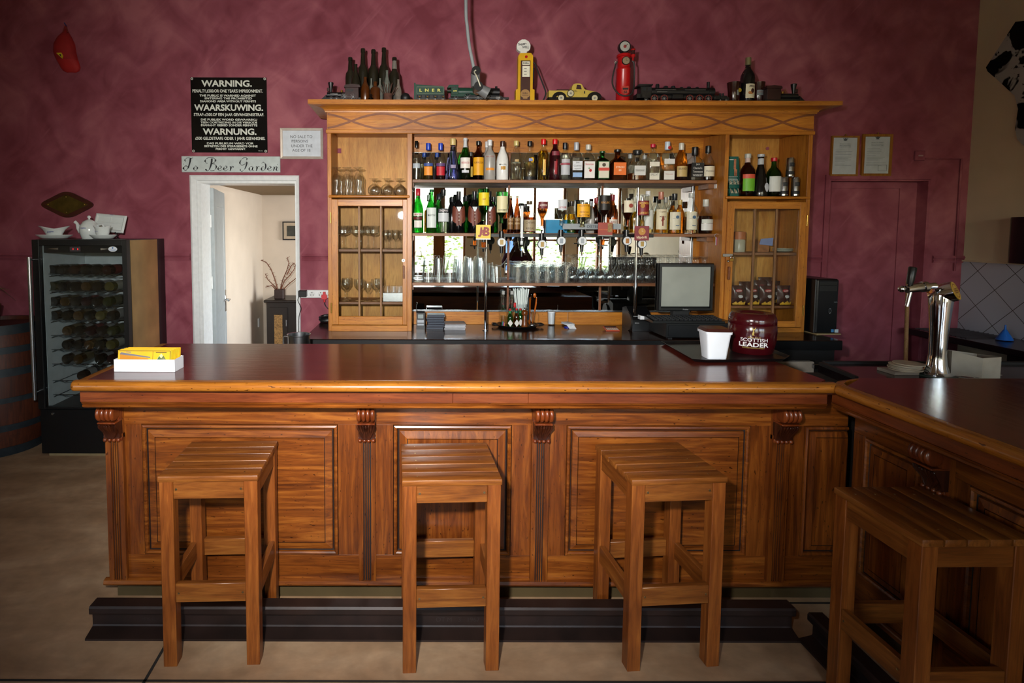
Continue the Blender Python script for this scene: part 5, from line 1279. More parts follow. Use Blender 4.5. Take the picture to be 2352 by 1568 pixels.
# long black articulated engine
x0, x1 = X(1459, yt_, 200), X(1671, yt_, 200); t = thing('toy_locomotive', 'long black toy steam engine with red spoked wheels right of the red pump', 'toy train', ((x0 + x1) / 2, yt_, zt)); w = (x1 - x0) / 2; L = 2 * w
P = lambda a: -w + L * a
m = M(); m.box(P(.04), P(.16), -.035, .035, .03, .115, .002); m.prism([(P(0), .112), (P(.02), .13), (P(.17), .13), (P(.17), .122), (P(.02), .112)], -.04, .04, 'XZ'); m.box(P(0), P(.05), -.035, .035, .03, .06); cb = m.obj('cab', DK, t)
m = M(); m.box(P(.06), P(.1), -.0356, -.035, .085, .108); m.box(P(.115), P(.15), -.0356, -.035, .085, .108); m.obj('cab_window', plain('window_dark', '2a2c2e', .2), cb)
m = M(); m.cyl((P(.16), 0, .082), (P(.84), 0, .08), .031, 22); m.cyl((P(.78), 0, .08), (P(.845), 0, .08), .034, 22); m.obj('boiler', DK, t)
m = M()
for a, r, h in ((.24, .014, .14), (.33, .017, .125), (.41, .017, .125), (.5, .014, .118), (.58, .016, .12), (.67, .014, .118)): m.lathe([(r, .1), (r, h - .006), (r * .7, h), (0, h + .003)], 14, c=(P(a), 0, 0))
m.obj('dome', plain('dome_grey', '1d1e20', .35), t)
m = M(); m.cyl((P(.79), 0, .1), (P(.79), 0, .155), .011); m.obj('chimney', DK, t)
m = M(); m.box(P(.02), P(.98), -.028, .028, .03, .05); m.box(P(.38), P(.5), -.042, -.025, .022, .058, .004); m.box(P(.83), P(.9), -.042, -.025, .018, .05, .004); m.box(P(.9), P(1), -.03, .03, .02, .04); m.cyl((P(.915), -.01, .04), (P(.915), -.01, .07), .008); m.cyl((P(.945), -.01, .04), (P(.945), -.01, .07), .008); m.obj('chassis', DK, t)
m = M(); m.box(P(.2), P(.42), -.0345, -.033, .088, .091); m.box(P(.52), P(.74), -.0345, -.033, .088, .091); m.box(P(.22), P(.33), -.033, -.030, .074, .078); m.obj('hand_rail', SILV, t)
for a, r in ((.1, .017), (.19, .027), (.295, .027), (.57, .027), (.675, .027), (.77, .027), (.9, .015), (.965, .015)): wheel(t, P(a), r, r, -.034, RDW if r > .02 else DK)
# yellow fuel pump
px = X(1205, 4.24, 200); t = thing('toy_fuel_pump', 'yellow and brown model fuel pump with a white shell globe on the cabinet top', 'model pump', (px, 4.24, zt))
YEL = plain('pump_yellow', 'c89a0c', .35, var=.06); BRN = plain('pump_brown', '3c1c14', .4)
H = Z(124, 4.24) - zt
m = M(); m.prism([(-.07, 0), (.07, 0), (.07, .095), (.055, .1), (.055, H - .02), (.04, H), (-.04, H), (-.055, H - .02), (-.055, .1), (-.07, .095)], -.025, .03, 'XZ'); m.obj('pump_body', YEL, t)
m = M(); m.prism([(-.036, .004), (.036, .004), (.036, H - .055), (-.036, H - .055)], -.028, -.025, 'XZ'); m.obj('front_panel', BRN, t)
m = M(); m.box(-.025, .03, -.0295, -.028, H - .088, H - .062); m.box(-.024, .031, -.0295, -.028, H - .175, H - .096); dl = m.obj('price_dial', plain('dial_cream', 'd8d4c0', .4), t)
m = M(); m.text('SHELL', .0025, H - .075, w=.044, h=.014, y=-.0302, bold=.03)
for i in range(3): m.text('000', -.002, H - .115 - i * .021, w=.02, h=.008, y=-.0302, bold=.02)
m.obj('lettering', INK, dl)
m = M(); m.cyl((.004, -.025, H - .028), (.004, -.03, H - .028), .01, 16); m.obj('red_lamp', RED, t)
def shell(cx, cz, r, y0, y1):
    pts = []
    for i in range(25):
        a = radians(-35 + 250 * i / 24); k = r * (1 + .035 * abs(sin(i * pi / 3)))
        pts.append((cx + k * cos(a), cz + k * sin(a)))
    pts += [(cx - r * .45, cz - r * .78), (cx - r * .5, cz - r), (cx + r * .5, cz - r), (cx + r * .45, cz - r * .78)]
    return pts
m = M(); m.prism(shell(0, .062, .034, 0, 0), -.0296, -.028, 'XZ'); m.text('SHELL', 0, .068, w=.04, y=-.0302, bold=.02, mi=1); m.text('GASOLINE', 0, .053, w=.046, y=-.0302, bold=.02, mi=1); m.obj('shell_emblem', [plain('emblem_tan', '9a7440', .5), BRN], t)
m = M(); m.prism(shell(-.015, H + .05, .05, 0, 0), -.018, .018, 'XZ'); m.box(-.03, .005, -.01, .01, H - .002, H + .01)
gl_ = m.obj('shell_globe', plain('globe_white', 'd4d4cc', .3), t)
m = M(); m.text('Super-', -.024, H + .066, w=.062, y=-.0186, bold=.03, rot=.12); m.text('SHELL', -.0, H + .045, w=.05, h=.018, y=-.0186, bold=.02, rot=-.05); m.obj('lettering', INK, gl_)
m = M(); m.tube([(.055, 0, H - .06), (.075, -.005, H - .075), (.11, -.008, H * .55), (.15, -.01, H * .28), (.155, -.01, .06), (.135, -.01, .015), (.105, -.01, .004), (.085, -.005, .02), (.07, 0, .05)], .0055, 8); m.tube([(.06, 0, H * .4), (.066, 0, H * .72)], .006, 8); m.obj('hose', plain('hose_black', '1e1a1a', .5), t)
# yellow pickup
x0, x1 = X(1256, 4.23, 200), X(1377, 4.23, 200); t = thing('toy_pickup', 'yellow model pickup truck with black mudguards on the cabinet top', 'toy car', ((x0 + x1) / 2, 4.23, zt)); w = (x1 - x0) / 2; L = 2 * w
P = lambda a: -w + L * a
CRM = plain('pickup_yellow', 'b8a044', .35, var=.08); FEN = plain('fender_black', '0e0e0e', .25)
m = M()
m.prism([(P(.02), .03), (P(.46), .03), (P(.46), .083), (P(.02), .083)], -.04, .04, 'XZ')
m.prism(chaikin([(P(.42), .03), (P(.98), .03), (P(.99), .05), (P(.97), .068), (P(.86), .08), (P(.7), .088), (P(.66), .112), (P(.63), .134), (P(.56), .137), (P(.49), .134), (P(.455), .118), (P(.44), .07)], 2), -.038, .038, 'XZ', smooth=True)
bd = m.obj('body', CRM, t)
m = M(); m.prism([(P(.53), .095), (P(.635), .093), (P(.612), .124), (P(.545), .126)], -.0395, -.0375, 'XZ'); m.obj('window', plain('toy_window', '3a2a2a', .15), bd)
m = M(); m.box(P(.06), P(.43), -.034, .034, .083, .086); m.box(P(.18), P(.42), -.02, .02, .086, .1, .004); m.obj('load', plain('load_maroon', '4a1e1a', .6), bd)
m = M(); m.text('SHELL', P(.515), .08, w=.03, y=-.0415, bold=.02); m.box(P(.68), P(.7), -.041, -.039, .062, .08); m.obj('lettering', INK, bd)
for c in (.21, .87):
    m = M(); pts = [(P(c) + .052 * cos(pi * i / 12), .03 + .042 * sin(pi * i / 12)) for i in range(13)] + [(P(c) - .03 * cos(pi * i / 12), .02 + .026 * sin(pi * i / 12)) for i in range(13)]
    m.prism(pts, -.052, -.036, 'XZ'); m.prism(pts, .036, .052, 'XZ'); m.obj('mudguard', FEN, t)
m = M(); m.box(P(.02), P(.98), -.045, .045, .016, .034); m.box(P(0), P(.03), -.04, .04, .02, .036, .004); m.box(P(.97), P(1), -.045, .045, .02, .034, .004); m.obj('running_board', FEN, t)
WW = plain('white_wall_tyre', 'b8b090', .5)
for x, z, y in ((P(.24), .026, -.048), (P(.87), .026, -.048), (P(.42), .06, -.046), (P(.24), .026, .048), (P(.87), .026, .048)):
    m = M(); m.lathe([(0, -.007), (.02, -.007), (.024, -.005), (.026, 0), (.026, .006), (0, .007)], 20, T=TR(x, y, z, 0, pi / 2)); m.lathe([(.008, .0078), (.022, .0078), (.022, -.0078), (.008, -.0078)], 20, T=TR(x, y, z, 0, pi / 2), mi=1); m.lathe([(0, .0085), (.008, .008), (.008, -.008), (0, -.0085)], 12, T=TR(x, y, z, 0, pi / 2), mi=2); m.obj('wheel', [FEN, WW, SILV], t)
# red pump
px = X(1431, 4.24, 200); t = thing('toy_fuel_pump', 'round red model fuel pump with black clock head on the cabinet top', 'model pump', (px, 4.24, zt)); H = Z(124, 4.24) - zt
m = M(); m.lathe([(0, 0), (.052, 0), (.05, .01), (.05, H - .125), (.053, H - .12), (.05, H - .105), (.045, H - .1), (.045, H - .025), (.053, H - .022), (.05, H - .004), (.03, H + .004), (.012, H + .01), (.012, H + .02), (0, H + .02)], 24); m.obj('pump_body', RED, t)
m = M(); m.cyl((0, .015, H + .052), (0, -.018, H + .052), .044, 26); cl = m.obj('clock_head', BLACK, t)
m = M(); m.cyl((0, -.018, H + .052), (0, -.0195, H + .052), .036, 26); m.obj('clock_face', plain('dial_grey', 'a4a49c', .4), cl)
m = M(); m.tube([(0, -.021, H + .052), (.02, -.021, H + .068)], .0018, 5); m.cyl((0, -.0195, H + .052), (0, -.0202, H + .052), .012, 10, mi=1); m.obj('clock_hand', [INK, plain('star_red', '8a3030', .5)], cl)
m = M(); m.cyl((0, -.043, H - .06), (0, -.05, H - .06), .031, 22); gg = m.obj('gauge', BLACK, t); m = M(); m.cyl((0, -.05, H - .06), (0, -.0512, H - .06), .026, 22); m.tube([(0, -.052, H - .045), (0, -.052, H - .06), (.014, -.052, H - .062)], .001, 4, mi=1); m.obj('gauge_face', [plain('dial_tan', '8a7a60', .4), INK], gg)
m = M(); m.prism([(-.027, .105), (-.02, .118), (0, .112), (.02, .118), (.027, .105), (.022, .09), (.026, .07), (0, .052), (-.026, .07), (-.022, .09)], -.0535, -.05, 'XZ'); m.prism([(-.022, .103), (.022, .103), (.019, .09), (-.019, .09)], -.0542, -.0535, 'XZ', mi=1); m.text('66', 0, .074, h=.02, y=-.0542, mi=1, bold=.03); m.obj('shield_emblem', [plain('shield_red', 'a83828', .5), INK], t)
m = M(); m.tube([(.06, -.01, H - .05), (.075, -.012, H - .08), (.078, -.012, .16), (.065, -.03, .09), (.03, -.058, .05), (-.02, -.06, .045), (-.06, -.05, .07), (-.088, -.03, .13), (-.085, -.02, .2), (-.06, -.012, H - .07), (-.05, -.01, H - .06)], .006, 8); m.obj('hose', plain('hose_grey', '2c2826', .5), t)
m = M(); m.cyl((.065, -.01, H - .025), (.065, -.01, H - .005), .015); m.cyl((.065, -.01, H + .025), (.065, -.01, H + .035), .016); m.cyl((.065, -.01, H - .05), (.065, -.01, H - .025), .006); m.box(.045, .065, -.015, -.005, H - .02, H - .01); m.obj('nozzle_cap', RED, t)
m = M(); m.cyl((.065, -.01, H - .005), (.065, -.01, H + .025), .012); m.obj('sight_glass', plain('dark_glass', '3a1c1c', .1), t)
m = M(); m.cyl((-.05, -.01, H - .06), (-.066, -.01, H - .06), .006)
for i in range(4): a = i * pi / 2; m.sphere((-.068, -.01 + .01 * cos(a), H - .06 + .01 * sin(a)), .005, 8)
m.obj('valve', CHROME, t)
# cream liqueur bottle and tumblers
t = tb(1715, 131, 30, 4.27, 'std', 'black', 'dark cream-liqueur bottle with gold cap between two brown tumblers on the cabinet top', None)
H = Z(131, 4.27) - zt; R = 30 / 2 * 4.27 / F * .985
m = M(); m.lathe([(.0, H * 1.003), (.0195, H), (.0212, H * .84), (.0, H * .84)], 16); m.obj('cap', plain('cap_gold_foil', '8a8660', .35, metal=.6), t)
m = M(); m.arcpatch(R * 1.012, H * .12, H * .42, -.7, 1.0, 12); lb = m.obj('label', plain('label_cream', 'd0c8a8', .5), t)
m = M(); m.text('AMARULA', .012, H * .37, w=.05, h=.016, bend=R * 1.03, bold=.02); m.sphere((.012, -R * .99, H * .27), .014, 10, sc=(.9, .2, 1.3)); m.obj('lettering', plain('ink_brown', '3a1810', .5), lb)
m = M(); m.sphere((.0, -R * .985, H * .23), .013, 10, sc=(1.5, .18, 1)); m.obj('fruit_picture', plain('fruit_orange', 'b0743a', .5), lb)
m = M(); m.tube([(.013, -.006, H * .82), (0, -.017, H * .80), (-.015, -.005, H * .79), (-.03, -.01, H * .66), (-.04, -.012, H * .62)], .002, 6); m.tube([(-.036, -.012, H * .66), (-.042, -.012, H * .56)], .004, 6); m.obj('tassel', plain('cord_tan', '9a7438', .7), t)
BRG = plain('brown_tumbler_glass', '2a0c08', .12, spec=.7)
for u, lab, c in ((1685, 'brown glass tumbler with a yellow lion seal left of the cream-liqueur bottle', 1), (1742, 'brown glass tumbler with a grey label right of the cream-liqueur bottle', 0)):
    y = 4.27; t = thing('tumbler', lab, 'glass', (X(u, y, 200), y, zt), 0)
    m = M(); h = .165; m.lathe([(0, 0), (.032, 0), (.034, .003), (.038, h * .6), (.046, h), (.044, h), (.036, h * .6), (.03, .01), (0, .01)], 24); m.obj('tumbler_body', BRG, t)
    m = M(); a0, a1 = (.1, 1.1) if c else (-.75, .7); m.arcpatch(.0385, .065, .122 if c else .105, a0, a1, 8); lb = m.obj('label', plain('label_grey', '70787a', .5), t)
    m = M()
    if c: m.cyl((.03, -.0295, .103), (.0304, -.0315, .103), .015, 16); m.obj('seal', plain('seal_yellow', 'a08a20', .5), lb)
    else: m.text('WINDHOEK', 0, .088, w=.042, bend=.0395, bold=.02); m.obj('lettering', plain('ink_red', '8a3a38', .5), lb)
# grey jointed tube hanging from the ceiling
yp = 3.95; GT_ = plain('grey_tube', '6a6c6c', .5, var=.06); GT2 = plain('grey_tube_light', '8e9496', .4, var=.06)
hp = thing('ceiling_tube', 'grey jointed pipe hanging from the ceiling in front of the green toy engine', 'pipe', PY(1090, 170, yp))
m = M(); pp = [PY(1070, -60, yp), PY(1070, 0, yp), PY(1073, 60, yp), PY(1078, 105, yp), PY(1085, 140, yp), PY(1091, 170, yp)]
pp[0] = Vector((pp[1].x, yp, 4.2)); m.tube(pp, .0115, 10); m.obj('upper_pipe', GT2, hp, True)
a, b, c = PY(1092, 166, yp), PY(1096, 205, yp), PY(1120, 216, yp)
a2 = a + Vector((0, -.03, 0)); b2 = b + Vector((0, -.045, 0))
m = M(); m.tube([a, PY(1092, 200, yp)], .032, 16); m.obj('short_arm', GT_, hp, True)
m = M(); m.cyl(b2 + Vector((0, .01, .0)), c + Vector((.0, -.035, -.006)), .032, 18, r1=.042); m.obj('lamp_head', GT_, hp, True)
m = M(); m.cyl(a + Vector((0, .03, 0)), a + Vector((0, -.045, 0)), .031, 22); m.cyl(b + Vector((-.0, .03, 0)), b + Vector((0, -.09, 0)), .031, 22); m.obj('joint', BLACK, hp, True)
m = M(); q = [a + Vector((-.002, -.05, 0)), a + Vector((-.014, -.06, -.015)), b + Vector((-.014, -.1, .06)), b + Vector((.006, -.1, .01)), b + Vector((.012, -.095, -.004))]; m.tube(q, .0045, 8); m.obj('cable', plain('cable_cream', 'c8c4ac', .5), hp, True)
# ================================================================ back counter and the things on it
CT = wood('back_counter_top', '1e120d', '2a1912', '352018', 'X', rough=.16, spec=.6, grain=.7)
yc = 3.93
a = PZ(704, 770, ZC); xl_, xr_ = a.x, X(1948, yc)
bk = thing('back_counter', 'dark back counter along the wall carrying the cabinet, till and PC', 'counter', ((xl_ + xr_) / 2, 4.3, 0))
m = M(); m.prism([(xl_, yc), (xr_, yc), (xr_, YW - .001), (xl_, YW - .001)], ZC - .045, ZC, 'XY'); m.obj('worktop', CT, bk, True)
m = M(); m.box(xl_ + .002, xr_, yc - .006, yc, ZC - .07, ZC - .003, .003); m.obj('front_edge', BLACK, bk, True)
m = M(); m.box(xl_ + .02, X(1796, yc), yc + .03, YW - .01, .1, ZC - .045); m.box(X(1893, yc), xr_ - .03, yc + .03, YW - .01, 0, ZC - .045); m.box(X(1796, yc), X(1893, yc), yc + .35, YW - .01, 0, ZC - .045); m.box(X(1796, yc), X(1893, yc), yc + .03, yc + .3, .80, ZC - .045)
m.obj('base_cabinet', BLACKM, bk, True)
fz = thing('white_fridge', 'white refrigerator front under the right end of the back counter', 'fridge', (X(1845, yc), yc + .2, 0))
m = M(); m.box(X(1798, yc), X(1891, yc), yc + .02, yc + .33, .02, .79, .006); m.obj('door', plain('fridge_white', 'a8a49c', .4), fz, True)
m = M(); c = PY(1878, 840, yc); m.box(c.x - .03, c.x + .03, yc - .005, yc + .02, c.z - .02, c.z + .012, .003); m.obj('latch', STEEL, fz, True)
def on(u, v, z=ZC): q = PZ(u, v, z); return (q.x, q.y, z + .0005)
# card terminal, folders, menus
t = thing('card_terminal', 'small black card terminal with a green-grey screen at the left of the back counter', 'card terminal', on(966, 756))
m = M(); m.prism([(0, 0), (.1, 0), (.1, .09), (.03, .14), (.0, .13)], -.033, .033, 'YZ'); m.obj('body', BLACK, t)
T = TR(0, .0, .0)
m = M(); m.box(-.022, .022, -.004, .0, .085, .118, .002); m.obj('screen', plain('lcd_grey', '8a9494', .3), t); m = M(); m.box(-.026, .026, -.003, 0, .03, .045, .001); m.box(-.026, .026, -.003, 0, .052, .075, .001); m.obj('keypad', plain('keypad_grey', 'a4aab2', .5), t)
m = M(); m.tube([(-.03, .06, .1), (-.035, .15, .16), (-.02, .3, .2), (0, .45, .4)], .0025, 6); m.obj('cable', BLACK, t)
NAVY = plain('navy_folder', '10182c', .4)
x, y, z = on(1000, 757)
for i in range(6):
    t = thing('bill_folder', ('topmost dark blue bill folder' if i == 5 else 'dark blue bill folder below the top one') + ' of the stack by the card terminal', 'folder', (x + (i % 3) * .003, y + .06, z + i * .0195), radians((i * 37 % 7) - 3), 'stack of dark blue bill folders')
    m = M(); m.box(-.068, .068, -.055, .055, 0, .005, .001); m.box(-.068, .068, -.055, .055, .0135, .0185, .001); m.box(-.068, -.06, -.055, .055, .005, .0135); m.obj('cover', NAVY, t)
    m = M(); m.box(-.06, .064, -.05, .05, .005, .0135); m.obj('slip', plain('slip_grey', '3c4654', .6), t)
x, y, z = on(1045, 757)
for i in range(5):
    t = M().box(-.082, .082, -.06, .06, 0, .0075, .001).obj('menu_sheet', plain('menu_brownish' if i == 4 else 'menu_paper', '6f5a4e' if i == 4 else 'b8bac0', .6), loc=(x + .004 * (i % 2), y + .065, z + i * .0105), rz=radians(i - 2))
    tag(t, ('brown-covered menu on top' if i == 4 else 'white menu below the brown one') + ' of the low stack on the back counter', 'menu', 'low stack of menus')
# tray with sauces
x, y, z = on(1196, 757); y += .14
t = thing('serving_tray', 'oval black tray holding sauce bottles and a pepper mill on the back counter', 'tray', (x, y, z))
m = M(); n = 32; vs = []
for k, (r, h) in enumerate(((0, .003), (.85, .003), (1.0, .022), (1.03, .022), (.86, 0), (0, 0))):
    vs += [(.168 * r * cos(2 * pi * i / n), .15 * r * sin(2 * pi * i / n), h) for i in range(n)]
m.add(vs, [(k * n + i, k * n + (i + 1) % n, (k + 1) * n + (i + 1) % n, (k + 1) * n + i) for k in range(5) for i in range(n)], 0, True)
for s in (-1, 1): m.tube([(s * .165, -.04, .02), (s * .2, -.035, .022), (s * .2, .035, .022), (s * .165, .04, .02)], .006, 8)
m.obj('tray_body', BLACK, t)
zz = z + .0042
def tpt(u, dy): return (X(u, y + dy), y + dy, zz)
def sauce(u, vt, dy, gl, capc, lab, lbl):
    p = tpt(u, dy); H = Z(vt, p[1]) - zz
    t = bottle(p, H, .0215, 'slope', gl, capc, .1, [], lab, 'pepper sauce bottles on the tray', name='sauce_bottle', cat='sauce bottle')
    m = M(); m.prism([(0, H * .05), (.02, H * .24), (0, H * .44), (-.02, H * .24)], -.0232, -.0224, 'XZ'); m.obj('label', plain('sauce_label', 'd0ccc4', .5), t)
    m = M(); m.lathe([(.0115, H * .76), (.0115, H * .9)], 12); m.obj('neck_band', plain('band_' + lbl, lbl, .4), t)
sauce(1174, 709, -.05, 'green', 'b01c20', 'green pepper sauce bottle, left of the trio on the tray', '1f6a34')
sauce(1189, 708, -.06, 'amber', 'b01c20', 'brown pepper sauce bottle, middle of the trio on the tray', '145040')
sauce(1198, 708, -.02, 'green', 'b01c20', 'green pepper sauce bottle beside the pepper mill on the tray', '1f6a34')
p = tpt(1185, .035); bottle(p, Z(695, p[1]) - zz, .022, 'std', 'clear', 'b81820', .2, [], 'clear bottle with big red cap behind the pepper sauces', None, liq='clear', lvl=.3, name='sauce_bottle')
p = tpt(1208, -.055); t = thing('pepper_mill', 'turned wooden pepper mill at the front of the oval tray', 'pepper mill', p); H = Z(711, p[1]) - zz
m = M(); m.lathe([(0, 0), (.025, 0), (.026, H * .1), (.023, H * .2), (.021, H * .4), (.017, H * .6), (.016, H * .68), (.024, H * .72), (.026, H * .82), (.022, H * .93), (.012, H), (0, H)], 24); m.obj('mill_body', wood('mill_wood', '4a2408', '6a360f', '80481a', 'Z', rough=.25), t)
m = M(); m.lathe([(0, H), (.005, H), (.003, H + .008), (.006, H + .014), (0, H + .02)], 12); m.obj('knob', CHROME, t)
p = tpt(1158, -.03); t = thing('sachet_glass', 'small glass with coloured sachets at the left of the oval tray', 'glass', p)
m = M(); m.lathe([(0, 0), (.02, 0), (.024, .09), (.022, .09), (.018, .006), (0, .006)], 18); m.obj('glass_body', GLS, t)
for i, c in enumerate(('1f7a70', 'a83a8a', 'd08a3a')):
    m = M(); m.box(-.014 + i * .01, -.005 + i * .01, -.012 + .004 * i, -.006 + .004 * i, .008, .045 - .006 * i, .001, T=TR(0, 0, 0, 0, 0, .15)); m.obj('sachet', plain('sachet_' + c, c, .5), t)
t = thing('straw_jar', 'tall glass of white straws behind the sauces on the tray', 'straw holder', tpt(1200, .098)); 
m = M(); m.lathe([(0, 0), (.04, 0), (.048, .17), (.046, .17), (.038, .006), (0, .006)], 20); m.obj('jar_body', GLS, t)
STW = plain('straw_white', 'dce6e2', .5)
m = M()
for i in range(34):
    a = i * 2.399; r = .036 * sqrt((i + .5) / 34); m.tube([(r * .7 * cos(a), r * .7 * sin(a), .008), (r * 2.0 * cos(a), r * 1.3 * sin(a), .285 + .005 * (i % 4))], .0042, 6)
m.obj('straw_bundle', STW, t)
t = thing('stirrer_glass', 'handled glass with amber plastic stirrers at the right of the tray', 'stirrer holder', tpt(1222, .02))
m = M(); m.lathe([(0, 0), (.03, 0), (.033, .12), (.031, .12), (.028, .008), (0, .008)], 20); m.tube([(.031, 0, .105), (.058, 0, .1), (.066, 0, .065), (.055, 0, .03), (.03, 0, .025)], .005, 8); m.obj('glass_body', GLS, t)
m = M()
for i in range(14):
    a = i * 2.1; m.tube([(.016 * cos(a), .016 * sin(a), .01), (.04 * cos(a) + .006, .03 * sin(a), .19 + .014 * (i % 4))], .0042, 6)
m.sphere((.028, -.01, .25), .018, 10, sc=(.7, .3, 1.2)); m.obj('stirrer_bundle', plain('amber_plastic', 'a8520f', .2), t)
m = M(); m.box(-.03, -.016, -.018, -.006, .05, .235, .003); m.obj('black_handle', BLACK, t)
for u, vt, dy, lab in ((1178, 668, .06, 'clear triangular sauce bottle with white cap behind the pepper sauces'), (1158, 668, .085, 'second clear sauce bottle with pointed nozzle, at the rear left of the tray')):
    p = tpt(u, dy); H = Z(vt, p[1]) - zz; t = thing('squeeze_bottle', lab, 'bottle', p)
    m = M(); m.lathe([(0, 0), (.034, 0), (.034, H * .35), (.012, H * .92), (.012, H * .94), (0, H * .94)], 20); m.obj('bottle_body', GT['clear'], t)
    m = M(); m.lathe([(.014, H * .9), (.014, H), (0, H)], 14); m.obj('cap', plain('cap_grey', 'a0a09c', .4), t)
t = tag(M().sphere((0, 0, .018), .018, 14, sc=(1.3, 1, .9)).obj('tea_strainer', STEEL, loc=tpt(1226, -.06)), 'small metal tea ball lying at the right of the oval tray', 'tea strainer')
x, y_, z = on(1266, 746); t = thing('napkin_glass', 'glass filled with folded white napkins on the back counter', 'napkin holder', (x, y_, z))
m = M(); m.lathe([(0, 0), (.03, 0), (.034, .105), (.032, .105), (.028, .008), (0, .008)], 20); m.obj('glass_body', GLS, t); m = M(); m.lathe([(0, .009), (.026, .009), (.03, .112), (0, .115)], 12); m.obj('napkin_roll', PAPER, t)
x, y_, z = on(1305, 753); t = thing('bill_spike', 'blue bill spike holding paper slips on the back counter', 'bill spike', (x, y_ + .02, z))
m = M(); m.lathe([(0, 0), (.028, 0), (.028, .006), (.008, .012), (0, .012)], 18); m.obj('spike_base', plain('blue_plastic', '1a2fa0', .4), t)
m = M(); m.cyl((0, 0, .01), (0, 0, .14), .0014, 6); m.obj('spike_needle', STEEL, t)
m = M()
for i in range(5):
    k = radians(25 * i - 50); q = TR(0, 0, .03 + i * .003, k, .06, .05); m.add([(-.05, -.025, 0), (.05, -.028, -.008), (.052, .025, -.002), (-.045, .028, .003), (-.05, -.025, .0008), (.05, -.028, -.0072), (.052, .025, -.0012), (-.045, .028, .0038)], [(0, 1, 2, 3), (4, 7, 6, 5), (0, 4, 5, 1), (1, 5, 6, 2), (2, 6, 7, 3), (3, 7, 4, 0)], T=q)
m.add([(-.02, -.03, .03), (.04, -.03, .03), (.055, -.062, .0), (-.002, -.066, .001)], [(0, 1, 2, 3)]); m.obj('paper_slip', PAPER, t)
x, y_, z = on(1408, 760); t = thing('calculator', 'orange-red pocket calculator lying on the back counter left of the printer', 'calculator', (x, y_ + .04, z))
m = M(); m.box(-.055, .055, -.045, .045, 0, .012, .004, T=TR(0, 0, 0.004, 0, .2)); m.obj('case', plain('calculator_orange', 'b04a30', .45), t); m = M(); m.box(-.046, .046, .016, .036, .0125, .0135, T=TR(0, 0, 0.004, 0, .2)); m.obj('display', INK, t)
m = M()
for i in range(6):
    for j in range(3): m.box(-.045 + i * .0155, -.034 + i * .0155, -.04 + j * .016, -.029 + j * .016, .012, .0145, T=TR(0, 0, 0.004, 0, .2))
m.obj('key_block', plain('key_pale', 'b8a898', .5), t)
# receipt printer, till drawer, keyboard, monitor
x, y_, z = on(1475, 760); t = thing('receipt_printer', 'black receipt printer left of the till drawer on the back counter', 'printer', (x, y_ + .1, z))
m = M(); m.prism([(-.12, 0), (.1, 0), (.1, .16), (.02, .18), (-.09, .11), (-.12, .09)], -.085, .075, 'YZ'); m.obj('printer_case', BLACK, t)
m = M(); m.box(-.07, .05, -.1, -.09, .112, .116); m.obj('paper_slot', plain('slot_grey', '9a9ea0', .4), t); m = M(); m.text('EPSON', -.05, .065, h=.008, y=-.1215, bold=.02); m.obj('lettering', plain('logo_grey', 'a0a2a4', .5), t)
m = M(); m.cyl((-.1, -.06, .07), (-.087, -.06, .07), .07, 26); m.obj('round_cover', plain('cover_dark', '241f1c', .4), t)
xd = (X(1533, 4.0), X(1700, 4.0)); t = thing('till_drawer', 'black till drawer under the monitor on the back counter', 'till', ((xd[0] + xd[1]) / 2, 4.15, ZC + .0005)); w = (xd[1] - xd[0]) / 2
m = M(); m.box(-w, w, -.18, .2, 0.008, .115, .004); m.box(-w + .02, -w + .05, -.17, -.13, 0, .01); m.box(w - .05, w - .02, -.17, -.13, 0, .01); m.obj('drawer_box', BLACK, t)
m = M(); m.box(-w + .015, w - .015, -.186, -.18, .02, .1, .002); f = m.obj('drawer_front', plain('drawer_black', '121316', .3), t); m = M(); m.cyl((.02, -.186, .05), (.02, -.193, .05), .011, 16); m.obj('lock', STEEL, f)
zk = ZC + .1165
t = thing('keyboard', 'black keyboard lying on the till drawer in front of the monitor', 'keyboard', ((X(1500, 4.0) + X(1668, 4.0)) / 2, 4.045, zk)); w = .26
m = M(); m.prism([(-.08, 0), (.08, 0), (.08, .03), (-.08, .014)], -w, w, 'YZ'); m.obj('key_tray', BLACK, t)
m = M()
for r in range(5):
    for c in range(16): m.box(-w + .016 + c * .031, -w + .042 + c * .031, -.066 + r * .028, -.044 + r * .028, .017 + r * .0031, .026 + r * .0031)
m.obj('key_block', plain('key_black', '17181b', .5), t)
mo = [PY(1511, 714, 4.07), PY(1642, 605, 4.07)]; cx = (mo[0].x + mo[1].x) / 2
t = thing('touch_monitor', 'black framed monitor with a blank grey screen above the till drawer', 'monitor', (cx, 4.10, zk)); w = (mo[1].x - mo[0].x) / 2; b0, b1 = mo[0].z - zk, mo[1].z - zk
m = M(); m.rings(-w, w, b0, b1, [(0, .02), (0, -.02), (.006, -.03), (.022, -.03), (.026, -.022)], 0, cap=False); m.box(-w, w, -.005, .03, b0, b1, .004); m.box(-w * .6, w * .6, .03, .07, b0 + .05, b1 - .06, .01); m.obj('bezel', BLACK, t)
m = M(); m.box(-w + .026, w - .026, -.0225, -.018, b0 + .034, b1 - .026); m.obj('screen', plain('screen_grey', '8c9088', .22, spec=.6, var=.12, scale=4, emit=.06), t)
m = M(); m.text('Proline', 0, b0 + .012, h=.01, y=-.0306, bold=.01); m.obj('lettering', plain('logo_grey', 'a0a2a4', .5), t)
m = M(); m.box(-.06, .06, .03, .09, 0, b0 + .1, .006); m.box(-.1, .1, -.0, .13, 0.0, .015, .004); m.obj('stand', BLACKM, t)
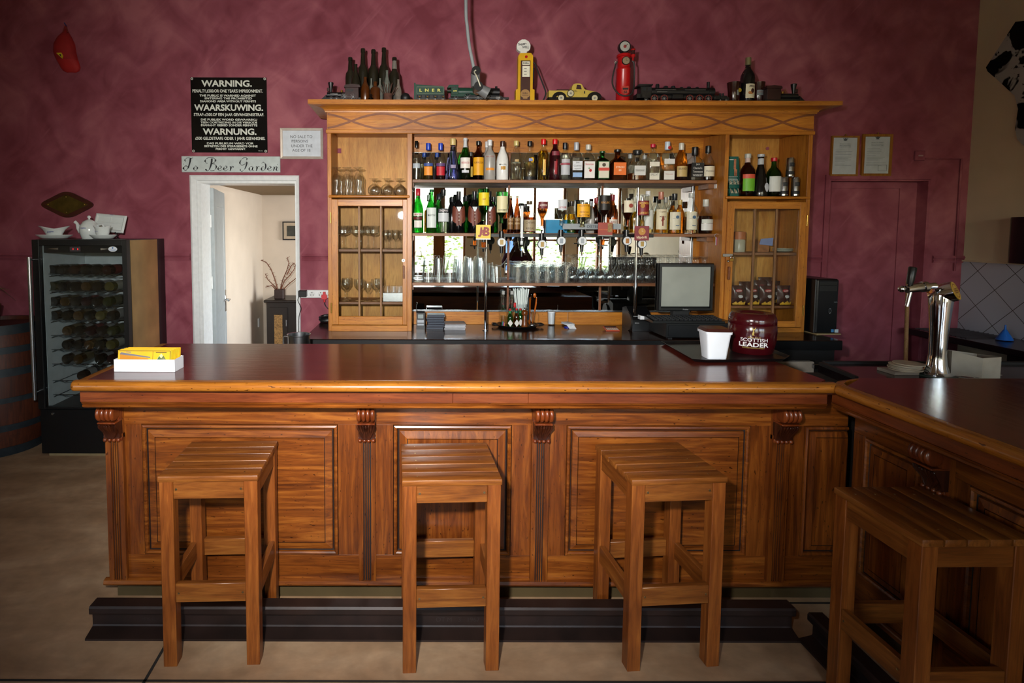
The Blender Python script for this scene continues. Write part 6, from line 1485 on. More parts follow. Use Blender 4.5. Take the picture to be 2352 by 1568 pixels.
x, y_, z = on(1526, 742, zk); t = tag(M().prism([(-.05, 0), (.05, 0), (.05, .006), (-.05, .03)], -.025, .02, 'XZ').obj('receipt_roll', PAPER, loc=(X(1490, 4.13), 4.14, ZC + .118)), 'white paper slip lying left of the keyboard by the printer', 'paper')
# PC tower
a = PY(1873, 762, 4.16); b = PY(1931, 640, 4.16)
t = thing('pc_tower', 'black PC tower standing at the right end of the back counter', 'computer', ((a.x + b.x) / 2, 4.42, ZC + .006)); w = (b.x - a.x) / 2; h = b.z - ZC - .01
m = M(); m.box(-w, w, -.24, .2, 0, h, .006); m.obj('tower_case', BLACK, t)
m = M(); m.box(-w + .004, w - .004, -.255, -.24, .004, h - .004, .008); m.obj('front_bezel', plain('bezel_black', '101114', .25), t)
m = M(); m.box(-w + .02, w - .02, -.2565, -.255, h - .09, h - .05, .001); m.box(-w + .02, w - .02, -.2565, -.255, h - .045, h - .02, .001); m.obj('drive_bay', BLACKM, t)
m = M()
for i in range(7): m.cyl((.02 + .008 * cos(i * .9), -.255, h * .42 + .018 * sin(i * .9)), (.02 + .008 * cos(i * .9), -.257, h * .42 + .018 * sin(i * .9)), .0025, 8)
m.text('FUJITSU', .06, h * .58, h=.007, y=-.257); m.obj('port_group', plain('port_grey', '8a9094', .4), t)
m = M(); m.box(.035, .055, -.2568, -.255, .012, .034); m.box(.062, .09, -.2568, -.255, .01, .034, mi=1); m.obj('sticker', [plain('sticker_blue', '3a78b0', .4), plain('sticker_white', 'b0c4d0', .4)], t)
tag(M().box(-.075, .11, -.26, .2, 0, .0055).obj('paper_pad', plain('pad_cream', 'a8946a', .6), loc=((a.x + b.x) / 2, 4.42, ZC + .0003)), 'thin cream pad lying under the PC tower', 'pad')
# socket strip, plugs, cable, pot
a, b = PY(692, 683, YW), PY(762, 665, YW)
t = thing('socket_strip', 'white multi-way socket strip screwed to the purple wall left of the cabinet', 'power strip', ((a.x + b.x) / 2, YW, (a.z + b.z) / 2)); w = (b.x - a.x) / 2
m = M(); m.box(-w, w + .06, -.035, -.0005, -.034, .034, .006); m.obj('strip_case', WHITE, t)
m = M()
for i in range(3):
    x = -w + .10 + i * .075; m.cyl((x, -.035, 0), (x, -.0365, 0), .024, 20)
    for dx, dz in ((0, .012), (-.01, -.008), (.01, -.008)): m.cyl((x + dx, -.0365, dz), (x + dx, -.037, dz), .0045, 8, mi=1)
m.obj('socket', [plain('socket_white', 'd0d2d0', .4), INK], t)
m = M(); c = PY(745, 679, YW - .05); t = thing('red_plug', 'red plug with a black cord in the white socket strip', 'plug', c)
m.prism([(-.02, -.03), (.02, -.03), (.026, 0), (.012, .014), (.01, .034), (-.01, .034), (-.012, .014), (-.026, 0)], -.012, .012, 'XZ'); m.cyl((0, 0, -.03), (0, 0, -.055), .008); m.obj('plug_body', plain('plug_red', 'c02028', .4), t)
m = M(); m.tube([(0, 0, -.05), (.005, 0, -.08), (.03, .0, -.11), (.07, .01, -.12)], .004, 6); m.obj('cord', BLACK, t)
c = PY(697, 673, YW - .036); t = thing('power_adapter', 'black adapter plugged into the left end of the white socket strip', 'adapter', c)
m = M(); m.box(-.036, .034, -.05, 0, -.027, .027, .004); m.obj('adapter_case', BLACK, t); m = M(); m.tube([(-.03, -.02, -.02), (-.045, -.02, -.06), (-.02, -.01, -.13), (-.04, .0, -.2), (-.045, .0, -.36)], .003, 6); m.obj('cord', BLACK, t)
x, y_, z = on(742, 742); t = M(); 
for i in range(7): t.tube([(.05 * (1 + .12 * (i % 3)) * cos(q / 8 * 2 * pi + i), .035 * sin(q / 8 * 2 * pi + i), .012 + .007 * i + .006 * sin(q + i)) for q in range(9)], .005, 6)
tag(t.obj('cable_coil', BLACK, loc=(x + .02, y_ + .05, z)), 'coil of black cable lying on the counter left of the cabinet', 'cable')
p = PZ(683, 790, .80); y0 = 3.62; px = X(684, y0); zz = Z(768, y0)
t = thing('steel_pot', 'steel pot whose rim shows above the bar left of the cabinet', 'pot', (px, y0, zz - .17))
m = M(); m.lathe([(0, 0), (.07, 0), (.072, .16), (.078, .165), (.078, .17), (.07, .168), (.068, .01), (0, .008)], 24); m.obj('pot_body', STEEL, t); m = M(); m.tube([(-.073, 0, .15), (-.1, 0, .148), (-.1, 0, .09), (-.073, 0, .09)], .005, 8); m.obj('handle', STEEL, t)
sk = thing('under_bar_shelf', 'steel work shelf behind the bar that carries the pot', 'shelf', (0, 3.0, 0))
m = M(); m.box(-.98, -.55, 3.45, 3.78, zz - .2, zz - .17, .002); m.obj('shelf_plate', STEEL, sk, True); m = M()
for q in (-.96, -.57):
    for r in (3.47, 3.76): m.cyl((q, r, 0), (q, r, zz - .2), .012)
m.obj('shelf_leg', STEEL, sk, True)
# ---------------------------------------------------------------- things on the bar top
a, b = PZ(262, 854, ZT), PZ(408, 851, ZT); w = (b.x - a.x) / 2
t = thing('card_holder', 'white open cardboard box holding yellow cards at the left end of the bar', 'card holder', ((a.x + b.x) / 2, a.y + .045, ZT + .0005), radians(-.5))
WB = plain('white_card', 'dfe4ea', .5, var=.02)
m = M(); h = .055
for q in ((-w, w, -.045, -.042, 0, h), (-w, w, .042, .045, 0, h), (-w, -w + .003, -.042, .042, 0, h), (w - .003, w, -.042, .042, 0, h), (-w, w, -.045, .045, 0, .002)): m.box(*q)
m.obj('box_tray', WB, t)
YC = plain('card_yellow', 'd8a818', .4); 
a2, b2 = PY(276, 854, a.y + .035), PY(397, 803, a.y + .035); w2 = (b2.x - a2.x) / 2; h2 = b2.z - ZT - .004
for i in range(8):
    y_ = a.y + .015 + i * .0085
    c = thing('advert_card', 'yellow advert card at the front of the white box' if i == 0 else 'yellow advert card behind the front one in the white box', 'card', ((a2.x + b2.x) / 2 + .002 * i, y_, ZT + .004), radians(-.5), 'yellow cards in the white box')
    T = TR(0, 0, 0, 0, -.12 + .0 * i)
    m = M(); m.box(-w2, w2, -.002, .002, 0, h2 + .001 * (i % 3), T=T); bd = m.obj('card_sheet', YC, c)
    if i == 0:
        for nm, mt_, polys in (('house_picture', plain('house_wall', 'b87a18', .5), [[(-.92, .06), (.14, .06), (.14, .6), (-.92, .8)]]), ('roof_picture', plain('house_roof', '6a6872', .5), [[(-.95, .8), (.22, .62), (.2, .68), (-.88, .9)], [(-.7, .9), (-.52, .88), (-.52, .92), (-.7, .94)]]),
                               ('door_picture', plain('house_window', '4a2c10', .5), [[(x, .1), (x + .05, .1), (x + .05, .46), (x, .46)] for x in (-.78, -.64, -.5, -.36, -.22, -.08)] + [[(.3, 0), (.31, 0), (.31, .97), (.3, .97)], [(-.96, .96), (.96, .96), (.96, .98), (-.96, .98)], [(.94, .02), (.96, .02), (.96, .97), (.94, .97)]]),
                               ('emblem_picture', plain('emblem_pale', 'd8c890', .5), [[(.42, .5), (.62, .85), (.82, .5), (.62, .12)]]), ('emblem_leaf', plain('emblem_green', '3a6a3a', .5), [[(.45, .52), (.55, .72), (.62, .6), (.7, .74), (.8, .54), (.62, .5)]])):
            m = M()
            for pl_ in polys: m.prism([(p_ * w2, q_ * h2) for p_, q_ in pl_], -.0032, -.0022, 'XZ', T=T)
            m.obj(nm, mt_, bd)
        m = M(); m.prism([(.42 * w2, .88 * h2), (.82 * w2, .88 * h2), (.82 * w2, .91 * h2), (.42 * w2, .91 * h2)], -.0036, -.0026, 'XZ', T=T); m.obj('lettering', plain('emblem_ink', '2a2a20', .5), bd)
pts = [PZ(*q, ZT) for q in ((1519, 790), (1590, 831), (1622, 834), (1800, 831), (1812, 824), (1740, 795), (1690, 788))]
cx, cy = sum(q.x for q in pts) / 7, sum(q.y for q in pts) / 7
t = thing('serving_tray', 'large black flat tray under the ice bucket and white tub on the bar', 'tray', (cx, cy, ZT + .0005))
m = M(); n = len(pts); ctr = Vector((cx, cy, ZT)); vs = []
for k, h in ((.0, .004), (.94, .004), (1.0, .016), (1.012, .016), (.95, 0), (0, 0)): vs += [(p_.x * k + cx * (1 - k) - cx, p_.y * k + cy * (1 - k) - cy, h) for p_ in pts]
m.add(vs, [(k * n + i, k * n + (i + 1) % n, (k + 1) * n + (i + 1) % n, (k + 1) * n + i) for k in range(5) for i in range(n)]); m.obj('tray_body', plain('tray_black', '0d0d0e', .3), t)
zt_ = ZT + .0052
# ice bucket
p = PZ(1727, 816, zt_); R = 56 * p.y / F * .93; y0 = p.y + R * .8; px = X(1727, y0, 760); H = Z(715, y0) - zt_
t = thing('ice_bucket', 'dark red barrel-shaped ice bucket with white lettering on the black tray', 'ice bucket', (px, y0, zt_))
BUR = plain('bucket_burgundy', '3a070d', .16, spec=.65, var=.12)
m = M(); m.lathe([(0, 0), (R * .82, 0), (R * .86, H * .03), (R * .97, H * .3), (R, H * .55), (R * .97, H * .72), (R * .965, H * .725), (R * .975, H * .735), (R * .97, H * .86), (R * .9, H * .96), (R * .8, H), (R * .55, H * .985), (R * .5, H * .96), (0, H * .96)], 36); m.obj('bucket_body', BUR, t)
m = M(); m.text('SCOTTISH', -.05, H * .385, w=R * 1.1, h=H * .085, bend=R * 1.01, bold=.015); m.text('LEADER', -.05, H * .27, w=R * 1.2, h=H * .105, bend=R * 1.0, bold=.025); m.obj('lettering', plain('letter_white', 'd8d8d8', .4), t)
m = M(); m.text('BLENDED SCOTCH WHISKY', -.05, H * .19, w=R * .9, h=.006, bend=R * .985); m.text('FINE OLD', -.05, H * .45, w=R * .5, h=.005, bend=R * 1.012); m.obj('gold_lettering', plain('emblem_goldpaint', 'b09a50', .35, metal=.4), t); m = M()
g = [(-.006, 0), (.006, 0), (.006, .002), (.003, .004), (.004, .012), (.005, .016), (.003, .018), (.003, .026), (.009, .034), (.012, .042), (.010, .042), (.006, .036), (.004, .034), (.0, .034), (-.003, .037), (-.007, .043), (-.009, .042), (-.005, .035), (-.002, .031), (-.004, .028), (-.001, .027), (-.002, .017), (-.004, .012), (-.004, .005), (-.006, .002)]
vs = []; sc_ = H / .21
for gx, gz in g: aa = (gx * sc_ - .055) / R; vs.append((R * 1.014 * sin(aa), -R * 1.014 * cos(aa), H * .5 + gz * sc_))
m.add(vs, [tuple(range(len(vs)))]); m.obj('stag_emblem', plain('emblem_goldpaint', 'b09a50', .35, metal=.4), t)
# white tub with brown lid
p = PZ(1652, 826, zt_); t = thing('plastic_tub', 'white plastic tub with dark brown lid in front of the ice bucket', 'tub', (p.x, p.y + .05, zt_), radians(-4))
H = Z(760, p.y + .0) - zt_; wb, wt, db, dt = .045, .058, .042, .054
def frus(m, w0, d0, z0, w1, d1, z1, mi=0, T=None, r=.014):
    def rr(w, d): 
        o = []
        for sx, sy, a0 in ((1, -1, -pi / 2), (1, 1, 0), (-1, 1, pi / 2), (-1, -1, pi)):
            for k in range(4): a = a0 + pi / 2 * k / 3; o.append((sx * (w - r) + r * cos(a), sy * (d - r) + r * sin(a)))
        return o
    A, B = rr(w0, d0), rr(w1, d1); n = len(A)
    m.add([(x, y, z0) for x, y in A] + [(x, y, z1) for x, y in B], [tuple(range(n))[::-1], tuple(range(n, 2 * n))] + [(i, (i + 1) % n, n + (i + 1) % n, n + i) for i in range(n)], mi, True, T)
m = M(); frus(m, wb, db, 0, wt, dt, H - .012); frus(m, wt + .004, dt + .004, H - .014, wt + .005, dt + .005, H - .002); m.obj('tub_body', plain('tub_white', 'dfe3ea', .35, var=.02), t)
m = M(); T = TR(-.002, 0, H - .001, 0, 0, .0); frus(m, wt + .005, dt + .005, 0, wt - .004, dt - .004, .014, T=T); m.obj('lid', plain('lid_brown', '3a1a14', .3), t)
# ================================================================ left side
def wallp(u, v, off=0.0): return PY(u, v, YW - off)
# enamel warning sign
a, b = wallp(441, 350, .01), wallp(612, 178, .01); w, h = (b.x - a.x) / 2, b.z - a.z
t = thing('warning_sign', 'black enamel sign with white warning text in three languages above the doorway', 'sign', ((a.x + b.x) / 2, YW - .006, a.z))
m = M(); m.box(-w, w, -.006, .004, 0, h, .002); m.obj('enamel_plate', plain('black_enamel', '0b0b0c', .18, spec=.6), t)
m = M(); S0 = h / 172.0
def line(s, v, hh, x0, x1, bold=.02, dx=0): m.text(s, ((x0 + x1) / 2 - 526.5) * S0, (350 - v) * S0, w=(x1 - x0) * S0, h=hh * S0, y=-.0072, bold=bold)
line('WARNING.', 192, 15, 464, 581, .032); line("PENALTY,£500.OR ONE YEAR'S IMPRISONMENT.", 209.5, 9, 443, 606, .025)
line('THE PUBLIC IS WARNED AGAINST', 219.5, 4.8, 459, 590, .03); line('ENTERING THE PROHIBITED', 226, 4.8, 471, 581, .03); line('DIAMOND AREA WITHOUT PERMITS', 232.5, 4.8, 460, 590, .03)
line('WAARSKUWING.', 247, 15, 446, 606, .032); line('STRAF:-£500.OF EEN JAAR GEVANGENISSTRAF.', 264, 9, 445, 608, .025)
line('DIE PUBLIEK WORD GEWAARSKU', 274.5, 4.8, 461, 592, .03); line('TEEN OORTREDING IN DIE VERBODE', 281, 4.8, 460, 592, .03); line('DIAMANT GEBIED SONDER PERMITTE', 287.5, 4.8, 461, 592, .03)
line('WARNUNG.', 302, 15, 465, 590, .032); line('£500 GELDSTRAFE ODER 1 JAHR GEFANGNIS.', 318.5, 9, 447, 610, .025)
line('DAS PUBLIKUM WIRD VOR', 329, 4.8, 474, 583, .03); line('BETRETEN DES SPERRGEBIETS OHNE', 335.5, 4.8, 468, 592, .03); line('PERMIT GEWARNT.', 342, 4.8, 494, 565, .03); line('REG. S.T.', 346, 1.8, 594, 604, .0)
m.obj('lettering', plain('sign_white', 'd4d8cc', .4), t)
m = M()
for sx in (-1, 1):
    for zz_ in (.012, h - .012):
        m.cyl((sx * (w - .014), -.006, zz_), (sx * (w - .014), -.008, zz_), .011, 18); m.cyl((sx * (w - .014), -.008, zz_), (sx * (w - .014), -.0095, zz_), .005, 10, mi=1)
m.obj('eyelet', [plain('eyelet_white', 'b8b8ac', .4), plain('nail_dark', '4a4438', .5)], t)
# age notice
a, b = wallp(644, 365, .01), wallp(742, 294, .01); w, h = (b.x - a.x) / 2, b.z - a.z
t = thing('framed_notice', 'silver framed notice with four lines of black text left of the cabinet', 'notice', ((a.x + b.x) / 2, YW - .012, a.z))
m = M(); m.rings(-w, w, 0, h, [(0, .011), (0, -.002), (.004, -.006), (.018, -.001), (.022, .001)], 0, cap=False); m.obj('frame', plain('silver_frame', 'd0c4b8', .3, metal=.4), t)
m = M(); m.box(-w + .02, w - .02, .001, .01, .02, h - .02); m.obj('sheet', plain('notice_sheet', 'c8cfd6', .6), t)
m = M()
for s, v, x0, x1 in (('NO SALE TO', 314, 667, 718), ('PERSONS', 324, 670, 708), ('UNDER THE', 335, 669, 718), ('AGE OF 18', 345, 671, 713)): m.text(s, ((x0 + x1) / 2 - 693) * h / 71, (365 - v) * h / 71, w=(x1 - x0) * h / 71, h=6.3 * h / 71, y=.0002)
m.obj('lettering', plain('notice_ink', '3a3c40', .5), t)
# beer garden sign, brush script drawn as strokes
a, b = wallp(417, 395, .02), wallp(643, 359, .02); w, h = (b.x - a.x) / 2, b.z - a.z
t = thing('door_sign', 'long pale sign with black script lettering above the white door frame', 'sign', ((a.x + b.x) / 2, YW - .012, a.z))
m = M(); m.box(-w, w, -.006, .011, 0, h, .003); m.obj('sign_board', plain('sign_pale', 'bcc6c4', .3), t)
m = M()
def stroke(pts, wd=1.0):
    """pts in the sign's own 226 x 36 units; thick on down strokes like a broad pen"""
    P = []; n = len(pts)
    for i in range(n - 1):
        p0, p1, p2, p3 = pts[max(i - 1, 0)], pts[i], pts[i + 1], pts[min(i + 2, n - 1)]
        for k in range(6):
            q = k / 6; P.append(tuple(.5 * (2 * p1[c] + (p2[c] - p0[c]) * q + (2 * p0[c] - 5 * p1[c] + 4 * p2[c] - p3[c]) * q * q + (3 * p1[c] - p0[c] - 3 * p2[c] + p3[c]) * q ** 3) for c in (0, 1)))
    P.append(pts[-1]); k = 2 * w / 226; vs = []
    for i, p_ in enumerate(P):
        d = Vector((P[min(i + 1, len(P) - 1)][0] - P[max(i - 1, 0)][0], P[min(i + 1, len(P) - 1)][1] - P[max(i - 1, 0)][1])).normalized()
        nn = Vector((-d.y, d.x)); tw = (.5 + 1.05 * abs(d.y) ** 1.5) * wd * (.5 if i in (0, len(P) - 1) else 1)
        for s in (1, -1): vs.append(((p_[0] - 113 + nn.x * tw * s) * k, -.0068, (36 - p_[1] + nn.y * tw * s) * h / 36))
    m.add(vs, [(2 * i, 2 * i + 1, 2 * i + 3, 2 * i + 2) for i in range(len(P) - 1)])
stroke([(10, 13), (8, 9), (11, 5), (17, 4), (22, 5), (27, 4)]); stroke([(21, 5), (20, 12), (17, 22), (14, 29), (9, 32), (5, 30), (5, 25), (10, 22), (15, 24)], 1.3)
stroke([(33, 22), (29, 25), (28, 30), (32, 33), (36, 29), (36, 24), (33, 22), (37, 25)])
stroke([(60, 16), (56, 15), (54, 11), (57, 6), (65, 3), (73, 4), (78, 7), (77, 13), (70, 17), (77, 18), (80, 24), (76, 31), (69, 33), (66, 32)], 1.2); stroke([(70, 5), (69, 14), (66, 25), (62, 32), (57, 33), (56, 29)], 1.3)
for x in (84, 97): stroke([(x, 29), (x + 6, 27), (x + 7, 23), (x + 4, 22), (x, 26), (x, 31), (x + 4, 33), (x + 10, 29)])
stroke([(110, 24), (113, 23), (113, 28), (111, 33)], 1.1); stroke([(112, 28), (115, 23), (119, 23), (118, 26)]); 
stroke([(149, 9), (151, 5), (147, 3), (140, 5), (135, 11), (134, 17), (139, 20), (146, 17), (150, 13), (148, 22), (144, 30), (138, 34), (134, 31), (137, 27)], 1.25)
stroke([(163, 23), (158, 23), (155, 28), (157, 33), (161, 31), (164, 24), (162, 31), (166, 32)]); stroke([(170, 24), (173, 23), (173, 28), (171, 33)], 1.1); stroke([(172, 28), (175, 23), (179, 23)])
stroke([(190, 25), (186, 23), (183, 28), (185, 33), (190, 31), (193, 24), (192, 16), (187, 13), (184, 16)], 1.1)
stroke([(198, 29), (204, 27), (205, 23), (202, 22), (198, 26), (198, 31), (202, 33), (208, 29)]); stroke([(211, 23), (213, 24), (212, 29), (210, 33)], 1.1); stroke([(212, 28), (216, 23), (219, 24), (217, 30), (219, 33), (223, 30)], 1.1)
m.obj('lettering', plain('sign_ink', '14161c', .5), t)
m = M()
for x in (-w + .018, w - .022): m.cyl((x, -.006, h * .5), (x, -.0075, h * .5), .003, 8)
m.obj('screw', plain('screw_dark', '50545a', .4, metal=.6), t)
# cap hanging on a nail
c = wallp(153, 62); t = thing('baseball_hat', 'red cap with a small yellow badge hanging from a nail high on the wall', 'cap', c)
k = YW / F * 1.02
m = M(); pr = []
def capx(v): return 0
n = 16; rows = [(66, 148, 152, .01), (74, 144, 158, .03), (86, 133, 165, .07), (100, 126, 171, .1), (118, 125, 173, .11), (128, 128, 175, .105), (135, 131, 177, .09), (142, 134, 179, .07), (150, 138, 181, .055), (157, 143, 178, .04), (161, 152, 170, .02)]
vs = []
for v, u0, u1, d in rows:
    cu_, hw = (u0 + u1) / 2, (u1 - u0) / 2
    for i in range(n + 1):
        a = pi * i / n; vs.append(((cu_ - hw * cos(a) - 153) * k, -.002 - .62 * d * sin(a) ** .8, (62 - v) * k))
fs = [(r * (n + 1) + i, r * (n + 1) + i + 1, (r + 1) * (n + 1) + i + 1, (r + 1) * (n + 1) + i) for r in range(len(rows) - 1) for i in range(n)]
N1 = 5 * n
m.add(vs, fs[:N1 + n], 0, True); m.obj('crown', plain('cap_red_cloth', '8a0a0c', .8, var=.12), t)
m = M(); k0 = 6 * (n + 1); m.add(vs[k0:], [tuple(q - k0 for q in f) for f in fs[N1 + n:]], 0, True); m.obj('peak', plain('cap_red_peak', '9a0c0c', .75), t)
m = M(); m.tube([((147 - 153) * k, -.02, -18 * k), ((151 - 153) * k, -.015, -3 * k), (0, -.01, 0), ((158 - 153) * k, -.02, -14 * k)], .006, 6); m.obj('strap', plain('cap_strap', '7a1a10', .7), t)
m = M(); m.prism([((140 - 153) * k, (62 - 123.5) * k), ((151 - 153) * k, (62 - 123) * k), ((154 - 153) * k, (62 - 129) * k), ((152 - 153) * k, (62 - 135) * k)], -.072, -.064, 'XZ'); m.obj('badge', plain('badge_yellow', 'c0a81c', .5), t)
m = M(); m.prism([((146 - 153) * k, (62 - 127) * k), ((150 - 153) * k, (62 - 126) * k), ((151 - 153) * k, (62 - 132) * k)], -.0735, -.072, 'XZ'); m.obj('badge_mark', INK, t)
tag(M().cyl((0, 0, 0), (0, -.03, .02), .004).obj('wall_nail', plain('nail_blue', '1c2c6a', .5), loc=c + Vector((0, -.0005, .004))), 'blue wall plug nail above the red cap', 'nail')
# diamond plaque
c = wallp(155, 470, .012); t = thing('diamond_plaque', 'brown diamond-shaped wooden plaque with dull brass plate above the wine fridge', 'plaque', c)
def rhomb(w, h, r, n=5):
    P = []
    cs = [(w, 0), (0, h), (-w, 0), (0, -h)]
    for i in range(4):
        p0, p, p1 = Vector(cs[i - 1]), Vector(cs[i]), Vector(cs[(i + 1) % 4])
        A, B = p + (p0 - p).normalized() * r, p + (p1 - p).normalized() * r
        for q in range(n + 1): s = q / n; v = A * (1 - s) ** 2 + p * 2 * s * (1 - s) + B * s * s; P.append((v.x, v.y))
    return P
m = M(); m.prism(rhomb(.25, .125, .07), -.012, .011, 'XZ'); m.obj('backboard', wood('plaque_wood', '2c0f08', '42180c', '552212', 'X', rough=.4), t)
m = M(); m.prism(rhomb(.185, .085, .002, 1), -.0145, -.012, 'XZ'); m.obj('brass_plate', plain('dull_brass', '5a4a1c', .45, metal=.7, var=.3), t)
m = M()
for x, z in ((.155, 0), (-.155, 0), (0, .065), (0, -.065)): m.sphere((x, -.0155, z), .006, 8)
m.obj('screw', BRASS, t)
# wine fridge
yf0, yf1, fx0, fx1 = 4.12, 4.74, -2.868, -2.165; zb_, zt_ = .02, 1.652
t = thing('wine_fridge', 'tall black wine fridge with glass door and steel side left of the doorway', 'wine fridge', ((fx0 + fx1) / 2, 4.43, 0))
SIDE = plain('bronzed_steel_side', 'b0905c', .28, metal=.75, var=.3, scale=3)
m = M(); yd = yf0 + .05
m.box(fx0, fx0 + .03, yd, yf1, zb_, zt_); m.box(fx1 - .03, fx1 - .003, yd, yf1, zb_, zt_); m.box(fx0 + .03, fx1 - .03, yd, yf1, zt_ - .04, zt_); m.box(fx0 + .03, fx1 - .03, yd, yf1, zb_, .37); m.box(fx0 + .03, fx1 - .03, yf1 - .03, yf1, .37, zt_ - .04)
m.obj('cabinet_shell', BLACK, t, True)
m = M(); m.box(fx1 - .003, fx1, yd + .01, yf1 - .13, zb_ + .02, zt_ - .004, .001); m.obj('side_panel', SIDE, t, True)
LIN = plain('fridge_liner', 'c8d0d2', .5)
m = M(); m.box(fx0 + .03, fx0 + .05, yd, yf1 - .03, .37, zt_ - .04); m.box(fx1 - .05, fx1 - .03, yd, yf1 - .03, .37, zt_ - .04); m.box(fx0 + .05, fx1 - .05, yf1 - .05, yf1 - .03, .37, zt_ - .04); m.obj('inner_liner', LIN, t, True)
gx0, gx1, gz0, gz1 = fx0 + .05, fx1 - .035, .385, zt_ - .045
dr = bpy.data.objects.new('door', None); COL.objects.link(dr); dr.parent = t
m = M(); m.box(fx0, gx0, yf0, yd - .004, .37, zt_ - .002, .002); m.box(gx1, fx1, yf0, yd - .004, .37, zt_ - .002, .002); m.box(gx0, gx1, yf0, yd - .004, gz1, zt_ - .002, .002); m.box(gx0, gx1, yf0, yd - .004, .37, gz0, .002); m.obj('door_frame', BLACK, dr, True)
m = M(); m.box(gx0, gx1, yf0 + .012, yf0 + .018, gz0, gz1); m.obj('door_glass', thin_glass('tinted_glass', (.86, .88, .88), (.7, .7, .7), ior=1.5), dr, True)
m = M(); hx = X(64, 4.06); m.cyl((hx, 4.06, Z(918, 4.06, 64)), (hx, 4.06, Z(590, 4.06, 64)), .014); m.obj('handle_bar', STEEL, dr, True)
m = M()
for v in (600, 905): m.cyl((hx, 4.06, Z(v, 4.06)), (fx0 + .02, yf0 + .005, Z(v, 4.06)), .008)
m.obj('handle_post', STEEL, dr, True)
m = M(); m.box(fx0, fx1, yf0 + .02, yd, zb_, .362, .003); m.obj('base_panel', BLACK, t, True)
m = M(); m.box(fx0 + .05, fx1 - .02, yf0 + .03, yf1 - .05, 0, zb_); m.obj('foot', plain('pale_foot', '8a7a58', .6), t, True)
m = M(); c = PY(205, 572, yf0 + .02); m.box(fx0 + .06, fx1 - .06, yf0 + .045, yf0 + .06, zt_ - .1, zt_ - .045); cp = m.obj('control_panel', BLACKM, t, True)
m = M(); m.box(c.x - .14, c.x - .06, yf0 + .011, yf0 + .0118, c.z - .018, c.z + .018, .0003); m.obj('display', plain('display_grey', '3a3438', .3), dr, True)
m = M(); m.text('9', c.x - .115, c.z, h=.012, y=yf0 + .0104, bold=.03); m.text('8', c.x - .08, c.z, h=.012, y=yf0 + .0104, bold=.03); m.obj('display_digit', plain('led_red', 'ff2a2a', .4, emit=1.2), dr, True)
m = M(); c2 = PY(257, 572, yf0); m.sphere((c2.x, yf0 + .0115, c2.z), .027, 18, sc=(1.25, .04, .72)); m.obj('badge', plain('badge_white', 'd0d6dc', .3), dr, True)
m = M(); m.box(c2.x - .024, c2.x + .024, yf0 + .0098, yf0 + .0108, c2.z - .009, c2.z - .005); m.sphere((c2.x, yf0 + .0108, c2.z + .008), .007, 8, sc=(1, .1, 1)); m.obj('badge_lettering', plain('badge_blue', '2a5a9a', .4), dr, True)
m = M(); m.prism([(fx0 + .11, c2.z), (fx0 + .19, c2.z + .008), (fx0 + .19, c2.z - .006)], yf0 + .0105, yf0 + .0118, 'XZ'); m.prism([(c2.x - .09, c2.z + .006), (c2.x - .03, c2.z + .002), (c2.x - .09, c2.z - .008)], yf0 + .0105, yf0 + .0118, 'XZ'); m.obj('trim_mark', STEEL, dr, True)
m = M(); c = PY(121, 950, yf0 + .02); m.cyl((c.x, yf0 + .02, c.z), (c.x, yf0 + .016, c.z), .009, 12); m.obj('lock', STEEL, t, True)
WIRE = plain('rack_wire', 'a0a6a8', .25, metal=1)
ROWS = [(622, [117, 142, 168, 195, 219, 245], 'first'), (660, [118, 144, 170, 196, 222, 250], 'second'), (695, [122, 148, 172, 196, 220, 246], 'third'), (727, [123, 152, 178, 203, 229, 255], 'fourth'), (762, [153, 180, 206, 232, 256], 'fifth'), (794, [152, 178, 203, 229, 253], 'sixth'), (827, [152, 179, 228, 256], 'seventh')]
wb_mesh = {}
def wine(x, z, kind, lab, grp):
    y0 = 4.235
    if kind not in wb_mesh:
        b_ = [(0, .012), (.02, .002), (.034, 0), (.038, .004), (.038, .19), (.034, .21), (.015, .245), (.0135, .30), (.015, .302), (.015, .315), (0, .315)]
        m = M(); m.lathe(b_, 20, T=TR(0, 0, 0, 0, -pi / 2)); me = m.mesh('wine_bottle'); me.materials.append(plain('wine_' + kind, {'dark': '14120c', 'red': '1c0508', 'green': '22280c', 'white': '4a4420', 'amber': '3a280c'}[kind], .12, spec=.7))
        m = M(); m.lathe([(.0386, .06), (.0386, .15)], 20, T=TR(0, 0, 0, 0, -pi / 2)); ml = m.mesh('label'); ml.materials.append(plain('wine_label_' + kind, {'dark': '7a7a78', 'red': '5a1a1c', 'green': '4a4a34', 'white': '8a8a80', 'amber': '5a5038'}[kind], .5))
        m = M(); m.lathe([(.0155, .262), (.0157, .316), (0, .317)], 14, T=TR(0, 0, 0, 0, -pi / 2)); mc = m.mesh('capsule'); mc.materials.append(plain('capsule_' + kind, '3a1014', .35))
        wb_mesh[kind] = (me, ml, mc)
    me, ml, mc = wb_mesh[kind]
    o = bpy.data.objects.new('wine_bottle', None); COL.objects.link(o); o.location = (x, y0, z); tag(o, lab, 'wine bottle', grp)
    for nm, q in (('bottle_body', me), ('label', ml), ('capsule', mc)):
        c = bpy.data.objects.new(nm, q); COL.objects.link(c); c.parent = o
kinds = ['white', 'dark', 'amber', 'dark', 'red', 'dark', 'green', 'dark', 'dark', 'amber', 'dark']
kk = 0
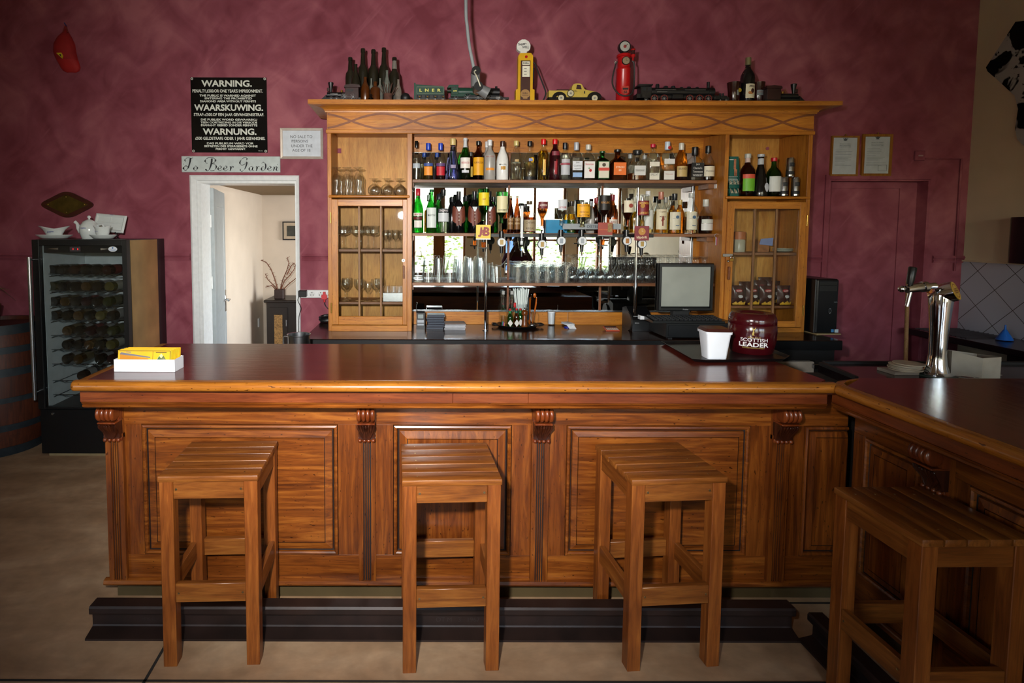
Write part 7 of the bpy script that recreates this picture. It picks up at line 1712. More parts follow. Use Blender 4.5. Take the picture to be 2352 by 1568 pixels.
for v, us, nm in ROWS + [(865, [187], 'eighth'), (897, [215], 'ninth'), (927, [], 'lowest')]:
    z = Z(v, 4.235, 180); 
    m = M(); zr_ = z - .042
    for y in (4.235, 4.45, 4.6):
        pts = []
        for i in range(41):
            x = gx0 + .01 + (gx1 - gx0 - .02) * i / 40; pts.append((x, y, zr_ + .012 * abs(sin((x - gx0) * pi / .083))))
        m.tube(pts, .0028, 5)
    for x in (gx0 + .012, (gx0 + gx1) / 2, gx1 - .012): m.tube([(x, 4.21, zr_), (x, 4.68, zr_)], .003, 5)
    m.tube([(gx0 + .012, 4.205, zr_ + .02), (gx1 - .012, 4.205, zr_ + .02)], .003, 5)
    m.obj('wire_rack', WIRE, t, True)
    for u in us:
        k_ = kinds[kk % len(kinds)]; kk += 1
        if nm in ('first',): k_ = 'dark' if kk % 3 else 'red'
        wine(X(u, 4.235, v), z + .006, k_, 'wine bottle lying base outwards on the %s rack from the top of the wine fridge' % nm, 'wine bottles on the %s fridge rack' % nm)
# crockery on the fridge
PORC = plain('white_porcelain', 'ccd2d0', .15, spec=.6, var=.03); PBLU = plain('porcelain_blue_print', '3a4a9a', .4)
zc_ = zt_ + .0005
def oval_dish(x, y, z, rx, ry, h, lab, nm='saucer'):
    t = thing(nm, lab, 'saucer', (x, y, z)); m = M(); n = 32; vs = []
    pf = ((0, .004), (.6, .004), (.72, .008), (1, h), (.99, h + .003), (.7, .012), (.6, .008), (0, .008))
    for r, zz in pf: vs += [(rx * r * cos(2 * pi * i / n), ry * r * sin(2 * pi * i / n), zz) for i in range(n)]
    m.add(vs, [(k * n + i, k * n + (i + 1) % n, (k + 1) * n + (i + 1) % n, (k + 1) * n + i) for k in range(len(pf) - 1) for i in range(n)], 0, True); m.obj('saucer_body', PORC, t)
cx = X(125, 4.3, 545); oval_dish(cx, 4.3, zc_, .14, .075, .03, 'oval white saucer under the gravy boat on the wine fridge')
t = thing('gravy_boat', 'white porcelain gravy boat with two spouts and blue print on the wine fridge', 'gravy boat', (cx, 4.3, zc_ + .0085))
m = M(); n = 32; vs = []
for f, zz in ((.0, 0), (.5, 0), (.55, .003), (.62, .03), (.75, .06), (.86, .075), (.83, .075), (.7, .058), (.55, .03), (.45, .008), (0, .008)):
    for i in range(n):
        a = 2 * pi * i / n; c_ = abs(cos(a)) ** 3; rise = max(0, (zz - .05) / .025) if zz > .05 else 0
        vs.append((.095 * f * (1 + .45 * c_ * rise + .06 * c_) * cos(a), .058 * f * sin(a), zz + .018 * c_ * rise - .004 * (1 - c_) * rise))
m.add(vs, [(k * n + i, k * n + (i + 1) % n, (k + 1) * n + (i + 1) % n, (k + 1) * n + i) for k in range(10) for i in range(n)], 0, True); m.obj('boat_body', PORC, t)
m = M(); m.text('Josephine', 0, .047, w=.05, y=-.047, bold=.02, rot=.05); m.obj('lettering', PBLU, t)
t = thing('teapot', 'white porcelain teapot with round-knobbed lid on the wine fridge', 'teapot', (X(206, 4.38, 545), 4.38, zc_))
m = M(); m.lathe([(0, 0), (.05, 0), (.056, .008), (.07, .05), (.072, .075), (.066, .105), (.05, .125), (0, .128)], 28)
m.tube([(-.065, 0, .055), (-.085, 0, .085), (-.095, 0, .12), (-.112, 0, .135)], [.022, .018, .012, .013], 10); m.tube([(.064, 0, .105), (.1, 0, .115), (.115, 0, .085), (.1, 0, .055), (.068, 0, .04)], .008, 8); m.obj('pot_body', PORC, t)
m = M(); m.lathe([(.05, .124), (.046, .135), (.02, .15), (.007, .155), (.006, .16), (.013, .168), (.013, .176), (.006, .184), (0, .185)], 24); m.obj('lid', PORC, t)
m = M(); m.text('Josephine', -.008, .085, w=.045, bend=.0735, bold=.02); m.obj('lettering', PBLU, t)
cx = X(237, 4.27, 545); oval_dish(cx, 4.27, zc_, .1, .075, .032, 'round white saucer under the creamer on the wine fridge')
t = thing('creamer', 'small white porcelain creamer bowl on a saucer before the teapot', 'creamer', (cx - .005, 4.27, zc_ + .0085))
m = M(); vs = []; n = 32
for f, zz in ((0, 0), (.5, 0), (.6, .01), (.8, .04), (.82, .065), (.95, .085), (.92, .085), (.78, .065), (.76, .04), (.5, .01), (0, .008)):
    for i in range(n):
        a = 2 * pi * i / n; c_ = abs(cos(a)) ** 4; k_ = max(0, (zz - .06) / .025); vs.append((.062 * f * (1 + .12 * c_ * k_) * cos(a), .055 * f * sin(a), zz + .012 * c_ * k_))
m.add(vs, [(k * n + i, k * n + (i + 1) % n, (k + 1) * n + (i + 1) % n, (k + 1) * n + i) for k in range(10) for i in range(n)], 0, True); m.obj('creamer_body', PORC, t)
m = M(); m.text('Josephine', -.02, .052, w=.025, y=-.047, bold=.02); m.obj('lettering', PBLU, t)
c = PY(252, 547, 4.5); t = thing('divided_plate', 'white divided plate propped upright behind the teapot on the wine fridge', 'plate', (c.x, 4.52, zc_ + .055))
T = TR(-.02, 0, 0, 0, -.3, radians(5))
m = M(); m.rings(-.13, .12, 0, .15, [(.0, 0), (.004, -.008), (.012, -.012), (.02, -.004), (.026, .002)], 0, T=T); m.box(-.13, .12, .0, .006, 0, .15, .02, T=T); m.box(-.11, .10, -.004, .003, .075, .083, .002, T=T); m.box(-.005, .003, -.004, .003, .08, .13, .002, T=T); m.obj('plate_body', PORC, t)
m = M(); m.tube([(-.07, -.01, -.05), (-.06, -.02, .01)], .004, 6); m.tube([(.06, -.01, -.055), (.05, -.03, .0)], .004, 6); m.tube([(-.06, .02, .0), (-.02, .09, -.055), (.05, .02, .0)], .004, 6); m.obj('plate_stand', BLACK, t)
m = M(); m.text('Josephine', 0, .142, w=.03, y=-.0135, bold=.02, T=T); m.obj('lettering', PBLU, t)
# barrel
bx_ = -3.36; t = thing('wooden_barrel', 'dark wooden barrel with grey iron hoops cut off by the left edge', 'barrel', (bx_, 4.36, 0))
H = 1.0; fr = lambda z: .315 + .062 * (1 - (2 * z / H - 1) ** 2)
m = M(); m.lathe([(0, .0), (fr(0) - .02, 0)] + [(fr(z / 12 * H), z / 12 * H) for z in range(13)] + [(fr(H) - .02, H), (fr(H) - .025, H - .03), (0, H - .03)], 40); m.obj('staves', wood('barrel_stave_wood', '2c1208', '4a200e', '5c2c14', 'Z', rough=.55, grain=1.4), t)
HOOP = plain('hoop_iron', '2c3338', .55, metal=.4, var=.2)
for z0, z1 in ((.0, .07), (.2, .25), (.42, .46), (.62, .68), (.79, .84), (.93, 1.0)):
    m = M(); m.lathe([(fr(z0), z0), (fr(z0) + .004, z0), (fr(z1) + .004, z1), (fr(z1), z1)], 40); m.obj('hoop', HOOP, t)
pt = thing('pot_plant', 'tip of a green strap-leaved plant standing on the barrel at the left edge', 'plant', (bx_ - .08, 4.36, H - .03))
m = M(); m.lathe([(0, 0), (.09, 0), (.12, .16), (.11, .16), (.1, .14), (0, .14)], 20); m.obj('pot', plain('terracotta', '6a3420', .8), pt)
m = M()
for i in range(9):
    a = i * .7; m.tube([(0, 0, .12), (.1 * cos(a), .1 * sin(a), .3), (.22 * cos(a), .2 * sin(a), .28 - .1 * (i % 2))], [.01, .014, .002], 6, flat=.25)
m.obj('leaf_tuft', plain('strap_leaf', '7a8a4a', .5, var=.3), pt)
# garden room furniture
t = thing('dark_cabinet', 'low dark wooden cabinet with woven panel seen through the doorway', 'cabinet', (-1.72, 7.5, 0)); zt2 = Z(690, 7.2); x0, x1 = X(606, 7.2) , X(740, 7.2)
DKW = wood('dark_cabinet_wood', '0e0806', '170d09', '20130d', 'Z', rough=.4)
m = M(); m.box(x0 + .02, x1, 7.2, 7.7, .03, zt2 - .04); m.box(x0 - .01, x1 + .02, 7.17, 7.72, zt2 - .035, zt2, .008); m.obj('cabinet_body', DKW, t, True)
m = M(); xm = X(658, 7.2); m.rings(x0 + .06, xm, .12, zt2 - .1, [(0, 0), (0, -.018), (.09, -.018), (.095, -.01)], 7.2); d_ = m.obj('door', DKW, t, True)
m = M(); m.box(X(628, 7.2), X(647, 7.2), 7.176, 7.186, .15, Z(724, 7.2)); m.obj('woven_panel', plain('woven_cane', '8a6a3c', .7, var=.5, scale=70), d_, True)
m = M(); m.box(X(655, 7.2), X(657, 7.2), 7.165, 7.182, Z(750, 7.2), Z(735, 7.2), .002); m.obj('door_handle', STEEL, d_, True)
pp_ = PY(643, 698, 7.35); t = thing('twig_vase', 'square dark vase with bare thorny twigs on the cabinet beyond the doorway', 'vase', (pp_.x, 7.35, zt2 + .0005))
m = M(); m.box(-.06, .06, -.06, .06, 0, .125, .006); m.obj('vase_body', plain('vase_brown', '2a1712', .5), t)
m = M(); rnd = random.Random(3); kx = 7.35 / F
def tw(us):
    pts = [((u - 643) * kx, .02 * rnd.uniform(-1, 1), (694 - v) * kx) for u, v in us]; m.tube(pts, [.008 - .005 * i / len(pts) for i in range(len(pts))], 5)
    for p_, q_ in zip(pts, pts[1:]):
        for f in (.2, .55, .85):
            c_ = Vector(p_).lerp(Vector(q_), f); m.tube([c_, c_ + Vector((rnd.choice((-1, 1)) * .03, rnd.uniform(-.02, .02), .02))], [.004, .001], 4)
for us in ([(640, 680), (632, 650), (623, 625), (612, 610), (600, 606)], [(642, 680), (650, 650), (660, 628), (664, 612), (661, 598)], [(643, 680), (653, 655), (667, 640), (676, 628), (681, 615)], [(644, 680), (662, 662), (683, 645)], [(641, 680), (630, 665), (615, 650), (609, 637)], [(641, 682), (625, 664), (610, 668)], [(660, 640), (670, 618), (679, 612)]): tw(us)
m.obj('thorny_twigs', plain('twig_brown', '6a3c24', .7, var=.3), t)
c = PY(668, 530, 7.83); t = thing('framed_picture', 'small black-framed picture on the far wall beyond the doorway', 'picture', c)
m = M(); m.rings(-.115, .14, -.13, .13, [(0, .012), (0, -.012), (.014, -.012), (.016, -.004)], 0, cap=False); m.obj('frame', BLACK, t)
m = M(); m.box(-.1, .125, -.004, .01, -.115, .115); m.obj('mount', plain('mount_cream', 'b8a890', .6), t); m = M(); m.box(-.055, .1, -.006, -.004, -.075, .07); m.obj('print', plain('print_dark', '33342a', .5, var=.5, scale=12), t)
c = PX(598, 740, -2.2 + .001); t = tag(M().box(-.0, .012, -.035, .035, -.06, .06, .003).obj('wall_socket', WHITE, loc=(-2.2, 7.6, Z(742, 7.6))), 'white wall socket beside the dark cabinet beyond the doorway', 'socket')
# ================================================================ right side
def cert(u0, u1, v0, v1, lab, y, fr_, seal):
    a, b = wallp(u0, v1, .012), wallp(u1, v0, .012); w, h = (b.x - a.x) / 2, b.z - a.z
    t = thing('framed_certificate', lab, 'certificate', ((a.x + b.x) / 2, YW - .012, a.z))
    m = M(); m.rings(-w, w, 0, h, [(0, .0115), (0, -.006), (fr_, -.006), (fr_ + .002, 0)], 0, cap=False); m.obj('frame', wood('certificate_frame_wood', '7a4e18', '96641f', 'a8762c', 'Z', rough=.4), t)
    m = M(); m.box(-w + fr_, w - fr_, .0, .01, fr_, h - fr_); m.obj('sheet', plain('certificate_paper', 'b4bcc0', .5), t)
    m = M(); rnd = random.Random(u0); zz = h * .8
    for s in ('REPUBLIC OF NAMIBIA', 'MINISTRY OF TRADE AND INDUSTRY', 'LIQUOR ACT, 1998'): m.text(s, 0, zz, w=w * .8, h=.0055, y=-.0008, bold=.02); zz -= .013
    zz -= .012; i = 0
    while zz > h * .22:
        L = rnd.uniform(.5, 1.3) * w; m.box(-w * .68, -w * .68 + L, -.0008, 0, zz, zz + .0014); zz -= .0125 + (.01 if i % 4 == 3 else 0); i += 1
    for k in (-1, 1): m.tube([(k * .008, -.001, h * .9), (k * .02, -.001, h * .935)], .003, 4)
    m.cyl((0, 0, h * .91), (0, -.001, h * .91), .012, 12); m.box(-.016, .016, -.001, 0, h * .875, h * .885)
    if seal:
        x0, z0 = w * .12, h * .12
        for q in ((x0, x0 + .075, z0, z0 + .002), (x0, x0 + .075, z0 + .05, z0 + .052), (x0, x0 + .002, z0, z0 + .052), (x0 + .073, x0 + .075, z0, z0 + .052)): m.box(q[0], q[1], -.0008, 0, q[2], q[3])
    m.obj('lettering', plain('certificate_ink', '50565c', .5), t)
    m = M(); m.cyl((0, 0.0, h + .008), (0, -.004, h + .008), .007, 10); m.obj('hanging_ring', BRASS, t)
cert(1906, 1974, 312, 404, 'framed certificate with slim frame, left one above the blocked doorway', 0, .014, False)
cert(1977, 2051, 308, 404, 'framed letter with wider frame and a stamp, right one above the blocked doorway', 0, .02, True)
c = wallp(2110, 358); t = thing('junction_box', 'small wall box painted purple right of the framed papers', 'junction box', c)
m = M(); m.box(-.042, .042, -.02, 0.0005, -.042, .042, .006); m.obj('box_cover', PURPLE, t); m = M(); m.box(-.02, .02, -.0215, -.02, -.006, .006); m.obj('bare_patch', plain('patch_pink', '9a7a7c', .6), t)
m = M(); q = wallp(2214, 366); m.tube([(.042, -.01, -.022), (q.x - c.x - .03, -.01, -.025), (q.x - c.x - .03, -.01, -.98)], .009, 6); m.obj('conduit', PURPLE, t)
# cowhide and dispenser and tiles on the right wall (x = 4.70)
XW = 4.70
def rw(u, v): q = PX(u, v, XW); return (q.y, q.z)
hide = NT('cow_hide'); b_ = hide.bsdf(Roughness=.9, Specular_IOR_Level=.15)
nz = hide.noise(hide.coords((1, 1, 1)), 4.5, 3, .8); nz2 = hide.noise(hide.coords(), 22, 2)
r1 = hide.ramp(nz, 'Fac', [(.50, lin('a9a9a8')), (.53, lin('0b0a0a'))]); r2 = hide.ramp(nz2, 'Fac', [(.62, (1, 1, 1, 1)), (.66, (.05, .05, .05, 1))])
c_ = hide.mix(r1.outputs[0], r2.outputs[0], None, 'MULTIPLY', f=1.0); hide.t.links.new(c_, b_.inputs['Base Color'])
hp_ = [rw(2266, 155), rw(2334, 50), rw(2352, 48), rw(2420, 60), rw(2440, 200), rw(2430, 360), rw(2380, 340), rw(2352, 334), (rw(2338, 320)), rw(2333, 295), rw(2340, 250), rw(2332, 220), rw(2300, 190), rw(2270, 164)]
m = M(); m.prism(hp_, XW - .006, XW - .0005, 'YZ'); t = tag(m.obj('cow_hide', hide.m), 'black and white spotted cow hide hung on the beige wall at the right edge', 'hide')
TILE = NT('diagonal_tiles'); b_ = TILE.bsdf(Roughness=.2, Specular_IOR_Level=.5)
tc = TILE.n('ShaderNodeTexCoord'); sp = TILE.n('ShaderNodeSeparateXYZ'); TILE.l(tc, 'Object', sp, 0)
def mth(op, a, b=None):
    n_ = TILE.n('ShaderNodeMath', operation=op)
    for i, q in enumerate((a, b)):
        if q is None: continue
        if isinstance(q, (int, float)): n_.inputs[i].default_value = q
        else: TILE.t.links.new(q, n_.inputs[i])
    return n_.outputs[0]
y_, z_ = sp.outputs[1], sp.outputs[2]; s_ = .207; (ya_, za_) = rw(2249, 622)
p1 = mth('PINGPONG', mth('DIVIDE', mth('ADD', mth('ADD', y_, z_), 10 * s_ * 1.414 - ya_ - za_), s_ * 1.414), .5); p2 = mth('PINGPONG', mth('DIVIDE', mth('ADD', mth('SUBTRACT', y_, z_), 10 * s_ * 1.414 - ya_ + za_), s_ * 1.414), .5)
g_ = mth('MINIMUM', p1, p2); gr = TILE.n('ShaderNodeValToRGB'); TILE.t.links.new(g_, gr.inputs[0]); gr.color_ramp.elements[0].position = .009; gr.color_ramp.elements[0].color = lin('4a4038'); gr.color_ramp.elements[1].position = .013; gr.color_ramp.elements[1].color = lin('b4b8c4'); TILE.l(gr, 0, b_, 'Base Color')
zt0, zt1 = .86, Z(600, YW, 2206); m = M(); m.box(XW - .012, XW - .0005, 1.5, YW - .001, zt0, zt1); o = m.obj('trim_2', TILE.m); struct(o)
m = M(); m.box(XW - .03, XW - .0005, 1.5, YW - .001, zt1, zt1 + .012, .002); struct(m.obj('trim_3', CREAM))
c = PX(2318, 598, XW - .09); t = thing('towel_dispenser', 'black shiny dispenser with blue symbols standing on the tile ledge at the right edge', 'dispenser', (XW - .0005, 4.20, zt1 + .0125))
DSP = plain('dispenser_black', '050608', .2, spec=.35); h = .355
m = M(); pf = [(0, -.17), (-.04, -.17)] + [(-.04 - .09 * cos(a * pi / 12) , .16 * sin(a * pi / 12) ) for a in range(-6, 7)] + [(-.04, .17), (0, .17)]
m.prism(pf, 0, h, 'XY', smooth=True); m.obj('dispenser_case', DSP, t)
m = M(); m.prism([(q - .0015, r) for q, r in pf[3:5]] + [(-.06, -.1)], .012, h - .012, 'XY', smooth=True); m.obj('highlight_strip', STEEL, t)  # bright strip put in for the window's reflection on the black case
m = M(); rnd = random.Random(4)
for i in range(13):
    a = radians(-86 + (i % 4) * 24 - 0); z = .04 + (i // 4) * .09 + rnd.uniform(-.015, .015); q = TR(-.04 - .0915 * cos(a), .1615 * sin(a), z, -pi / 2 - a * .6 + pi)
    k_ = i % 3
    if k_ == 0:
        for j in range(4): m.box(-.02, .02, -.001, .001, -.003, .003, T=q @ Matrix.Rotation(j * pi / 4, 4, 'Y'))
    elif k_ == 1: m.box(-.016, .016, -.001, .001, .012, .018, T=q); m.box(-.016, .016, -.001, .001, -.018, -.012, T=q); m.box(-.016, -.011, -.001, .001, -.012, .012, T=q)
    else: m.box(-.014, .014, -.001, .001, .010, .016, T=q); m.box(-.003, .003, -.001, .001, -.02, .01, T=q)
m.obj('blue_symbol', plain('symbol_blue', '0a3a9a', .4), t)
# drainer along the right wall with a funnel
zd = .896; xd0 = X(2080, YW, 755)
t = thing('drainer_top', 'dark ribbed steel drainer running along the tiled wall at the right', 'drainer', (4.4, 4.0, 0))
m = M(); m.box(xd0, XW - .013, 2.6, YW - .002, zd - .05, zd, .004); m.obj('drainer_slab', plain('drainer_steel', '2a2426', .25, metal=.5), t, True)
m = M()
for i in range(12): m.cyl((xd0 + .05, 4.74 - i * .04, zd), (XW - .03, 4.74 - i * .04, zd), .006, 8)
m.obj('drainer_rib', plain('rib_steel', '6a6468', .3, metal=.8), t, True)
m = M(); m.box(xd0 + .06, XW - .013, 2.65, 4.0, 0, zd - .05); m.box(xd0 + .06, XW - .013, 4.0, YW - .01, 0, .5); m.obj('base_cabinet', plain('dark_cupboard', '181316', .6), t, True)
q = PZ(2313, 781, zd + .002); t = tag(M().lathe([(.052, 0), (.05, .004), (.012, .075), (.007, .08), (.005, .115), (.004, .115), (.006, .08), (.046, .004)], 24).obj('funnel', plain('funnel_blue', '1766c4', .4), loc=(q.x - .02, q.y, zd + .006)), 'small blue plastic funnel upside down on the drainer by the tiles', 'funnel')
# pole leaning at the back
b0 = PY(2080, 832, 4.3); a0 = PY(2085, 645, 4.66); dd_ = a0 - b0; base = b0 - dd_ * (b0.z / dd_.z)
t = tag(M().cyl(base - base, a0 - base, .014, 12).obj('wooden_pole', wood('pole_wood', '8a6a44', 'a8845a', 'b89468', 'Z', rough=.6), loc=base), 'pale wooden broom pole leaning on the purple wall behind the beer tap', 'pole')
# tap counter and beer tap
zt3 = 1.0
t = thing('tap_counter', 'dark wet service counter with raised rim under the beer tap', 'counter', (2.6, 2.85, 0)); xr3 = 4.1
q0, q1 = PZ(1880, 838, zt3), PZ(1950, 872, zt3); yb3 = PZ(2100, 834, zt3).y
CTM = plain('tap_counter_top', '251418', .15, spec=.6, var=.3)
m = M(); m.prism([(q0.x, q0.y), (q1.x + .03, q1.y), (q1.x + .03, 2.44), (xr3, 2.44), (xr3, yb3), (q0.x + .05, yb3)], zt3 - .04, zt3, 'XY'); m.obj('worktop', CTM, t, True)
m = M(); e0 = Vector((q0.x, q0.y)); e1 = Vector((q1.x + .03, q1.y)); n_ = Vector((.018, .012))
m.prism([(e0.x, e0.y), (e1.x, e1.y), (e1.x + .02, e1.y + .004), (e0.x + .03, e0.y)], zt3 - .06, zt3 + .016, 'XY'); m.box(q0.x + .05, xr3, yb3 - .025, yb3, zt3 - .04, zt3 + .014, .003); m.obj('rim', BLACKM, t, True)
m = M(); m.box(2.1, xr3 - .05, 2.5, yb3 - .05, 0, zt3 - .04); m.obj('base_cabinet', DARKIN, t, True)
q = PZ(2163, 866, zt3); tx, ty = q.x, q.y + .03
t = thing('beer_tap', 'tall chrome beer tap column with yellow badge and black handle at the right', 'beer tap', (tx, ty, zt3 + .0005))
H = Z(662, ty) - zt3; k = ty / F
m = M(); m.lathe([(0, 0), (.068, 0), (.068, .012), (.052, .02), (.041, .06), (.036, H * .25), (.037, H * .5), (.046, H * .8), (.05, H * .9), (.046, H * .96), (0, H * .96)], 32); m.obj('column', CHROME, t)
m = M(); m.lathe([(0, 0), (.085, 0), (.085, .006), (0, .006)], 28); m.obj('base_ring', plain('ring_green', '3a4a40', .4), t)
hx_, hz_ = .006, H + .02
m = M(); A, B = Vector((-.022, .035, H - .04)), Vector((.03, -.04, H - .002)); m.tube([A, A.lerp(B, .35), A.lerp(B, .7), B], [.036, .048, .05, .049], 28); m.obj('head', CHROME, t)
dirv = (B - A).normalized(); qq = dirv.to_track_quat('Z', 'Y').to_matrix().to_4x4(); qq.translation = B + dirv * .0005
m = M(); m.lathe([(0, 0), (.046, 0), (.046, .003), (0, .003)], 32, T=qq); bdg = m.obj('badge', plain('badge_gold', 'c0983a', .35, var=.1), t)
m = M()
for i in range(28):
    a_ = i * 2 * pi / 28; m.box(.034 * cos(a_) - .0025, .034 * cos(a_) + .0025, .034 * sin(a_) - .0025, .034 * sin(a_) + .0025, .003, .0036, T=qq)
m.box(-.02, .02, .006, .012, .003, .0036, T=qq); m.box(-.026, .026, -.004, .003, .003, .0036, T=qq); m.box(-.02, .02, -.013, -.007, .003, .0036, T=qq); m.obj('badge_print', plain('badge_brown', '7a4a20', .5), bdg)
m = M(); e_ = -180 * k * .0 ; fx = (2065 - 2163) * k; fz = Z(660, ty) - zt3
m.tube([(-.045, -.01, fz + .015), (-.07, -.012, fz + .014), (fx * .6, -.02, fz + .01), (fx * .8, -.02, fz + .002), (fx + .02, -.02, fz - .002)], [.017, .015, .024, .02, .018], 14); m.sphere((fx - .004, -.02, fz), .017, 12); m.cyl((fx * .55, -.02, fz + .01), (fx * .45, -.019, fz + .012), .027); m.obj('faucet', CHROME, t)
m = M(); sx = (2078 - 2163) * k; m.cyl((sx + .012, -.02, fz - .01), (sx - .004, -.022, Z(700, ty) - zt3), .009, r1=.008); m.obj('spout', CHROME, t)
m = M(); m.cyl((sx + .004, -.02, fz + .015), (sx + .008, -.02, Z(648, ty) - zt3), .007); m.tube([(sx + .006, -.02, Z(650, ty) - zt3), (sx + .008, -.02, Z(640, ty) - zt3), (sx + .016, -.02, Z(612, ty) - zt3), (sx + .017, -.02, Z(610, ty) - zt3)], [.012, .016, .018, .015], 14); m.obj('tap_handle', BLACK, t)
# coasters, papers, cardboard
q = PZ(2098, 862, zt3)
for i in range(7):
    o = M().cyl((0, 0, 0), (0, 0, .0048), .066, 28).obj('coaster', plain('coaster_board', 'a49680', .7, var=.12), loc=(q.x + .006 * sin(i * 2.1) + (.02 if i == 6 else 0), q.y + .05 + .004 * cos(i * 3), zt3 + .016 + i * .0052))
    tag(o, ('topmost round coaster of the stack' if i == 6 else 'round coaster in the stack below the topmost one') + ' left of the beer tap', 'coaster', 'stack of coasters by the beer tap' )
o = M().box(-.075, .05, -.05, .06, 0, .015, .001).obj('coaster_pack', plain('pack_grey', '8a8074', .7), loc=(q.x - .02, q.y + .05, zt3 + .0005)); tag(o, 'flat grey pack of coasters under the round stack beside the tap', 'coasters')
for i in range(3): tag(M().box(-.09, .09, -.035, .035, 0, .002).obj('flyer', plain('flyer_%d' % i, ('6a6058', '5a3034', '7a7268')[i], .6), loc=(tx + .14 + .03 * i, ty - .03, zt3 + .007 + .0024 * i), rz=.15 * i), ('lowest', 'middle', 'topmost')[i] + ' flat printed flyer lying right of the beer tap base', 'flyer', 'flyers by the beer tap')
a, b = PZ(2226, 880, zt3), PZ(2322, 880, zt3); yb_ = a.y + .07; hb = Z(812, yb_) - zt3
x0, xm, x1 = X(2228, yb_), X(2268, yb_), X(2321, yb_)
t = thing('cardboard_box', 'open grey-white cardboard box standing on the tap counter at the right', 'box', (xm, yb_, zt3 + .0005)); CB = plain('grey_cardboard', '9a9184', .75)
m = M(); w0, w1 = x0 - xm, x1 - xm
m.add([(w0, .05, 0), (0, -.02, 0), (0, -.02, hb - .012), (w0, .05, hb + .01), (w1, .0, 0), (w1, .0, hb - .01), (w1 + .0, .12, 0), (w1, .12, hb - .02), (w0 + .02, .16, 0), (w0 + .02, .16, hb)], [(0, 1, 2, 3), (1, 4, 5, 2), (4, 6, 7, 5), (6, 8, 9, 7), (8, 0, 3, 9), (0, 8, 6, 4, 1)])
o = m.obj('carton', CB, t); sol = o.modifiers.new('thickness', 'SOLIDIFY'); sol.thickness = .003
# ================================================================ person seen in the mirror
pe = thing('person', 'person in a purple shirt raising both hands to the face, reflected in the bar mirror', 'person', (1.78, -.75, 0), 0)
def skin(name, pts, edges, mat, root=0, sub=2, parent=pe):
    me = bpy.data.meshes.new(name); me.from_pydata([p[:3] for p in pts], edges, []); o = bpy.data.objects.new(name, me); COL.objects.link(o); o.parent = parent
    me.materials.append(mat); md = o.modifiers.new('skin', 'SKIN'); md.use_smooth_shade = True
    sv = me.skin_vertices[0].data
    for i, p in enumerate(pts): sv[i].radius = (p[3], p[4] if len(p) > 4 else p[3]); sv[i].use_root = (i == root)
    s = o.modifiers.new('sub', 'SUBSURF'); s.levels = sub; s.render_levels = sub; return o
SK = plain('dark_skin', '4a2c1e', .5, var=.06); SHIRT = plain('purple_shirt', '5a2a44', .8, var=.1); TRO = plain('dark_trousers', '1c1c22', .8); HAIR = plain('black_hair', '0a0808', .8); SHOE = plain('black_shoe', '0c0c0c', .4)
# feet 0 .. head about 1.62 m, facing +Y
P = [(0, 0, .84, .13, .10), (0, .0, 1.0, .125, .09), (0, 0, 1.18, .15, .10), (0, -.01, 1.3, .12, .08), (0, 0, 1.36, .055, .055), (0, .015, 1.44, .068, .08), (0, .02, 1.53, .078, .092), (0, .01, 1.585, .05, .06)]
E_ = [(i, i + 1) for i in range(7)]
for s in (-1, 1):
    b = len(P)
    P += [(s * .17, -.01, 1.28, .055), (s * .27, .06, 1.08, .042), (s * .2, .22, 1.22, .036), (s * .1, .2, 1.42, .026), (s * .075, .17, 1.47, .03, .018)]
    E_ += [(3, b)] + [(b + i, b + i + 1) for i in range(4)]
    b = len(P); P += [(s * .1, 0, .78, .085), (s * .1, .01, .45, .058), (s * .1, -.01, .1, .04), (s * .1, .02, .04, .04, .03), (s * .1, .13, .03, .04, .025)]
    E_ += [(0, b)] + [(b + i, b + i + 1) for i in range(4)]
body = skin('body', P, E_, SK)
skin('shirt', [(0, 0, .82, .155, .12), (0, 0, 1.0, .15, .112), (0, 0, 1.18, .172, .118), (0, -.01, 1.31, .13, .09)] + [(.18, -.01, 1.285, .072), (.25, .05, 1.13, .06), (-.18, -.01, 1.285, .072), (-.25, .05, 1.13, .06)], [(0, 1), (1, 2), (2, 3), (3, 4), (4, 5), (3, 6), (6, 7)], SHIRT)
skin('trousers', [(0, 0, .86, .15, .115), (.1, 0, .76, .1), (.1, .01, .45, .074), (.1, -.01, .1, .06), (-.1, 0, .76, .1), (-.1, .01, .45, .074), (-.1, -.01, .1, .06)], [(0, 1), (1, 2), (2, 3), (0, 4), (4, 5), (5, 6)], TRO)
m = M(); m.sphere((0, -.012, 1.555), .098, 16, sc=(.84, 1.0, .82)); m.obj('hair', HAIR, pe)
for s in (-1, 1):
    m = M(); m.sphere((s * .1, .07, .04), .06, 12, sc=(.75, 1.9, .62)); m.obj('shoe', SHOE, pe)
    for j in range(5):
        a0 = Vector((s * (.075 - .012 * j + .02), .185, 1.49 - .006 * abs(j - 2)))
        if j == 0: pts = [(s * .09, .16, 1.46, .011), (s * .062, .15, 1.475, .010), (s * .045, .155, 1.49, .008)]
        else: pts = [(s * .075, .185, 1.5 - .014 * j + .02, .0095), (s * .045, .205, 1.505 - .014 * j + .02, .009), (s * .02, .195, 1.505 - .014 * j + .018, .0075)]
        skin('finger', pts, [(0, 1), (1, 2)], SK, sub=1)
    m = M(); m.sphere((s * .07, .0, 1.49), .022, 10, sc=(.4, .7, 1.3)); m.obj('ear', SK, pe)
    m = M(); m.sphere((s * .032, .1, 1.505), .011, 10); m.obj('eye', plain('eye_white', 'c8c0b0', .3), pe)
m = M(); m.sphere((0, .115, 1.475), .018, 10, sc=(1, .9, 1.4)); m.obj('nose', SK, pe)
m = M(); m.sphere((0, .098, 1.435), .024, 10, sc=(1, .5, .35)); m.obj('mouth', plain('lip', '4a2020', .5), pe)
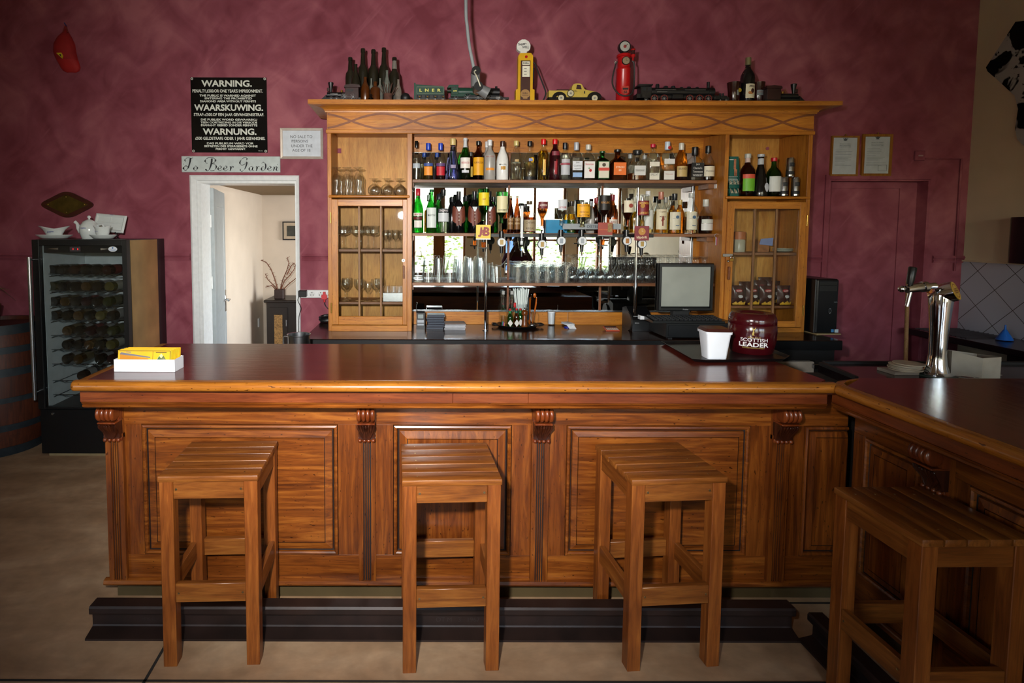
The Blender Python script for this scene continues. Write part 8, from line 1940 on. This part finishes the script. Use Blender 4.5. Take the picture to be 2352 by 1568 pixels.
cm = thing('camera_body', 'black camera held up to the face of the person in the purple shirt', 'camera', (1.78, -.75 + .15, 1.49))
m = M(); m.box(-.055, .055, 0, .05, -.035, .035, .006); m.cyl((0, .05, 0), (0, .1, 0), .03); m.obj('case', BLACK, cm)
# ================================================================ light
w = bpy.data.worlds.new('sky'); SC.world = w; w.use_nodes = True; nt = w.node_tree; nt.nodes.clear()
out = nt.nodes.new('ShaderNodeOutputWorld'); bg = nt.nodes.new('ShaderNodeBackground'); sk_ = nt.nodes.new('ShaderNodeTexSky')
sk_.sky_type = 'NISHITA'; sk_.sun_disc = False; sk_.sun_elevation = radians(52); sk_.sun_rotation = radians(200); sk_.air_density = 1.0; sk_.dust_density = 2.0; sk_.ozone_density = 1.0
bg.inputs[1].default_value = SKY_STRENGTH; nt.links.new(sk_.outputs[0], bg.inputs[0]); nt.links.new(bg.outputs[0], out.inputs[0])
def light(kind, name, loc, power, col, **k):
    l = bpy.data.lights.new(name, kind); l.energy = power; l.color = col
    for a, b in k.items(): setattr(l, a, b)
    o = bpy.data.objects.new(name, l); COL.objects.link(o); o.location = loc; return o
def aim(o, tgt): o.rotation_euler = (Vector(tgt) - Vector(o.location)).to_track_quat('-Z', 'Y').to_euler(); return o
s = light('SUN', 'sun', (0, -10, 12), SUN_STRENGTH, (1, .95, .86), angle=radians(.6)); s.rotation_euler = (radians(28), radians(12), 0)
# the camera's own flash, just above and left of the lens
fl_ = light('SPOT', 'camera_flash', (-.25, .02, 1.96), FLASH, (1, .97, .93), spot_size=radians(93), spot_blend=1.0, shadow_soft_size=.05); aim(fl_, (.0, 4.5, 1.4))
for k, (a, b) in enumerate(WIN):           # sampling portals in the window openings
    p = light('AREA', 'window_portal', ((a + b) / 2, YF - .02, (zs + zh) / 2), 1, (1, 1, 1), shape='RECTANGLE', size=b - a, size_y=zh - zs); p.data.cycles.is_portal = True; p.rotation_euler = (radians(90), 0, 0)
p = light('AREA', 'window_portal', (-4.58, -2.3, 1.8), 1, (1, 1, 1), shape='RECTANGLE', size=1.6, size_y=1.8); p.data.cycles.is_portal = True; p.rotation_euler = (radians(90), 0, -pi / 2)  # portal for the added left window
g = light('AREA', 'garden_window_light', (1.28, 6.3, 1.35), GARDEN, (1, .97, .92), shape='RECTANGLE', size=1.35, size_y=1.4); aim(g, (-2.2, 6.4, 1.3)); g.data.spread = radians(95)
SC.view_settings.exposure = EXPO
